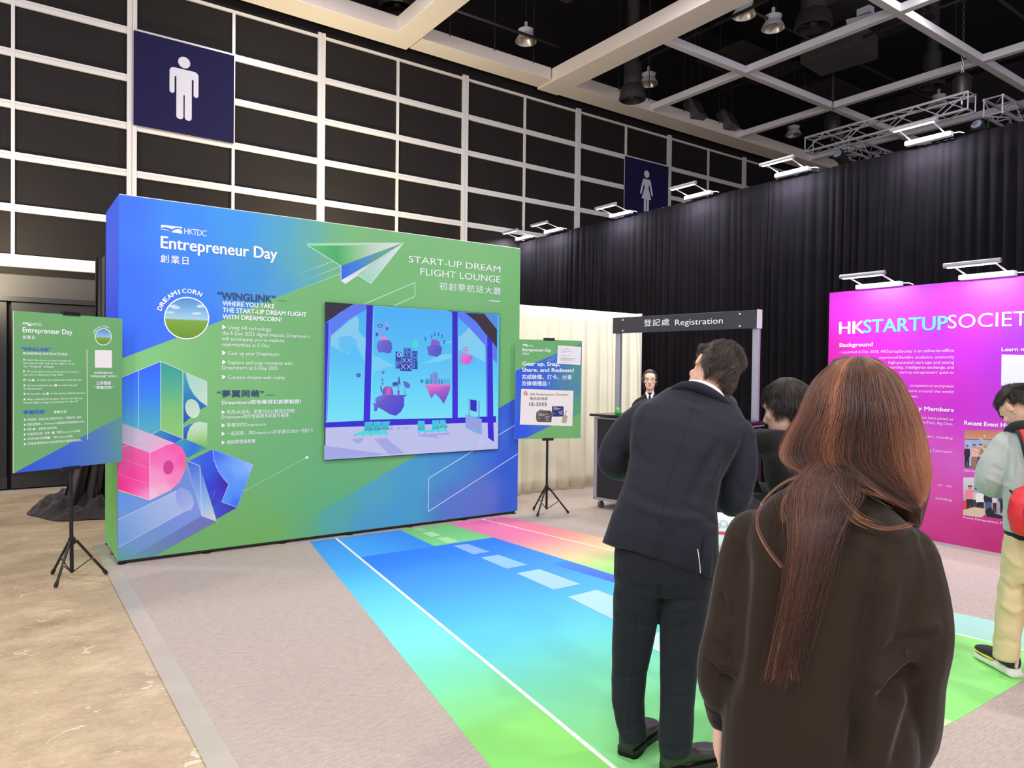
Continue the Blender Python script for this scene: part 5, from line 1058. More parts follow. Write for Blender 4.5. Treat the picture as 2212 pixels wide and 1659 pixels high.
def limb(mb, pts, rad, n=16, k=6):
    """smooth tapering limb through the joints"""
    q = catmull([list(p)+[r] for p, r in zip(pts, rad)], k)
    mb.tube([x[:3] for x in q], [x[3] for x in q], n)
    for e in (q[0], q[-1]): mb.add(*ball(e[:3], e[3]*.97))
    return mb
def ball(c, r, n=12, m=8, s=(1, 1, 1), R=None):
    vs, fs = [], []
    for i in range(m+1):
        a = pi*i/m
        for j in range(n):
            b = 2*pi*j/n; p = np.array([math.sin(a)*math.cos(b)*s[0], math.sin(a)*math.sin(b)*s[1], math.cos(a)*s[2]])*r
            if R is not None: p = R @ p
            vs.append(np.array(c)+p)
    for i in range(m):
        for j in range(n):
            q, w_ = i*n+j, i*n+(j+1) % n; fs.append((q, w_, w_+n, q+n))
    return vs, fs
def rotm(yaw=0, pitch=0, roll=0):
    """head turn: yaw about z (+ left), pitch nods forward, roll tips to local +x"""
    return np.array(Matrix.Rotation(roll, 3, 'Y') @ Matrix.Rotation(yaw, 3, 'Z') @ Matrix.Rotation(-pitch, 3, 'X'))
HEAD = [(-.118, .014, .078, .045), (-.111, .030, .090, .028), (-.096, .045, .095, .004), (-.075, .056, .094, -.030), (-.050, .063, .092, -.058), (-.025, .068, .090, -.078), (0, .071, .089, -.090), (.025, .073, .092, -.097), (.055, .072, .088, -.096), (.085, .061, .068, -.080), (.105, .042, .042, -.055), (.117, .018, .012, -.025)]
def head_mesh(mb, c, R, k=1.0, neck_to=None, neck_r=.052, ears=True):
    T = lambda p: np.array(c)+R @ (np.array(p)*k)
    rings = []
    for z, w_, yf, yb in HEAD:
        rings.append([T(p) for p in ering((0, (yf+yb)/2, z), (w_, 0, 0), (0, (yf-yb)/2, 0), 2.25, 28)])
    mb.ring_loft(rings)
    mb.tube([T((0, .086, .014)), T((0, .097, -.012)), T((0, .110, -.036)), T((0, .100, -.046))], [.008*k, .010*k, .0135*k, .009*k], 10)
    for s in (-1, 1):
        mb.add(*ball(T((s*.011, .099, -.041)), .0085*k))
        mb.tube([T((s*.012, .086, .024)), T((s*.034, .084, .027)), T((s*.055, .068, .020))], [.008*k, .009*k, .006*k], 8)
        mb.add(*ball(T((s*.046, .066, -.022)), .020*k))
        if not ears: continue
        e = ering((0, 0, 0), (0, .018, .006), (0, .0, .031), 2.0, 16)      # ear
        ra = [T(np.array((s*.070, -.006, -.010))+p*.8) for p in e]; rb = [T(np.array((s*.080, -.012, -.008))+p) for p in e]; rc = [T(np.array((s*.084, -.014, -.008))+p*.82) for p in e]
        mb.ring_loft([ra, rb, rc] if s > 0 else [ra, rb, rc])
    mb.tube([T((-.022, .086, -.068)), T((0, .098, -.066)), T((.022, .086, -.068))], [.004*k, .0065*k, .004*k], 8)
    mb.tube([T((-.019, .084, -.078)), T((0, .097, -.079)), T((.019, .084, -.078))], [.004*k, .0075*k, .004*k], 8)
    mb.add(*ball(T((0, .083, -.102)), .019*k))
    if neck_to is not None:
        limb(mb, [T((0, -.026, -.045)), (T((0, -.03, -.10))+np.array(neck_to))/2, neck_to], [neck_r*k, neck_r*k*.97, neck_r*1.12*k], 18)
    return T
def hand_mesh(mb, wrist, d, nrm, side=1, curl=.5, k=1.0, spread=.1):
    """palm and five fingers; d = finger direction, nrm = back of the hand, side +1 puts the thumb on d x nrm"""
    d = np.array(d, float); d /= np.linalg.norm(d); nrm = np.array(nrm, float); nrm -= d*(nrm@d); nrm /= np.linalg.norm(nrm); t = np.cross(d, nrm)*side; w0 = np.array(wrist, float)
    P = lambda a, b, c_: w0+(d*a+t*b+nrm*c_)*k
    mb.ring_loft([ering(P(x, 0, 0), t*hw*k, nrm*ht*k, 2.6, 16) for x, hw, ht in ((-.02, .026, .02), (.0, .028, .019), (.03, .037, .016), (.06, .041, .015), (.088, .040, .012), (.095, .034, .008))])
    for b, ln, r in ((.031, .072, .0086), (.010, .082, .009), (-.011, .076, .0086), (-.031, .058, .0076)):
        p = np.array([.088, b, 0.0]); ang = 0.0; pts = [P(*(p-np.array([.02, 0, 0]))), P(*p)]; rr = [r*1.05*k, r*1.05*k]
        for q, fr in enumerate((.42, .32, .26)):
            ang += curl*(.75, 1.0, .8)[q]; s_ = ln*fr
            p = p+np.array([math.cos(ang)*s_, b*spread*fr, -math.sin(ang)*s_]); pts.append(P(*p)); rr.append(r*(1.0, .9, .78)[q]*k)
        mb.tube(pts, rr, 10); mb.add(*ball(pts[-1], rr[-1]*.98)); [mb.add(*ball(x, y*1.02)) for x, y in zip(pts[1:-1], rr[1:-1])]
    th = [P(.012, .026, -.004), P(.04, .050, -.014), P(.068, .060, -.024), P(.090, .058, -.032)]
    mb.tube(th, [.0135*k, .0115*k, .010*k, .0085*k], 10); mb.add(*ball(th[-1], .0085*k))
def remeshed(name, mb, voxel, material, parent, smooth=3, folds=None, factor=.5):
    me = bpy.data.meshes.new('tmp'); me.from_pydata(mb.v, [], mb.f)
    bm = bmesh.new(); bm.from_mesh(me); bmesh.ops.recalc_face_normals(bm, faces=bm.faces); bm.to_mesh(me); bm.free()
    o = bpy.data.objects.new('tmp', me); C.objects.link(o)
    r = o.modifiers.new('r', 'REMESH'); r.mode = 'VOXEL'; r.voxel_size = voxel
    if smooth: s = o.modifiers.new('s', 'SMOOTH'); s.iterations = smooth; s.factor = factor
    bpy.context.view_layer.update()
    dg = bpy.context.evaluated_depsgraph_get(); nm = bpy.data.meshes.new_from_object(o.evaluated_get(dg))
    bpy.data.objects.remove(o); bpy.data.meshes.remove(me)
    n = len(nm.vertices)
    if folds and n:
        v = np.zeros(n*3); nm.vertices.foreach_get('co', v); v = v.reshape(-1, 3); nr = np.zeros(n*3); nm.vertices.foreach_get('normal', nr); nr = nr.reshape(-1, 3)
        d = np.zeros(n)
        for f in folds: d += f(v, nr)
        v = v+nr*d[:, None]; nm.vertices.foreach_set('co', v.ravel())
    nm.name = name; nm.materials.clear(); nm.materials.append(material)
    nm.polygons.foreach_set('use_smooth', [True]*len(nm.polygons)); nm.update()
    ob = bpy.data.objects.new(name, nm); C.objects.link(ob); ob.parent = parent
    return ob
def stroke(pts, width, amp, side=-1, axes=(0, 2)):
    """a fold or seam along a polyline drawn on the side whose normal points to side*y"""
    P = [np.array([p[axes[0]], p[axes[1]]]) for p in pts]
    def f(v, n):
        q = v[:, axes]; best = np.full(len(v), 1e9); tb = np.zeros(len(v)); m = len(P)-1
        for i in range(m):
            a, b = P[i], P[i+1]; ab = b-a; t = np.clip(((q-a)@ab)/(ab@ab+1e-9), 0, 1); dd = np.linalg.norm(q-(a+t[:, None]*ab), axis=1)
            k = dd < best; best[k] = dd[k]; tb[k] = (i+t[k])/m
        fac = np.clip(n[:, 1]*side*2.2+.2, 0, 1)
        return amp*np.exp(-(best/width)**2)*fac*np.clip(np.minimum(tb, 1-tb)*5+.25, 0, 1)
    return f
def fbm(scale, amp, seed=0, stretch=(1, 1, 1)):
    off = Vector((seed*3.1, seed*1.7, seed*.9))
    def f(v, n):
        return np.array([amp*mnoise.noise(Vector((p[0]*scale*stretch[0], p[1]*scale*stretch[1], p[2]*scale*stretch[2]))+off) for p in v])
    return f
def wrinkle(scale, amp, seed=0, stretch=(1, 1, 1), mask=None):
    off = Vector((seed*3.1, seed*1.7, seed*.9))
    def f(v, n):
        a = np.array([amp*(1-2*abs(mnoise.noise(Vector((p[0]*scale*stretch[0], p[1]*scale*stretch[1], p[2]*scale*stretch[2]))+off))) for p in v])
        return a*(mask(v, n) if mask else 1)
    return f
def strands(name, pts, parent, material, r0=.0005, r1=.0002, tone=None):
    """hair strands as curves; pts (N, K, 3)"""
    N, K = pts.shape[:2]
    cv = bpy.data.hair_curves.new(name); cv.add_curves([K]*N)
    cv.attributes['position'].data.foreach_set('vector', pts.astype(np.float32).ravel())
    ra = cv.attributes.get('radius') or cv.attributes.new('radius', 'FLOAT', 'POINT')
    ra.data.foreach_set('value', np.tile(np.linspace(r0, r1, K), N).astype(np.float32))
    ta = cv.attributes.new('tone', 'FLOAT', 'POINT')
    ta.data.foreach_set('value', (tone if tone is not None else np.full(N*K, .5)).astype(np.float32).ravel())
    cv.materials.append(material)
    o = bpy.data.objects.new(name, cv); C.objects.link(o); o.parent = parent
    return o
def hair_mat(name, stops, rough=.35, attr='tone'):
    m, nt, b = nodes_of(name); N, Lk = nt.nodes, nt.links
    a = N.new('ShaderNodeAttribute'); a.attribute_name = attr
    cr = N.new('ShaderNodeValToRGB'); cr.color_ramp.elements[0].position = stops[0][0]; cr.color_ramp.elements[0].color = (*lin(stops[0][1]), 1)
    cr.color_ramp.elements[1].position = stops[-1][0]; cr.color_ramp.elements[1].color = (*lin(stops[-1][1]), 1)
    for p, c in stops[1:-1]: e = cr.color_ramp.elements.new(p); e.color = (*lin(c), 1)
    Lk.new(a.outputs['Fac'], cr.inputs[0]); Lk.new(cr.outputs[0], b.inputs['Base Color'])
    b.inputs['Roughness'].default_value = rough; b.inputs['Specular IOR Level'].default_value = .55
    return m
skin = mat('skin_light', (226, 178, 152), .5, spec=.4, var=.06, vscale=30)
skin_p = mat('skin_pale', (232, 190, 170), .5, spec=.4, var=.05, vscale=30)
eye_w = mat('eye_white', (226, 220, 214), .3); eye_d = mat('iris_dark', (40, 28, 24), .25); lip_m = mat('lip_pink', (190, 112, 104), .45); brow_m = mat('brow_dark', (48, 36, 32), .7)
black_hair = hair_mat('black_brown_hair', [(0, (20, 15, 14)), (.55, (44, 33, 29)), (1, (92, 72, 60))], .4)
hair_cap_m = mat('dark_scalp_hair', (26, 20, 18), .6)
def face_parts(T, R, k, root, lips=True, glasses=False):
    for s in (-1, 1):
        e = MB(); e.add(*ball(T((s*.031, .0735, .000)), .0112*k, 14, 10)); eb = e.build('eye', eye_w, root, smooth=True, fix=False)
        q = MB(); q.add(*ball(T((s*.031, .0785, -.001)), .0072*k, 12, 8)); q.build('iris', eye_d, eb, smooth=True, fix=False)
        b = MB(); b.tube([T((s*.016, .0955, .020)), T((s*.034, .0935, .026)), T((s*.050, .082, .021))], [.002*k, .003*k, .0014*k], 8); b.build('eyebrow', brow_m, root, smooth=True)
    if lips:
        b = MB(); b.tube([T((-.021, .0895, -.069)), T((0, .1015, -.0665)), T((.021, .0895, -.069))], [.002*k, .0055*k, .002*k], 8); b.tube([T((-.018, .0885, -.077)), T((0, .1015, -.0785)), T((.018, .0885, -.077))], [.002*k, .006*k, .002*k], 8)
        b.build('lips', lip_m, root, smooth=True)
def short_hair(T, R, k, root, seed, n=5200, whorl=(.012, -.055, .105), ln=(.035, .06), lift=.35, mask=None, mat_=None, r0=.00055, cap_in=0.99, down=.3, rad=(.081, .109, .130), noise_=.5, side_z=-.02):
    rng = np.random.default_rng(seed); rx, ry, rz = rad; c0 = np.array([0, -.006, 0.0])
    def m_(p): return ((p[2] > .058-.9*max(0, -(p[1]-.055))) if p[1] > .0 else (p[2] > -.035-.055*min(1, -p[1]/.05))) if mask is None else mask(p)
    cap = MB(); vs, fs = ball((0, 0, 0), 1, 40, 28)
    vs = [np.array(v)*np.array([rx, ry, rz])*cap_in+c0 for v in vs]; ok = [bool(m_(v)) for v in vs]
    cap.add([T(v) for v in vs], [f for f in fs if all(ok[i] for i in f)])
    hc = cap.build('hair', hair_cap_m, root, smooth=True, fix=False)
    md = hc.modifiers.new('t', 'SOLIDIFY'); md.thickness = .002; md.offset = 0
    S = []; tone = []; K = 9; w0 = np.array(whorl)
    while len(S) < n:
        d = rng.normal(size=3); d /= np.linalg.norm(d); p = d*np.array([rx, ry, rz])*.985+c0
        if not m_(p): continue
        L_ = rng.uniform(*ln)*(np.clip((p[2]+side_z)/.09, .16, 1) if abs(p[0]) > .042 and p[1] > -.068 else 1.0); q = p.copy(); st = [T(q)]; jit = rng.normal(size=3)*noise_*.5
        cl = np.array([mnoise.noise(Vector(p*22+np.array([seed, i*7.7, 0]))) for i in range(3)])*noise_*2
        lf = lift*rng.uniform(.6, 1.2)
        for i in range(K-1):
            g = (q-c0)/np.array([rx**2, ry**2, rz**2]); g /= np.linalg.norm(g)
            fl = q-w0; fl = fl-g*(fl@g); fl /= (np.linalg.norm(fl)+.01)
            dr = fl*1.0+g*(lf*(1-i/(K-1)*1.9))+np.array([0, 0, -down])+jit*.5+cl; dr /= np.linalg.norm(dr)
            q = q+dr*L_/(K-1)
            e = np.linalg.norm((q-c0)/np.array([rx, ry, rz]))
            if e < 1.0: q = c0+(q-c0)/e*1.0
            st.append(T(q))
        S.append(st); tn = .35+.5*mnoise.noise(Vector(p*30))+rng.normal()*.12; tone.append(np.linspace(tn-.1, tn+.12, K))
    return strands('hair_strands', np.array(S), hc, mat_ or black_hair, r0*k, r0*.45*k, np.clip(np.array(tone), 0, 1).ravel())
def shoe(name, heel, ang, L_, W_, root, upper, sole, h=.09, z0=.004, style='dress', mats=None):
    """heel = plan point of the heel's back, ang = toe direction"""
    e = np.array([math.cos(ang), math.sin(ang), 0]); s_ = np.array([-e[1], e[0], 0]); o = np.array([heel[0], heel[1], z0])
    t = MB(); prof = [(0, .30, .62), (.06, .40, .95), (.2, .42, 1.0), (.36, .38, .86), (.5, .42, .62), (.7, .5, .50), (.85, .46, .42), (.95, .34, .34), (1.0, .16, .2)]
    rings = [ering(o+e*L_*x+np.array([0, 0, .024+h*hh*.5]), s_*W_*w_, np.array([0, 0, h*hh*.5]), 2.6, 20) for x, w_, hh in prof]
    t.ring_loft(rings)
    b = remeshed(name, t, .006, upper, root, 3)
    q = MB()
    out = [(0, .30), (.05, .42), (.2, .45), (.4, .40), (.55, .45), (.72, .54), (.87, .50), (.96, .36), (1.02, .12)]
    poly = [o+e*L_*x+s_*W_*w_ for x, w_ in out]+[o+e*L_*x-s_*W_*w_ for x, w_ in reversed(out)]
    q.prism(poly, (0, 0, .022)); q.build('sole', sole, b, bevel=.003)
    hq = MB(); hp = [o+e*L_*x+s_*W_*w_*1.0 for x, w_ in out[:3]]+[o+e*L_*x-s_*W_*w_ for x, w_ in reversed(out[:3])]
    hq.prism([p+np.array([0, 0, .0]) for p in hp], (0, 0, .034)); hq.build('heel', sole, b, bevel=.003)
    return b

def seam(ob, pts, r, material, n=10, frm=-1.0):
    """a stitched seam: a thin cord laid on the garment's back surface"""
    dg = bpy.context.evaluated_depsgraph_get()
    from mathutils.bvhtree import BVHTree
    me = ob.data; t = BVHTree.FromPolygons([v.co for v in me.vertices], [p.vertices for p in me.polygons])
    out = []
    for p in catmull(pts, n):
        h_ = t.ray_cast(Vector((p[0], frm, p[2])), Vector((0, 1, 0)))
        if h_[0] is not None: out.append(np.array(h_[0])+np.array([0, r*.1, 0]))
    if len(out) > 2: return MB().tube(out, r, 6).build('seam', material, ob, smooth=True)
# ================================================================== MAN IN THE NAVY SUIT
suit = mat('navy_suit_wool', (35, 36, 46), .82, sheen=.12, spec=.2, bump=.12, bscale=700)
suit_t = mat('navy_trouser_wool', (32, 35, 43), .82, sheen=.1, spec=.2, bump=.12, bscale=700)
shirt_w = mat('white_shirt_cotton', (228, 224, 220), .7); shoe_blk = mat('brown_black_leather', (40, 30, 28), .42, spec=.6); sole_m = mat('dark_shoe_sole', (26, 22, 21), .6)
m = Person('tall man in a navy suit seen from behind, head bowed, standing on the floor mat', 1408, 2.86)
T_ = m.root
LY = {0: 0}
jr = [((1300, 1172), (1549, 1250), .00, .145), ((1311, 1140), (1552, 1212), .00, .145), ((1332, 1085), (1552, 1150), .015, .138), ((1352, 1035), (1548, 1092), .04, .128), ((1360, 990), (1556, 1042), .07, .130), ((1360, 945), (1576, 1000), .105, .142), ((1363, 905), (1600, 968), .14, .145), ((1381, 878), (1612, 940), .17, .132), ((1410, 861), (1612, 915), .195, .112), ((1438, 842), (1600, 890), .215, .092), ((1470, 834), (1590, 872), .23, .078)]
jrings = [m.ring(a, b, ly, d, 2.5, .28) for a, b, ly, d in jr]
jm = MB(); jm.ring_loft(jrings)
armL = [m.L(1402, 897, .175), m.L(1354, 935, .165), m.L(1326, 985, .16), m.L(1332, 1004, .20), m.L(1372, 1018, .40)]
limb(jm, armL, [.073, .070, .064, .062, .048])
armR = [m.L(1592, 940, .175), m.L(1600, 1000, .15), m.L(1588, 1072, .14), m.L(1584, 1082, .19), m.L(1606, 1066, .40)]
limb(jm, armR, [.074, .068, .064, .062, .047])
P_ = lambda *q: [m.L(x, y, .0) for x, y in q]
PJ = lambda *q: [m.L(x, y, .08) for x, y in q]
folds = [stroke(PJ((1545, 960), (1520, 1000), (1500, 1040), (1488, 1070)), .022, -.010), stroke(PJ((1556, 965), (1540, 1010), (1520, 1045)), .016, .008),
         stroke(PJ((1362, 960), (1385, 985), (1420, 1000)), .02, -.006), stroke(PJ((1350, 1040), (1395, 1062), (1450, 1078)), .018, -.005), stroke(PJ((1345, 1062), (1400, 1085), (1470, 1100), (1530, 1100)), .016, .005), stroke(PJ((1470, 1075), (1520, 1100), (1545, 1120)), .016, -.006),
         stroke(PJ((1480, 872), (1500, 885), (1520, 890)), .012, .005), stroke(PJ((1478, 885), (1505, 897)), .010, -.004), stroke(PJ((1420, 1110), (1400, 1180)), .03, .006), stroke(PJ((1480, 1120), (1470, 1200)), .035, .007), stroke(PJ((1440, 1120), (1430, 1200)), .03, -.005), stroke(PJ((1335, 960), (1350, 985), (1375, 1000)), .012, -.006), stroke(PJ((1318, 985), (1345, 1012)), .012, .005),
         stroke(PJ((1590, 1040), (1604, 1072)), .012, -.006), stroke(PJ((1575, 1040), (1560, 1070)), .012, .006), stroke(PJ((1513, 1140), (1507, 1190), (1500, 1246)), .006, -.012), stroke(PJ((1524, 1150), (1520, 1245)), .012, .007), wrinkle(9, .0028, 3, (1, 1, .6)), fbm(3.5, .004, 8)]
jacket = remeshed('suit_jacket', jm, .0065, suit, T_, 3, folds)
seam_d = mat('dark_seam_thread', (20, 21, 28), .9)
seam(jacket, PJ((1508, 848), (1478, 930), (1448, 1010), (1432, 1080), (1412, 1160), (1401, 1205)), .0013, seam_d)
seam(jacket, PJ((1394, 880), (1379, 915), (1369, 950), (1367, 985)), .0016, seam_d)
seam(jacket, PJ((1612, 932), (1596, 970), (1576, 1005), (1556, 1030)), .0016, seam_d)
seam(jacket, PJ((1511, 1130), (1508, 1180), (1503, 1232)), .0018, seam_d)
# turned-down collar, vent lining
cb = MB()
cl = [m.L(1452, 840, .15), m.L(1482, 832, .135), m.L(1515, 838, .13), m.L(1550, 856, .135), m.L(1580, 878, .155), m.L(1592, 892, .2)]
cb.tube(catmull(cl, 5), [.006+.015*math.sin(pi*min(1, i/25+.12)) for i in range(26)], 12)
remeshed('collar', cb, .005, suit, jacket, 2)
sc = MB(); scp = [m.L(1488, 826, .17), m.L(1512, 830, .155), m.L(1538, 842, .155), m.L(1556, 858, .165), m.L(1562, 872, .21)]
sc.tube(catmull(scp, 5), [.012+.008*math.sin(pi*i/20) for i in range(21)], 12); remeshed('shirt_collar', sc, .004, shirt_w, T_, 2)
vt = MB(); vp = [m.L(1507, 1186, -.146), m.L(1511, 1212, -.147), m.L(1513, 1238, -.143)]; vt.tube(catmull(vp, 4), .0018, 6); tag(vt.build('vent_lining', shirt_w, jacket), 'white lining edge in the jacket vent')
# trousers
tr = MB()
hip = [m.ring((1345, 1120), (1530, 1140), .02, .11, 2.4), m.ring((1328, 1190), (1540, 1205), .0, .128, 2.5), m.ring((1326, 1240), (1540, 1250), .0, .125, 2.5), m.ring((1332, 1276), (1534, 1284), .0, .09, 2.3)]
tr.ring_loft(hip)
lL = [m.ring((1330, 1236), (1440, 1240), 0, .10, 2.2), m.ring((1326, 1290), (1430, 1292), .0, .092, 2.2), m.ring((1325, 1370), (1414, 1372), .01, .078, 2.2), m.ring((1323, 1450), (1397, 1452), .015, .066, 2.2), m.ring((1322, 1510), (1392, 1512), .005, .062, 2.3), m.ring((1330, 1556), (1394, 1558), .0, .060, 2.3), m.ring((1340, 1594), (1399, 1592), .0, .062, 2.3)]
lR = [m.ring((1426, 1240), (1538, 1246), 0, .10, 2.2), m.ring((1428, 1292), (1532, 1296), .0, .092, 2.2), m.ring((1426, 1372), (1519, 1375), -.01, .079, 2.2), m.ring((1426, 1455), (1506, 1457), -.03, .068, 2.2), m.ring((1425, 1530), (1500, 1532), -.055, .064, 2.3), m.ring((1420, 1590), (1498, 1592), -.07, .063, 2.3), m.ring((1424, 1628), (1494, 1624), -.075, .063, 2.3)]
tr.ring_loft(lL); tr.ring_loft(lR)
PT = lambda *q: [m.L(x, y, -.05) for x, y in q]
tf = [stroke(PT((1372, 1280), (1366, 1400), (1357, 1500), (1354, 1585)), .005, .0055), stroke(PT((1478, 1290), (1458, 1400), (1450, 1500), (1446, 1620)), .005, .0055), stroke(PT((1335, 1230), (1375, 1258), (1420, 1262)), .012, -.007), stroke(PT((1340, 1255), (1380, 1275), (1415, 1278)), .012, .006), stroke(PT((1430, 1268), (1480, 1262), (1530, 1255)), .012, -.007), stroke(PT((1440, 1290), (1490, 1292), (1525, 1280)), .012, -.007), stroke(PT((1445, 1310), (1480, 1308), (1520, 1300)), .012, .006),
      stroke(PT((1332, 1320), (1370, 1345), (1405, 1352)), .012, -.006), stroke(PT((1340, 1300), (1380, 1320)), .012, .005), stroke(PT((1440, 1360), (1480, 1345), (1515, 1330)), .012, -.006), stroke(PT((1445, 1420), (1470, 1400), (1505, 1372)), .012, .006), stroke(PT((1450, 1450), (1480, 1430)), .012, -.005), stroke(PT((1328, 1455), (1360, 1462), (1392, 1450)), .008, -.004), stroke(PT((1430, 1485), (1460, 1492), (1498, 1488)), .008, -.004), stroke(PT((1330, 1545), (1352, 1572), (1385, 1562)), .014, -.008), stroke(PT((1425, 1590), (1450, 1600), (1492, 1590)), .012, -.005), stroke(PT((1426, 1250), (1425, 1290)), .012, -.01), wrinkle(10, .0022, 5, (1, 1, .7)), fbm(4, .004, 2)]
remeshed('suit_trousers', tr, .0065, suit_t, T_, 3, tf)
# body under the clothes, head and hands
bm_ = MB(); bm_.ring_loft([scale_ring(r, .84) for r in jrings[1:]]); bm_.ring_loft([scale_ring(r, .8) for r in hip]); bm_.ring_loft([scale_ring(r, .72) for r in lL]); bm_.ring_loft([scale_ring(r, .72) for r in lR])
limb(bm_, armL, [.055, .05, .045, .043, .033]); limb(bm_, armR, [.055, .05, .045, .043, .033])
man_hair = hair_mat('dark_brown_short_hair', [(0, (26, 20, 17)), (.5, (62, 50, 43)), (1, (128, 108, 92))], .42)
hc = m.L(1543, 801, .33); Rm = rotm(math.radians(9), math.radians(34), math.radians(37))
Tm = head_mesh(bm_, hc, Rm, 1.11, m.L(1526, 862, .225), .052)
for (w_, d_, sd) in ((armL[-1], (.35, .93, -.1), 1), (armR[-1], (.14, .9, .12), -1)):
    hand_mesh(bm_, np.array(w_)+np.array(d_)*.045, d_, (0, 0, 1) if sd > 0 else (.5, -.2, .8), sd, .55)
# feet
gl = m.L(1358, 1628, .0); gr = m.L(1452, 1664, -.09)
fL = np.array([gl[0]-.01, -.015]); fR = np.array([gr[0]-.03, -.105])
for f_, a_ in ((fL, 68), (fR, 38)): a_ = math.radians(a_); limb(bm_, [(f_[0]+.05*math.cos(a_), f_[1]+.05*math.sin(a_), .12), (f_[0]+.06*math.cos(a_), f_[1]+.06*math.sin(a_), .06), (f_[0]+.17*math.cos(a_), f_[1]+.17*math.sin(a_), .045)], [.036, .034, .028])
remeshed('body', bm_, .005, skin, T_, 2)
face_parts(Tm, Rm, 1.11, T_)
short_hair(Tm, Rm, 1.11, T_, 4, 14000, ln=(.045, .08), lift=.8, down=.25, rad=(.084, .110, .132), noise_=.38, whorl=(.012, -.045, .115), r0=.0008, mat_=man_hair,
           mask=lambda p: (p[2] > .062-.8*max(0, .05-p[1])) if p[1] > .02 else (p[2] > (.03 if p[1] > -.03 else -.052+.07*max(0, (p[1]+.06)/.03))))
shoe('shoe', fL, math.radians(68), .285, .105, T_, shoe_blk, sole_m, .088); shoe('shoe', fR, math.radians(38), .285, .105, T_, shoe_blk, sole_m, .088)
ph = tag(MB().box(m.o+m.ex*m.L(1619, 1036, .50)[0]+m.ey*.50+np.array([0, 0, m.L(1619, 1036, .5)[2]]), (.075, .009, .155), M=Matrix.Rotation(math.atan2(m.ex[1], m.ex[0])+.3, 3, 'Z') @ Matrix.Rotation(-.75, 3, 'X')).build('phone', mat('phone_black_glass', (24, 24, 28), .15), bevel=.004), 'dark phone in the hands of the man in the navy suit', 'phone')

# ================================================================== LONG-HAIRED WOMAN IN THE FOREGROUND
sweat = mat('dark_brown_sweatshirt', (46, 36, 29), .92, sheen=.15, spec=.12, bump=.1, bscale=500)
cuffm = mat('dark_brown_rib', (34, 27, 23), .9, sheen=.2, spec=.15, bump=.3, bscale=300, stretch=(8, 8, .5))
g = Person('woman with long copper-brown hair in an oversized dark brown sweatshirt, nearest the camera', 1790, 1.62)
W_ = g.root
wr = [((1556, 1900), (1985, 1900), .02, .165), ((1556, 1760), (1982, 1760), .02, .165), ((1558, 1650), (1978, 1655), .01, .165), ((1562, 1520), (1972, 1525), .01, .16), ((1568, 1400), (1972, 1405), .01, .155), ((1580, 1300), (1982, 1310), .015, .152), ((1592, 1225), (1992, 1240), .02, .15), ((1606, 1160), (1996, 1190), .025, .14), ((1628, 1105), (1984, 1146), .03, .122), ((1660, 1070), (1946, 1112), .035, .10), ((1705, 1044), (1905, 1080), .04, .082), ((1740, 1022), (1868, 1044), .05, .066), ((1752, 1004), (1858, 1020), .055, .06)]
wrings = [g.ring(a, b, ly, d, 2.5, .12) for a, b, ly, d in wr]
sm = MB(); sm.ring_loft(wrings)
aL = [g.L(1634, 1160, .03), g.L(1612, 1250, .02), g.L(1586, 1350, .0), g.L(1562, 1430, -.01), g.L(1556, 1480, .0), g.L(1560, 1520, .03)]
limb(sm, aL, [.070, .072, .066, .062, .056, .040])
aR = [g.L(1956, 1200, .03), g.L(1970, 1290, .0), g.L(1972, 1372, -.02), g.L(1964, 1455, .0), g.L(1952, 1560, .06), g.L(1925, 1660, .16)]
limb(sm, aR, [.073, .076, .078, .073, .070, .062])
PS = lambda *q: [g.L(x, y, -.12) for x, y in q]
wf = [stroke(PS((1985, 1150), (2004, 1240), (2008, 1330)), .007, .004), stroke(PS((2008, 1372), (1950, 1386), (1890, 1420), (1860, 1450)), .018, -.010), stroke(PS((2040, 1362), (1985, 1372), (1930, 1380)), .018, .012), stroke(PS((1905, 1190), (1880, 1300), (1862, 1400), (1848, 1520), (1838, 1659)), .02, -.026), stroke(PS((1925, 1210), (1900, 1320), (1878, 1420), (1872, 1560)), .024, .022), stroke(PS((1860, 1470), (1915, 1440), (1975, 1405)), .022, .026), stroke(PS((1880, 1520), (1930, 1470), (1985, 1440)), .021, -.017),
      stroke(PS((1608, 1180), (1606, 1300), (1596, 1420), (1572, 1520)), .022, -.016), stroke(PS((1560, 1290), (1575, 1350), (1560, 1400)), .014, .007), stroke(PS((1530, 1400), (1556, 1428), (1572, 1440)), .012, -.010), stroke(PS((1520, 1452), (1545, 1470), (1562, 1500)), .010, -.010), stroke(PS((1640, 1130), (1635, 1260), (1615, 1420), (1590, 1600)), .03, .010), stroke(PS((1700, 1100), (1690, 1250), (1650, 1450), (1620, 1640)), .04, -.008), stroke(PS((1800, 1200), (1790, 1400), (1740, 1640)), .05, .008), stroke(PS((1860, 1130), (1920, 1150), (1960, 1180)), .02, .008),
      stroke(PS((1900, 1140), (1870, 1220), (1880, 1300)), .025, .008), stroke(PS((1860, 1540), (1845, 1600), (1830, 1659)), .012, -.012), stroke(PS((1545, 1300), (1562, 1340), (1580, 1350)), .014, -.010), stroke(PS((1528, 1440), (1550, 1455), (1575, 1452)), .009, .010), stroke(PS((1522, 1470), (1548, 1490), (1572, 1486)), .008, -.010), stroke(PS((1960, 1500), (1920, 1580), (1890, 1659)), .025, .014), stroke(PS((1990, 1480), (1950, 1580), (1925, 1659)), .02, -.014), stroke(PS((2010, 1378), (1985, 1384), (1950, 1392)), .010, -.006), fbm(2.6, .010, 4), wrinkle(5, .005, 9, (1, 1, .5))]
sw = remeshed('sweatshirt', sm, .006, sweat, W_, 5, wf)
cf = MB(); limb(cf, [g.L(1556, 1516, .02), g.L(1558, 1550, .035)], [.040, .033]); remeshed('cuff', cf, .004, cuffm, sw, 2)
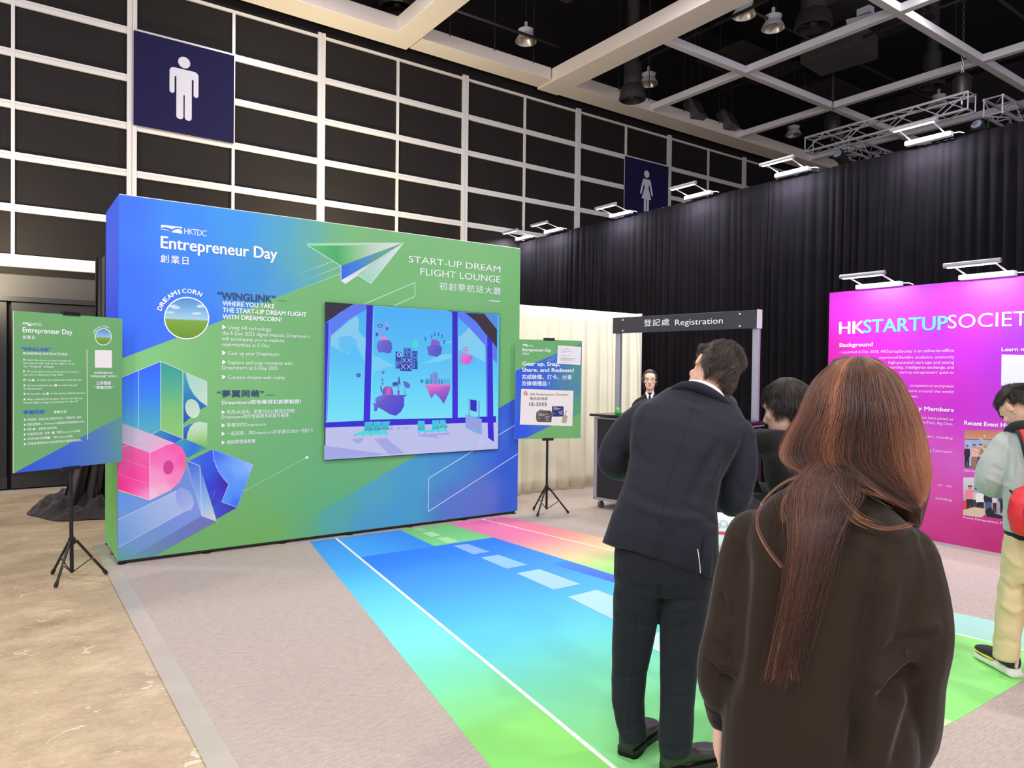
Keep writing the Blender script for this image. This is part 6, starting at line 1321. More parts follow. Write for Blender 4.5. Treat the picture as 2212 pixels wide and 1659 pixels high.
cf = MB(); limb(cf, [g.L(1925, 1660, .16), g.L(1900, 1700, .2)], [.052, .044]); remeshed('cuff', cf, .005, cuffm, sw, 2)
wb = MB(); wb.ring_loft([scale_ring(r, .62 if i_ < 9 else .78) for i_, r in enumerate(wrings[:-1])]); limb(wb, aL[:-1]+[g.L(1554, 1545, .04)], [.045, .042, .036, .032, .029, .026]); limb(wb, aR, [.045, .042, .04, .036, .034, .032])
hcw = g.L(1818, 892, .10); Rw = rotm(math.radians(14), math.radians(10), math.radians(3))
Tw = head_mesh(wb, hcw, Rw, 0.93, g.L(1805, 1030, .055), .050)
hand_mesh(wb, g.L(1554, 1556, .04), (-.05, .18, -1), (-1, -.25, 0), 1, .28, .93)
hand_mesh(wb, g.L(1895, 1712, .21), (-.4, .6, -.5), (.6, -.4, .6), -1, .5, .93)
zz = g.L(1700, 1800, 0)[2]
legs = MB()
for s in (-1, 1):
    pts = [(s*.085, .02, .80), (s*.09, .01, .48), (s*.085, .0, .10)]
    limb(wb, pts, [.085, .055, .042]); limb(legs, [(s*.085, .02, .82), (s*.095, .01, .45), (s*.09, .0, .10)], [.105, .085, .072])
    limb(wb, [(s*.088, .0, .1), (s*.088, .02, .06), (s*.095, .12, .045)], [.04, .036, .03])
remeshed('body', wb, .0042, skin_p, W_, 2)
face_parts(Tw, Rw, .93, W_)
remeshed('trousers', legs, .01, mat('black_trouser_cloth', (28, 26, 28), .85), W_, 3, [wrinkle(8, .004, 2)])
for s in (-1, 1): shoe('shoe', (s*.09, -.06), math.radians(90-s*6), .255, .095, W_, mat('black_trainer', (30, 28, 30), .5), mat('white_trainer_sole', (220, 218, 214), .5), .085)
# --- hair: left and right outlines of the mass, top to ends
OL = [(768, 1826), (774, 1800), (784, 1782), (810, 1765), (850, 1740), (894, 1723), (931, 1702), (964, 1689), (991, 1683), (1007, 1688), (1025, 1703), (1045, 1730), (1080, 1770), (1140, 1830)]
OR = [(768, 1880), (774, 1902), (784, 1920), (810, 1944), (842, 1963), (888, 1986), (930, 2000), (964, 2009), (1026, 2017), (1072, 2007), (1105, 1996), (1143, 1990)]
DB = [(768, .03), (775, .05), (790, .075), (820, .10), (860, .118), (900, .128), (940, .13), (980, .128), (1010, .125), (1040, .122), (1080, .11), (1140, .09)]
def interp(tab, y): return float(np.interp(y, [t[0] for t in tab], [t[1] for t in tab]))
mass = MB(); rr = []
for y in (770, 778, 792, 815, 850, 890, 930, 970, 1000, 1018):
    l, r, d = interp(OL, y), interp(OR, y), interp(DB, y); c_ = (l+r)/2; k_ = .93 if y > 840 else .86
    cy = .085-.0*(y-770)/260
    rr.append(g.ring((c_+(l-c_)*k_, y+3), (c_+(r-c_)*k_, y+6), cy, d*.9, 2.15))
mass.ring_loft(rr)
lobe = [((1798, 980), (2000, 980), .085, .07), ((1826, 1018), (2006, 1023), .088, .075), ((1856, 1052), (2003, 1058), .09, .072), ((1890, 1086), (1996, 1092), .092, .062), ((1930, 1114), (1988, 1120), .09, .045), ((1960, 1136), (1982, 1138), .085, .02)]
mass.ring_loft([g.ring(a, b, l_, d_, 2.2) for a, b, l_, d_ in lobe])
face_cut = None
hair_deep = mat('deep_brown_hair_mass', (62, 36, 26), .55)
wm = remeshed('hair', mass, .006, hair_deep, W_, 4, [stroke(PS((1853, 764), (1853, 780), (1851, 805)), .007, -.014), wrinkle(26, .006, 7, (1, 1, .12))])
copper = hair_mat('copper_brown_hair', [(0, (38, 24, 19)), (.25, (70, 43, 32)), (.5, (118, 72, 50)), (.75, (166, 108, 74)), (1, (206, 150, 112))], .36)
rng = np.random.default_rng(12)
S, TN = [], []; K = 30
tail = [(960, 1800), (1000, 1788), (1040, 1778), (1090, 1766), (1150, 1752), (1220, 1742), (1300, 1730), (1380, 1712), (1440, 1698), (1490, 1690)]
def back_y(y, x):
    """local depth of the sweatshirt's back at photo row y"""
    b = float(np.interp(y, [1004, 1044, 1070, 1105, 1160, 1225, 1300, 1520], [.06, .082, .10, .122, .14, .150, .152, .16])); c_ = float(np.interp(y, [1004, 1105, 1225, 1400], [.055, .03, .02, .01]))
    return c_-b
def bump_(f, c, w_): return math.exp(-((f-c)/w_)**2)
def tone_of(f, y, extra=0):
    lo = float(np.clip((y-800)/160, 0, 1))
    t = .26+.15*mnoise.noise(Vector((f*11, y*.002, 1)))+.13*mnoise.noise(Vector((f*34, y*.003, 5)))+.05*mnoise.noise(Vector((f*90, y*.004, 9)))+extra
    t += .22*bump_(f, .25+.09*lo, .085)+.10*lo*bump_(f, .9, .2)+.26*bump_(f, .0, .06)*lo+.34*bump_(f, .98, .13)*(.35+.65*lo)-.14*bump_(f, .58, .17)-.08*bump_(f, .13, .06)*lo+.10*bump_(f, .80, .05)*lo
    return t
RAD = []
def add_strand(path, f, ex=0, rk=1.0):
    RAD.append(rk)
    q = np.array(catmull(path, 6)); d = np.concatenate([[0], np.cumsum(np.linalg.norm(np.diff(q, axis=0), axis=1))]); tt = np.linspace(0, d[-1], K)
    S.append(np.stack([np.interp(tt, d, q[:, i]) for i in range(3)], 1)); TN.append((f, ex))
def sh_line(x):
    return float(np.interp(x, [1622, 1660, 1705, 1740, 1868, 1905, 1946, 1984], [1105, 1070, 1044, 1022, 1040, 1080, 1112, 1146]))
def sstep(a, b, x): t = min(1, max(0, (x-a)/(b-a))); return t*t*(3-2*t)
def hair_x(f, y, jit, i):
    l, r = interp(OL, y), interp(OR, y); part = 1853+jit[0]*1.5
    t = min(1, max(0, y-765)/36.0); x = l+(r-l)*f; x = part+(x-part)*(t**.42)
    x += jit[1]*1.6*sstep(790, 1000, y)+7.0*mnoise.noise(Vector((f*15, y*.012, 3+jit[2]*.35)))*sstep(800, 920, y)+2.5*mnoise.noise(Vector((f*50, y*.02, jit[2])))*sstep(800, 900, y)
    return x
def hair_y(x, y, layer):
    l, r, d = interp(OL, y), interp(OR, y), interp(DB, y); u = min(1, max(-1, (x-(l+r)/2)/((r-l)/2+1e-6)))
    y0 = .085-d*layer*math.sqrt(max(0.0, 1-abs(u)**2.2))
    sl = sh_line(x); k_ = sstep(sl-28, sl+6, y)
    return y0*(1-k_)+min(y0, back_y(y, x)-.007)*k_
def mk(f, y_end, layer, jit, fan=True):
    ys = [770+6*abs(jit[2]), 788, 815, 850, 890, 930, 965, 995, 1020, 1045, 1070, 1095, 1120]
    ys = [y for y in ys if y < y_end-6]+[y_end]; pts = []
    for y in ys:
        x = hair_x(f, y, jit, 0)
        if fan and f > .38:
            k_ = float(np.interp(f, [.38, .5, .7, .97], [1.0, 1.0, .62, .0])); dy = max(0, y-990); x = min(x+k_*(.105*dy+.0065*dy*dy), interp(OR, y)-2-8*(1-f))
        if fan and f <= .38 and y > 975: x += ((y-975)/50)**2*float(np.interp(f, [0, .2, .38], [34, 26, 6]))
        pts.append(g.L(x, y, hair_y(x, y, layer)))
    return pts
for i in range(17000):
    f = rng.random(); layer = rng.uniform(.94, 1.03); jit = (rng.normal(), rng.normal(), rng.normal())
    if f < .38: ye = 1026-10*bump_(f, 0, .1)+rng.normal()*9
    else: ye = float(np.interp(f, [.38, .42, .5, .62, .8, .95, 1], [1085, 1148, 1146, 1136, 1124, 1102, 1078]))-abs(rng.normal())*20+6
    if rng.random() < .12: ye -= rng.uniform(20, 140)
    add_strand(mk(f, max(900, min(1146, ye)), layer, jit), f, rng.normal()*.045)
# the tail that runs down the back
tail = [(960, 1796), (1000, 1788), (1040, 1780), (1090, 1770), (1150, 1758), (1220, 1746), (1300, 1730), (1380, 1712), (1440, 1698), (1500, 1690)]
for i in range(2500):
    f = float(np.clip(rng.normal(.37, .10), .12, .62)); ye = 1170+325*rng.random()**1.3 if rng.random() < .6 else rng.uniform(1080, 1400)
    jit = (rng.normal(), rng.normal(), rng.normal()); off = rng.normal(); j2 = rng.normal(); layer = rng.uniform(.97, 1.03); pts = []
    for y in [q_ for q_ in (772, 800, 850, 900, 940, 970, 1000, 1030, 1060, 1090, 1130, 1180, 1240, 1300, 1360, 1420) if q_ < ye-15]+[ye]:
        hx = hair_x(f, min(y, 1005), jit, 0); w_ = float(np.interp(y, [1030, 1075, 1110, 1150, 1200, 1300, 1400, 1490], [32, 32, 27, 23, 20, 18, 17, 18]))
        tx = interp(tail, max(y, 960))+off*w_+j2*4*math.sin(y*.018+i)+w_*.5*mnoise.noise(Vector((off*4, y*.014, i*.01)))
        k_ = sstep(925, 1075, y); x = hx*(1-k_)+tx*k_
        yy = hair_y(x, min(y, 1040), layer) if y < 1010 else min(hair_y(x, min(y, 1040), layer), back_y(y, x)-.010)
        if y > 1000: yy -= .004+.010*((i*37) % 11)/11
        pts.append(g.L(x, y, yy))
    add_strand(pts, f, rng.normal()*.05+(.03 if off < -.6 else -.10), .62)
# loose wisps
def wisp(path, n_, sp, ex=.22):
    for i in range(n_):
        o1, o2 = rng.normal()*sp, rng.normal()*sp*.6
        add_strand([g.L(x+o1*(.3+j/len(path)), y+o2, back_y(y, x)-.013-.004*rng.random()) for j, (x, y) in enumerate(path)], rng.random(), ex+rng.normal()*.06)
wisp([(1760, 1020), (1700, 1040), (1655, 1075), (1636, 1115), (1640, 1150), (1662, 1190), (1690, 1225)], 10, 3)
wisp([(1752, 1030), (1708, 1058), (1690, 1095), (1694, 1130)], 7, 4); wisp([(1790, 1040), (1830, 1085), (1860, 1125), (1905, 1142), (1945, 1140), (1968, 1132)], 26, 5); wisp([(1800, 1050), (1822, 1090), (1850, 1120), (1880, 1135)], 22, 8)
wisp([(1716, 1190), (1704, 1260), (1690, 1320), (1672, 1400), (1658, 1470)], 16, 7); wisp([(1735, 1300), (1720, 1370), (1712, 1430), (1716, 1470)], 12, 7)
for i in range(240):
    f = rng.random(); jit = (rng.normal()*1.5, rng.normal()*2, rng.normal()); p = mk(f, rng.uniform(880, 1110), 1.05, jit); n_ = len(p)
    p = [x+np.array([rng.normal()*.003, -.002, rng.normal()*.002])*(j/n_)*1.5+np.array([(.012 if f > .8 else (-.010 if f < .1 else 0))*(j/n_)**3, 0, 0]) for j, x in enumerate(p)]; add_strand(p, f, .18)
S = np.array(S)
# tone along each strand from its height in the photo's rows
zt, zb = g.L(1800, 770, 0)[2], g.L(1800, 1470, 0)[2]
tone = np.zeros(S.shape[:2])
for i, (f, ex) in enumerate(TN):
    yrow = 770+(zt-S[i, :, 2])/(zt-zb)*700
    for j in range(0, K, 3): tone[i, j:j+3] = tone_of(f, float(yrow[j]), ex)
hs_o = strands('hair_strands', S, wm, copper, .00045, .0002, np.clip(tone, 0, 1).ravel())
hs_o.data.attributes['radius'].data.foreach_set('value', (np.array(RAD)[:, None]*np.linspace(.00046, .0002, K)[None, :]).astype(np.float32).ravel())
# ================================================================== THE OTHER PEOPLE
def basic(P, hipz, shz, top_m, leg_m, yaw=0.0, wsh=.195, wwa=.145, whi=.168, dep=.112, hem=.62, cx=0.0, cy=0.0, lean=(0, 0), arms=(), feet=((-.09, 0), (.09, 0)), head=None, head_k=.98, Rh=None, skin_m=None, hands=True, folds=True, voxel=.009, top_name='jacket', leg_name='trousers', leg_r=(.098, .07, .056), ears=True):
    ca, sa = math.cos(yaw), math.sin(yaw); A = lambda w_: np.array([ca*w_, sa*w_, 0]); B = lambda d: np.array([-sa*d, ca*d, 0])
    def c(t): return np.array([cx+lean[0]*t, cy+lean[1]*t, 0])
    def rg_(z, w_, d, t): p = c(t); p[2] = z; return ering(p, A(w_), B(d), 2.4, 24)
    H_2 = shz-hipz
    rings = [rg_(hem, whi*1.08, dep*1.12, 0), rg_(hipz, whi, dep*1.08, .05), rg_(hipz+.35*H_2, wwa, dep*.98, .35), rg_(hipz+.65*H_2, wwa*1.14, dep*1.06, .65), rg_(hipz+.85*H_2, wsh*.92, dep*1.0, .85), rg_(hipz+.95*H_2, wsh*.86, dep*.82, .95), rg_(shz+.015, wsh*.58, dep*.66, 1.0), rg_(shz+.05, .068, .066, 1.02), rg_(shz+.075, .06, .06, 1.03)]
    tm = MB(); tm.ring_loft(rings); bb = MB(); bb.ring_loft([scale_ring(r, .82) for r in rings])
    for a in arms:
        limb(tm, a, [.066, .06, .052, .043][:len(a)] if len(a) > 3 else [.066, .054, .042], 14); limb(bb, a, [.046, .042, .036, .03][:len(a)] if len(a) > 3 else [.046, .038, .03], 12)
        if hands:
            d = np.array(a[-1])-np.array(a[-2]); d /= np.linalg.norm(d); hand_mesh(bb, np.array(a[-1])+d*.03, d, (0.2, -.4, .9) if abs(d[2]) < .8 else (1 if a[-1][0] > cx else -1, 0, 0), 1 if a[-1][0] < cx else -1, .4, .95)
    o = remeshed(top_name, tm, voxel, top_m, P.root, 4, [wrinkle(8, .006, hash(top_name) % 7, (1, 1, .6)), fbm(3, .004, 3)] if folds else None)
    lm = MB(); hp = c(0)
    lm.ring_loft([ering((hp[0], hp[1], z), A(whi*k1), B(dep*k2), 2.4, 24) for z, k1, k2 in ((hipz+.12, .9, .95), (hipz, 1.0, 1.05), (hipz-.12, .98, .95))])
    for s, f in zip((-1, 1), feet):
        h0 = hp+A(s*whi*.5); h0[2] = hipz-.02; f3 = np.array([f[0], f[1], .085]); kn = (h0+f3)/2+B(.02)
        limb(lm, [h0, kn, f3], list(leg_r), 16); limb(bb, [h0, kn, f3+np.array([0, 0, .05])], [.07, .05, .038], 12)
        limb(bb, [f3+np.array([0, 0, .05]), f3], [.038, .034], 10)
    remeshed(leg_name, lm, voxel, leg_m, P.root, 3, [wrinkle(9, .006, 4, (1, 1, .8))])
    T = head_mesh(bb, head, Rh, head_k, c(1.0)+np.array([0, 0, shz+.03]), .05, ears)
    remeshed('body', bb, .006 if hands else .009, skin_m or skin, P.root, 2)
    face_parts(T, Rh, head_k, P.root)
    return o, T, rings
blk_suit = mat('black_suit_cloth', (34, 31, 32), .85, sheen=.15, spec=.2); blk_trs = mat('black_trouser_cloth', (28, 26, 28), .85)
# --- short-haired person beside the suited man
q = Person('person with short dark hair in a black jacket, reaching an arm behind the suited man', 1735, 3.22)
hq_ = q.L(1702, 880, .02); Rq = rotm(math.radians(72), math.radians(24), math.radians(8))
shq = q.L(1700, 972, -.02)
aq1 = [q.L(1700, 966, -.06), q.L(1664, 956, -.03), q.L(1612, 958, .10), q.L(1590, 985, .26)]
aq2 = [q.L(1790, 985, .10), q.L(1770, 1060, .22), q.L(1680, 1075, .30), q.L(1640, 1060, .36)]
_, Tq, _ = basic(q, .84, 1.245, blk_suit, blk_trs, yaw=math.radians(42), cx=q.L(1742, 1000, 0)[0], lean=(-.03, .02), arms=(aq1, aq2), head=hq_, Rh=Rq, skin_m=skin_p, head_k=1.06, feet=((.0, .0), (.14, .12)), ears=False)
short_hair(Tq, Rq, 1.06, q.root, 9, 9000, ln=(.03, .05), lift=.5, down=.22, noise_=.3, mat_=black_hair, r0=.0008, side_z=.1, mask=lambda p: (p[2] > .06) if p[1] > .05 else ((p[2] > .035) if p[1] > .03 else (p[2] > (-.025 if p[1] > -.02 else -.08))))
for f_ in ((-.02, -.05), (.12, .07)): shoe('shoe', f_, math.radians(125), .26, .095, q.root, shoe_blk, sole_m, .085)
# --- young man reading at the pink panel
hood = mat('light_grey_fleece', (176, 182, 178), .9, sheen=.3, spec=.15, bump=.25, bscale=260, var=.06, vscale=90)
beige = mat('beige_cotton_twill', (206, 188, 142), .85, bump=.1, bscale=300)
h = Person('young man in light grey hoodie and beige trousers reading a sheet, red bag on back', 2226, 3.66)
hc_ = h.L(2202, 880, .06); Rh_ = rotm(math.radians(48), math.radians(44), math.radians(-4))
ah1 = [h.L(2176, 962, -.02), h.L(2150, 1005, -.03), h.L(2140, 1042, .0), h.L(2160, 1046, .12), h.L(2150, 1006, .30)]
hm = MB(); hb = MB()
hr = [h.ring((2168, 1142), (2278, 1150), .0, .125, 2.4), h.ring((2166, 1110), (2284, 1118), -.005, .135, 2.4), h.ring((2168, 1060), (2288, 1066), -.01, .138, 2.4), h.ring((2166, 1010), (2290, 1014), -.01, .138, 2.4), h.ring((2160, 968), (2290, 972), .0, .13, 2.4), h.ring((2166, 942), (2284, 944), .015, .105, 2.4), h.ring((2190, 922), (2262, 924), .03, .085, 2.2), h.ring((2200, 908), (2244, 908), .045, .066, 2.2)]
hm.ring_loft(hr); limb(hm, ah1, [.074, .072, .068, .06, .045]); ah2 = [h.L(2282, 965, .06), h.L(2290, 1020, .16), h.L(2240, 1040, .34), h.L(2185, 1005, .42)]; limb(hm, ah2, [.07, .064, .056, .045])
PH = lambda *z_: [h.L(x, y, -.1) for x, y in z_]
hood_o = remeshed('hoodie', hm, .007, hood, h.root, 4, [stroke(PH((2182, 945), (2192, 985), (2190, 1030)), .010, -.008), stroke(PH((2132, 1030), (2160, 1046), (2185, 1050)), .012, .008), stroke(PH((2140, 1005), (2165, 1020)), .012, -.006), wrinkle(9, .005, 2), fbm(4, .005, 5)])
hdm = MB(); hdm.tube(catmull([h.L(2176, 930, .06), h.L(2196, 922, -.06), h.L(2226, 922, -.09), h.L(2256, 926, -.03), h.L(2262, 926, .06)], 5), [.02+.014*math.sin(pi*i/20) for i in range(21)], 12); remeshed('hood_lining', hdm, .006, mat('black_hood_lining', (32, 30, 30), .9), hood_o, 2)
rib = MB(); rib.ring_loft([h.ring((2170, 1152), (2276, 1160), .0, .118, 2.4), h.ring((2167, 1136), (2278, 1144), .0, .124, 2.4)]); rib.ring_loft([h.ring((2172, 1164), (2274, 1170), .0, .115, 2.4), h.ring((2170, 1150), (2276, 1158), .0, .12, 2.4)]); remeshed('shirt_hem', rib, .007, mat('black_shirt_hem', (30, 28, 29), .9), h.root, 2)
hb.ring_loft([scale_ring(r, .8) for r in hr]); limb(hb, ah1, [.052, .05, .046, .04, .03]); limb(hb, ah2, [.05, .045, .04, .03])
hand_mesh(hb, h.L(2150, 1000, .32), (-.3, .5, .6), (.6, -.5, .5), 1, .5); hand_mesh(hb, h.L(2178, 1000, .45), (-.8, .2, .5), (.4, .6, .6), -1, .5)
Th = head_mesh(hb, hc_, Rh_, .98, h.L(2226, 930, .03), .05)
pt = MB(); pt.ring_loft([h.ring((2170, 1150), (2276, 1158), .0, .115, 2.4), h.ring((2164, 1210), (2278, 1214), .0, .128, 2.4), h.ring((2160, 1250), (2280, 1252), .0, .12, 2.4)])
pl_ = [h.ring((2160, 1240), (2222, 1242), -.01, .105, 2.2), h.ring((2154, 1290), (2214, 1294), -.02, .098, 2.2), h.ring((2150, 1340), (2210, 1345), -.03, .09, 2.2), h.ring((2146, 1390), (2204, 1396), -.045, .085, 2.2), h.ring((2143, 1414), (2200, 1424), -.05, .082, 2.2)]
pr_ = [h.ring((2220, 1242), (2280, 1244), .0, .105, 2.2), h.ring((2224, 1300), (2282, 1304), .03, .095, 2.2), h.ring((2226, 1370), (2280, 1374), .06, .085, 2.2), h.ring((2228, 1404), (2280, 1410), .07, .08, 2.2)]
pt.ring_loft(pl_); pt.ring_loft(pr_)
for r in pl_, pr_: hb.ring_loft([scale_ring(x_, .6) for x_ in r])
remeshed('trousers', pt, .008, beige, h.root, 3, [stroke(PH((2165, 1190), (2190, 1215), (2212, 1225)), .014, .008), stroke(PH((2156, 1250), (2185, 1275), (2212, 1270)), .014, -.008), stroke(PH((2160, 1300), (2190, 1322), (2210, 1312)), .014, .008), stroke(PH((2150, 1385), (2175, 1378), (2202, 1392)), .012, -.006), wrinkle(11, .006, 7, (1, 1, .8))])
gh = np.array(G(2193, 1466)); hl = np.array([(gh-h.o)@h.ex, (gh-h.o)@h.ey]); gt = np.array(G(2139, 1434)); tl = np.array([(gt-h.o)@h.ex, (gt-h.o)@h.ey]); ang = math.atan2(*(tl-hl)[::-1])
limb(hb, [(hl[0]+.05*math.cos(ang), hl[1]+.05*math.sin(ang), .2), (hl[0]+.055*math.cos(ang), hl[1]+.055*math.sin(ang), .08), (hl[0]+.17*math.cos(ang), hl[1]+.17*math.sin(ang), .055)], [.04, .036, .03])
limb(hb, [(hl[0]+.30, hl[1]+.20, .2), (hl[0]+.30, hl[1]+.20, .08), (hl[0]+.2, hl[1]+.28, .055)], [.04, .036, .03])
remeshed('body', hb, .005, skin, h.root, 2); face_parts(Th, Rh_, .98, h.root)
short_hair(Th, Rh_, .98, h.root, 21, 8000, r0=.0007, ln=(.03, .07), lift=.4, down=.2, noise_=.4, mask=lambda p: (p[2] > .05) if p[1] > .02 else (p[2] > (.035 if p[1] > -.03 else -.02)))
sn_u = mat('black_knit_trainer', (34, 33, 35), .7, bump=.3, bscale=300); sn_s = mat('white_foam_sole', (226, 226, 214), .55); sn_y = mat('yellow_foam_band', (226, 220, 60), .5)
for hx, hy, an in ((hl[0], hl[1], ang), (hl[0]+.33, hl[1]+.17, ang-.1)):
    b = shoe('trainer', (hx, hy), an, .285, .10, h.root, sn_u, sn_s, .10, z0=.018)
    e_ = np.array([math.cos(an), math.sin(an), 0]); s_ = np.array([-e_[1], e_[0], 0]); o_ = np.array([hx, hy, .008])
    f3 = MB(); prf = [(-.05, .36, .028), (.1, .46, .05), (.3, .46, .046), (.6, .5, .036), (.85, .5, .026), (1.03, .16, .03)]
    f3.ring_loft([ering(o_+e_*.285*x+np.array([0, 0, hh/2]), s_*.10*w_, np.array([0, 0, hh/2]), 3.0, 16) for x, w_, hh in prf]); f3.build('foam_sole', sn_s, b, smooth=True)
    yb = MB(); yb.ring_loft([ering(o_+e_*.285*x+np.array([0, 0, .046]), s_*.10*w_, np.array([0, 0, .006]), 3.0, 16) for x, w_ in ((.42, .50), (.6, .525), (.85, .52), (.98, .3))]); yb.build('yellow_band', sn_y, b, smooth=True)
    tb = MB(); tb.tube([o_-e_*.004+np.array([0, 0, .05]), o_-e_*.012+np.array([0, 0, .12])], [.008, .010], 8); tb.build('pull_tab', mat('pale_pull_tab', (216, 196, 186), .6), b)
er = MB(); tp = [Th((-.083+.0, -.012+.007*math.sin(a), -.044+.008*math.cos(a))) for a in [2*pi*i/16 for i in range(17)]]; er.tube(tp, .0012, 6); tag(er.build('earring', mat('silver_ring', (220, 220, 220), .15, metal=1.0), h.root, smooth=True), 'small silver hoop earring')
# red backpack worn on his back
bp_t = thing('backpack', 'red and black backpack on the back of the young man in the grey hoodie', 'backpack', h.o, h.root.rotation_euler[2])
red = mat('red_nylon', (212, 36, 44), .5, bump=.1, bscale=200); bkn = mat('black_nylon', (26, 25, 27), .55)
def lp(x, y, ly): return h.L(x, y, ly)
bag = MB(); bag.ring_loft([ering(lp(2246, y, -.20-dd), (w_, -.05*w_*4*.2, 0), (0, d_, 0), 3.2, 24) for y, w_, d_, dd in ((1160, .085, .05, .0), (1152, .112, .075, .0), (1115, .128, .085, .0), (1085, .12, .078, -.005), (1064, .10, .06, -.015), (1054, .06, .03, -.02))])
remeshed('bag_body', bag, .008, red, bp_t, 3, [wrinkle(9, .006, 3)])
pk = MB(); pk.ring_loft([ering(lp(2256, y, -.27), (w_, 0, 0), (0, d_, 0), 3, 20) for y, w_, d_ in ((1150, .06, .02), (1142, .08, .04), (1105, .082, .04), (1092, .065, .02))]); remeshed('front_pocket', pk, .008, bkn, bp_t, 2)
st = MB(); st.tube(catmull([lp(2232, 1062, -.17), lp(2228, 1000, -.165), lp(2216, 945, -.14), lp(2203, 926, -.06), lp(2192, 926, .03), lp(2186, 945, .11)], 5), .019, 8); st.build('shoulder_strap', red, bp_t, smooth=True)
st = MB(); st.tube(catmull([lp(2222, 1000, -.16), lp(2208, 945, -.135), lp(2196, 928, -.06), lp(2185, 928, .03), lp(2180, 948, .1)], 5), .015, 8); st.build('strap_edge', bkn, bp_t, smooth=True)
st = MB(); st.tube(catmull([lp(2178, 1035, .10), lp(2178, 1050, -.08), lp(2200, 1080, -.16), lp(2222, 1120, -.20)], 5), .010, 8); st.build('lower_strap', bkn, bp_t, smooth=True)
st = MB(); st.ring_loft([ering(lp(2178+dx, y, -.02), (w_, 0, 0), (0, .05, 0), 2.5, 16) for y, w_, dx in ((1060, .012, 6), (1078, .035, 4), (1100, .045, 6), (1122, .03, 8))]); remeshed('side_pouch', st, .006, bkn, bp_t, 2)
ppr = MB(); pc = [lp(2112, 944, .36), lp(2150, 962, .30), lp(2156, 996, .40), lp(2140, 984, .46)]
ppr.prism(pc, (0, .001, .0)); po = ppr.build('paper_sheet', mat('white_paper'), None); po.matrix_world = Matrix.Translation(Vector(h.o)) @ Matrix.Rotation(h.root.rotation_euler[2], 4, 'Z'); tag(po, 'white printed sheet held by the young man in the grey hoodie', 'paper')
# --- staff woman behind the registration desk
sf = Person('woman in glasses and black suit facing us from behind the registration desk', 1404, 8.75)
hs_ = sf.L(1404.5, 821, .0); Rs = rotm(math.radians(178), math.radians(-2), math.radians(0))
as1 = [sf.L(1376, 878, .0), sf.L(1370, 930, -.02), (sf.L(1372, 960, -.12)), sf.L(1384, 965, -.24)]; as2 = [sf.L(1434, 880, .0), sf.L(1440, 930, -.02), sf.L(1438, 960, -.12), sf.L(1428, 965, -.24)]
o1, Ts, _ = basic(sf, .82, sf.L(1404, 862, 0)[2], blk_suit, blk_trs, yaw=math.pi, wsh=.205, arms=(as1, as2), head=hs_, Rh=Rs, skin_m=skin_p, head_k=1.0, voxel=.011)
cm = MB(); z0 = sf.L(1404, 846, 0)[2]
for s in (-1, 1): cm.prism([(s*.008, -.082, z0-.04), (s*.045, -.06, z0+.012), (s*.055, -.055, z0-.01), (s*.02, -.098, z0-.10)], (0, -.008, 0))
cm.build('shirt_collar', shirt_w, sf.root)
hw = MB(); vs, fs = ball((0, 0, 0), 1, 32, 24); vs = [np.array(v)*np.array([.097, .112, .131])+np.array([0, -.006, .004]) for v in vs]
okm = [(v[2] > .072+.02*(1-abs(v[0])/.08) and v[1] > .0) or (v[1] <= .015 and v[2] > -.085) or (abs(v[0]) > .066 and v[1] < .07 and v[2] > -.02) for v in vs]
hw.add([Ts(v) for v in vs], [f for f in fs if all(okm[i] for i in f)]); hwo = hw.build('hair', mat('tied_dark_hair', (40, 28, 24), .45), sf.root, smooth=True, fix=False); md = hwo.modifiers.new('t', 'SOLIDIFY'); md.thickness = .012; md.offset = 1
pn = MB(); pn.tube(catmull([Ts((.03, -.10, -.02)), Ts((.062, -.095, -.07)), Ts((.07, -.06, -.12))], 4), [.022-.0015*i for i in range(9)], 10); pn.build('ponytail', mat('tied_dark_hair'), hwo, smooth=True)
gl_ = MB()
for s in (-1, 1): gl_.tube([Ts((s*.033+.019*math.cos(a), .103, .0+.017*math.sin(a))) for a in [2*pi*i/20 for i in range(21)]], .0014, 6); gl_.tube([Ts((s*.052, .102, .004)), Ts((s*.078, .0, .006))], .0013, 6)
gl_.tube([Ts((-.014, .105, .004)), Ts((.014, .105, .004))], .0013, 6); gl_.build('glasses', mat('thin_metal_frame', (150, 120, 100), .3, metal=.8), sf.root, smooth=True)
# --- visitor mostly hidden behind the suited man, carrying a tote bag
vz = Person('visitor in a dark brown blazer, mostly hidden behind the suited man', 1518, 5.62)
hz = vz.L(1534, 800, .0); Rz = rotm(math.radians(-40), math.radians(10), 0)
brn = mat('dark_brown_blazer', (52, 44, 40), .85, sheen=.2)
av1 = [vz.L(1572, 872, .0), vz.L(1584, 930, .0), vz.L(1582, 1000, -.03), vz.L(1562, 1052, -.06)]; av2 = [vz.L(1470, 872, .06), vz.L(1460, 950, .06), vz.L(1470, 1010, .0)]
o2, Tz, _ = basic(vz, .80, vz.L(1530, 860, 0)[2], brn, blk_trs, yaw=math.radians(-25), wsh=.20, cx=.02, arms=(av1, av2), head=hz, Rh=Rz, feet=((-.07, .1), (.03, .02)), voxel=.011, leg_r=(.095, .062, .048))
short_hair(Tz, Rz, .98, vz.root, 31, 2500, r0=.0008)
g1 = np.array(G(1530, 1243)); zx = np.array([(g1-vz.o)@vz.ex, (g1-vz.o)@vz.ey])
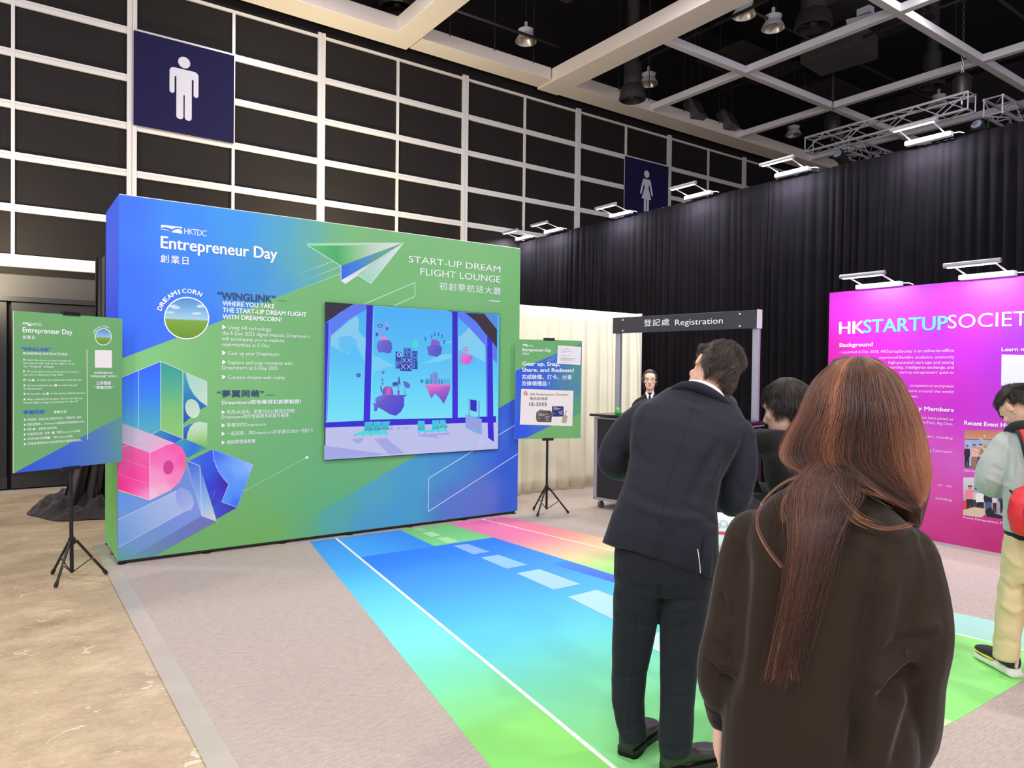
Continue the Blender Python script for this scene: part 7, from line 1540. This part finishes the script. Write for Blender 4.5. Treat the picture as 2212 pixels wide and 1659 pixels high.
shoe('shoe', (zx[0]-.16, zx[1]+.02), math.radians(4), .25, .09, vz.root, mat('grey_beige_canvas', (150, 138, 132), .7), mat('white_trainer_sole'), .085); shoe('shoe', (zx[0]-.30, zx[1]+.14), math.radians(20), .25, .09, vz.root, mat('grey_beige_canvas'), mat('white_trainer_sole'), .085)
tb = thing('tote_bag', 'white paper tote bag with small pink lettering between the suited man and the long-haired woman', 'bag', vz.o, vz.root.rotation_euler[2])
b0 = vz.L(1562, 1176, -.09); b1 = vz.L(1562, 1108, -.09); bmh = b1[2]-b0[2]
bg = MB(); bg.ring_loft([ering((b0[0], b0[1], b0[2]+bmh*t), (w_, 0, 0), (0, d_, 0), 5, 24) for t, w_, d_ in ((0, .125, .045), (.03, .13, .05), (.5, .132, .045), (1.0, .134, .018))]); bg.build('bag_body', mat('white_paper_bag', (232, 230, 230), .6), tb, smooth='auto')
hdl = MB(); hdl.tube(catmull([(b1[0]-.06, b1[1], b1[2]-.01), (b1[0]-.045, b1[1], b1[2]+.09), (b1[0]+.045, b1[1], b1[2]+.09), (b1[0]+.06, b1[1], b1[2]-.01)], 5), .006, 6); hdl.build('handle', mat('white_paper_bag'), tb, smooth=True)
pg = MB(); pg.ring_loft([ering((b0[0]-.005, b0[1]-.0485, b0[2]+bmh*.40), (.055, 0, 0), (0, 0, .012), 5, 12), ering((b0[0]-.005, b0[1]-.0495, b0[2]+bmh*.40), (.055, 0, 0), (0, 0, .012), 5, 12)]); pg.build('pink_print', mat('pink_print_ink', (216, 70, 110), .6), tb)
pg = MB()
for k_, (dx, dz, r_) in enumerate(((-.045, .62, .020), (.0, .70, .026), (.045, .62, .018))):
    for i in range(12): a, b_ = 2*pi*i/12, 2*pi*(i+1)/12; pg.tube([(b0[0]+dx+r_*math.cos(a), b0[1]-.046, b0[2]+bmh*dz+r_*math.sin(a)), (b0[0]+dx+r_*math.cos(b_), b0[1]-.046, b0[2]+bmh*dz+r_*math.sin(b_))], .0022, 5)
pg.build('pastel_print', mat('pastel_print_ink', (150, 190, 176), .6), tb)
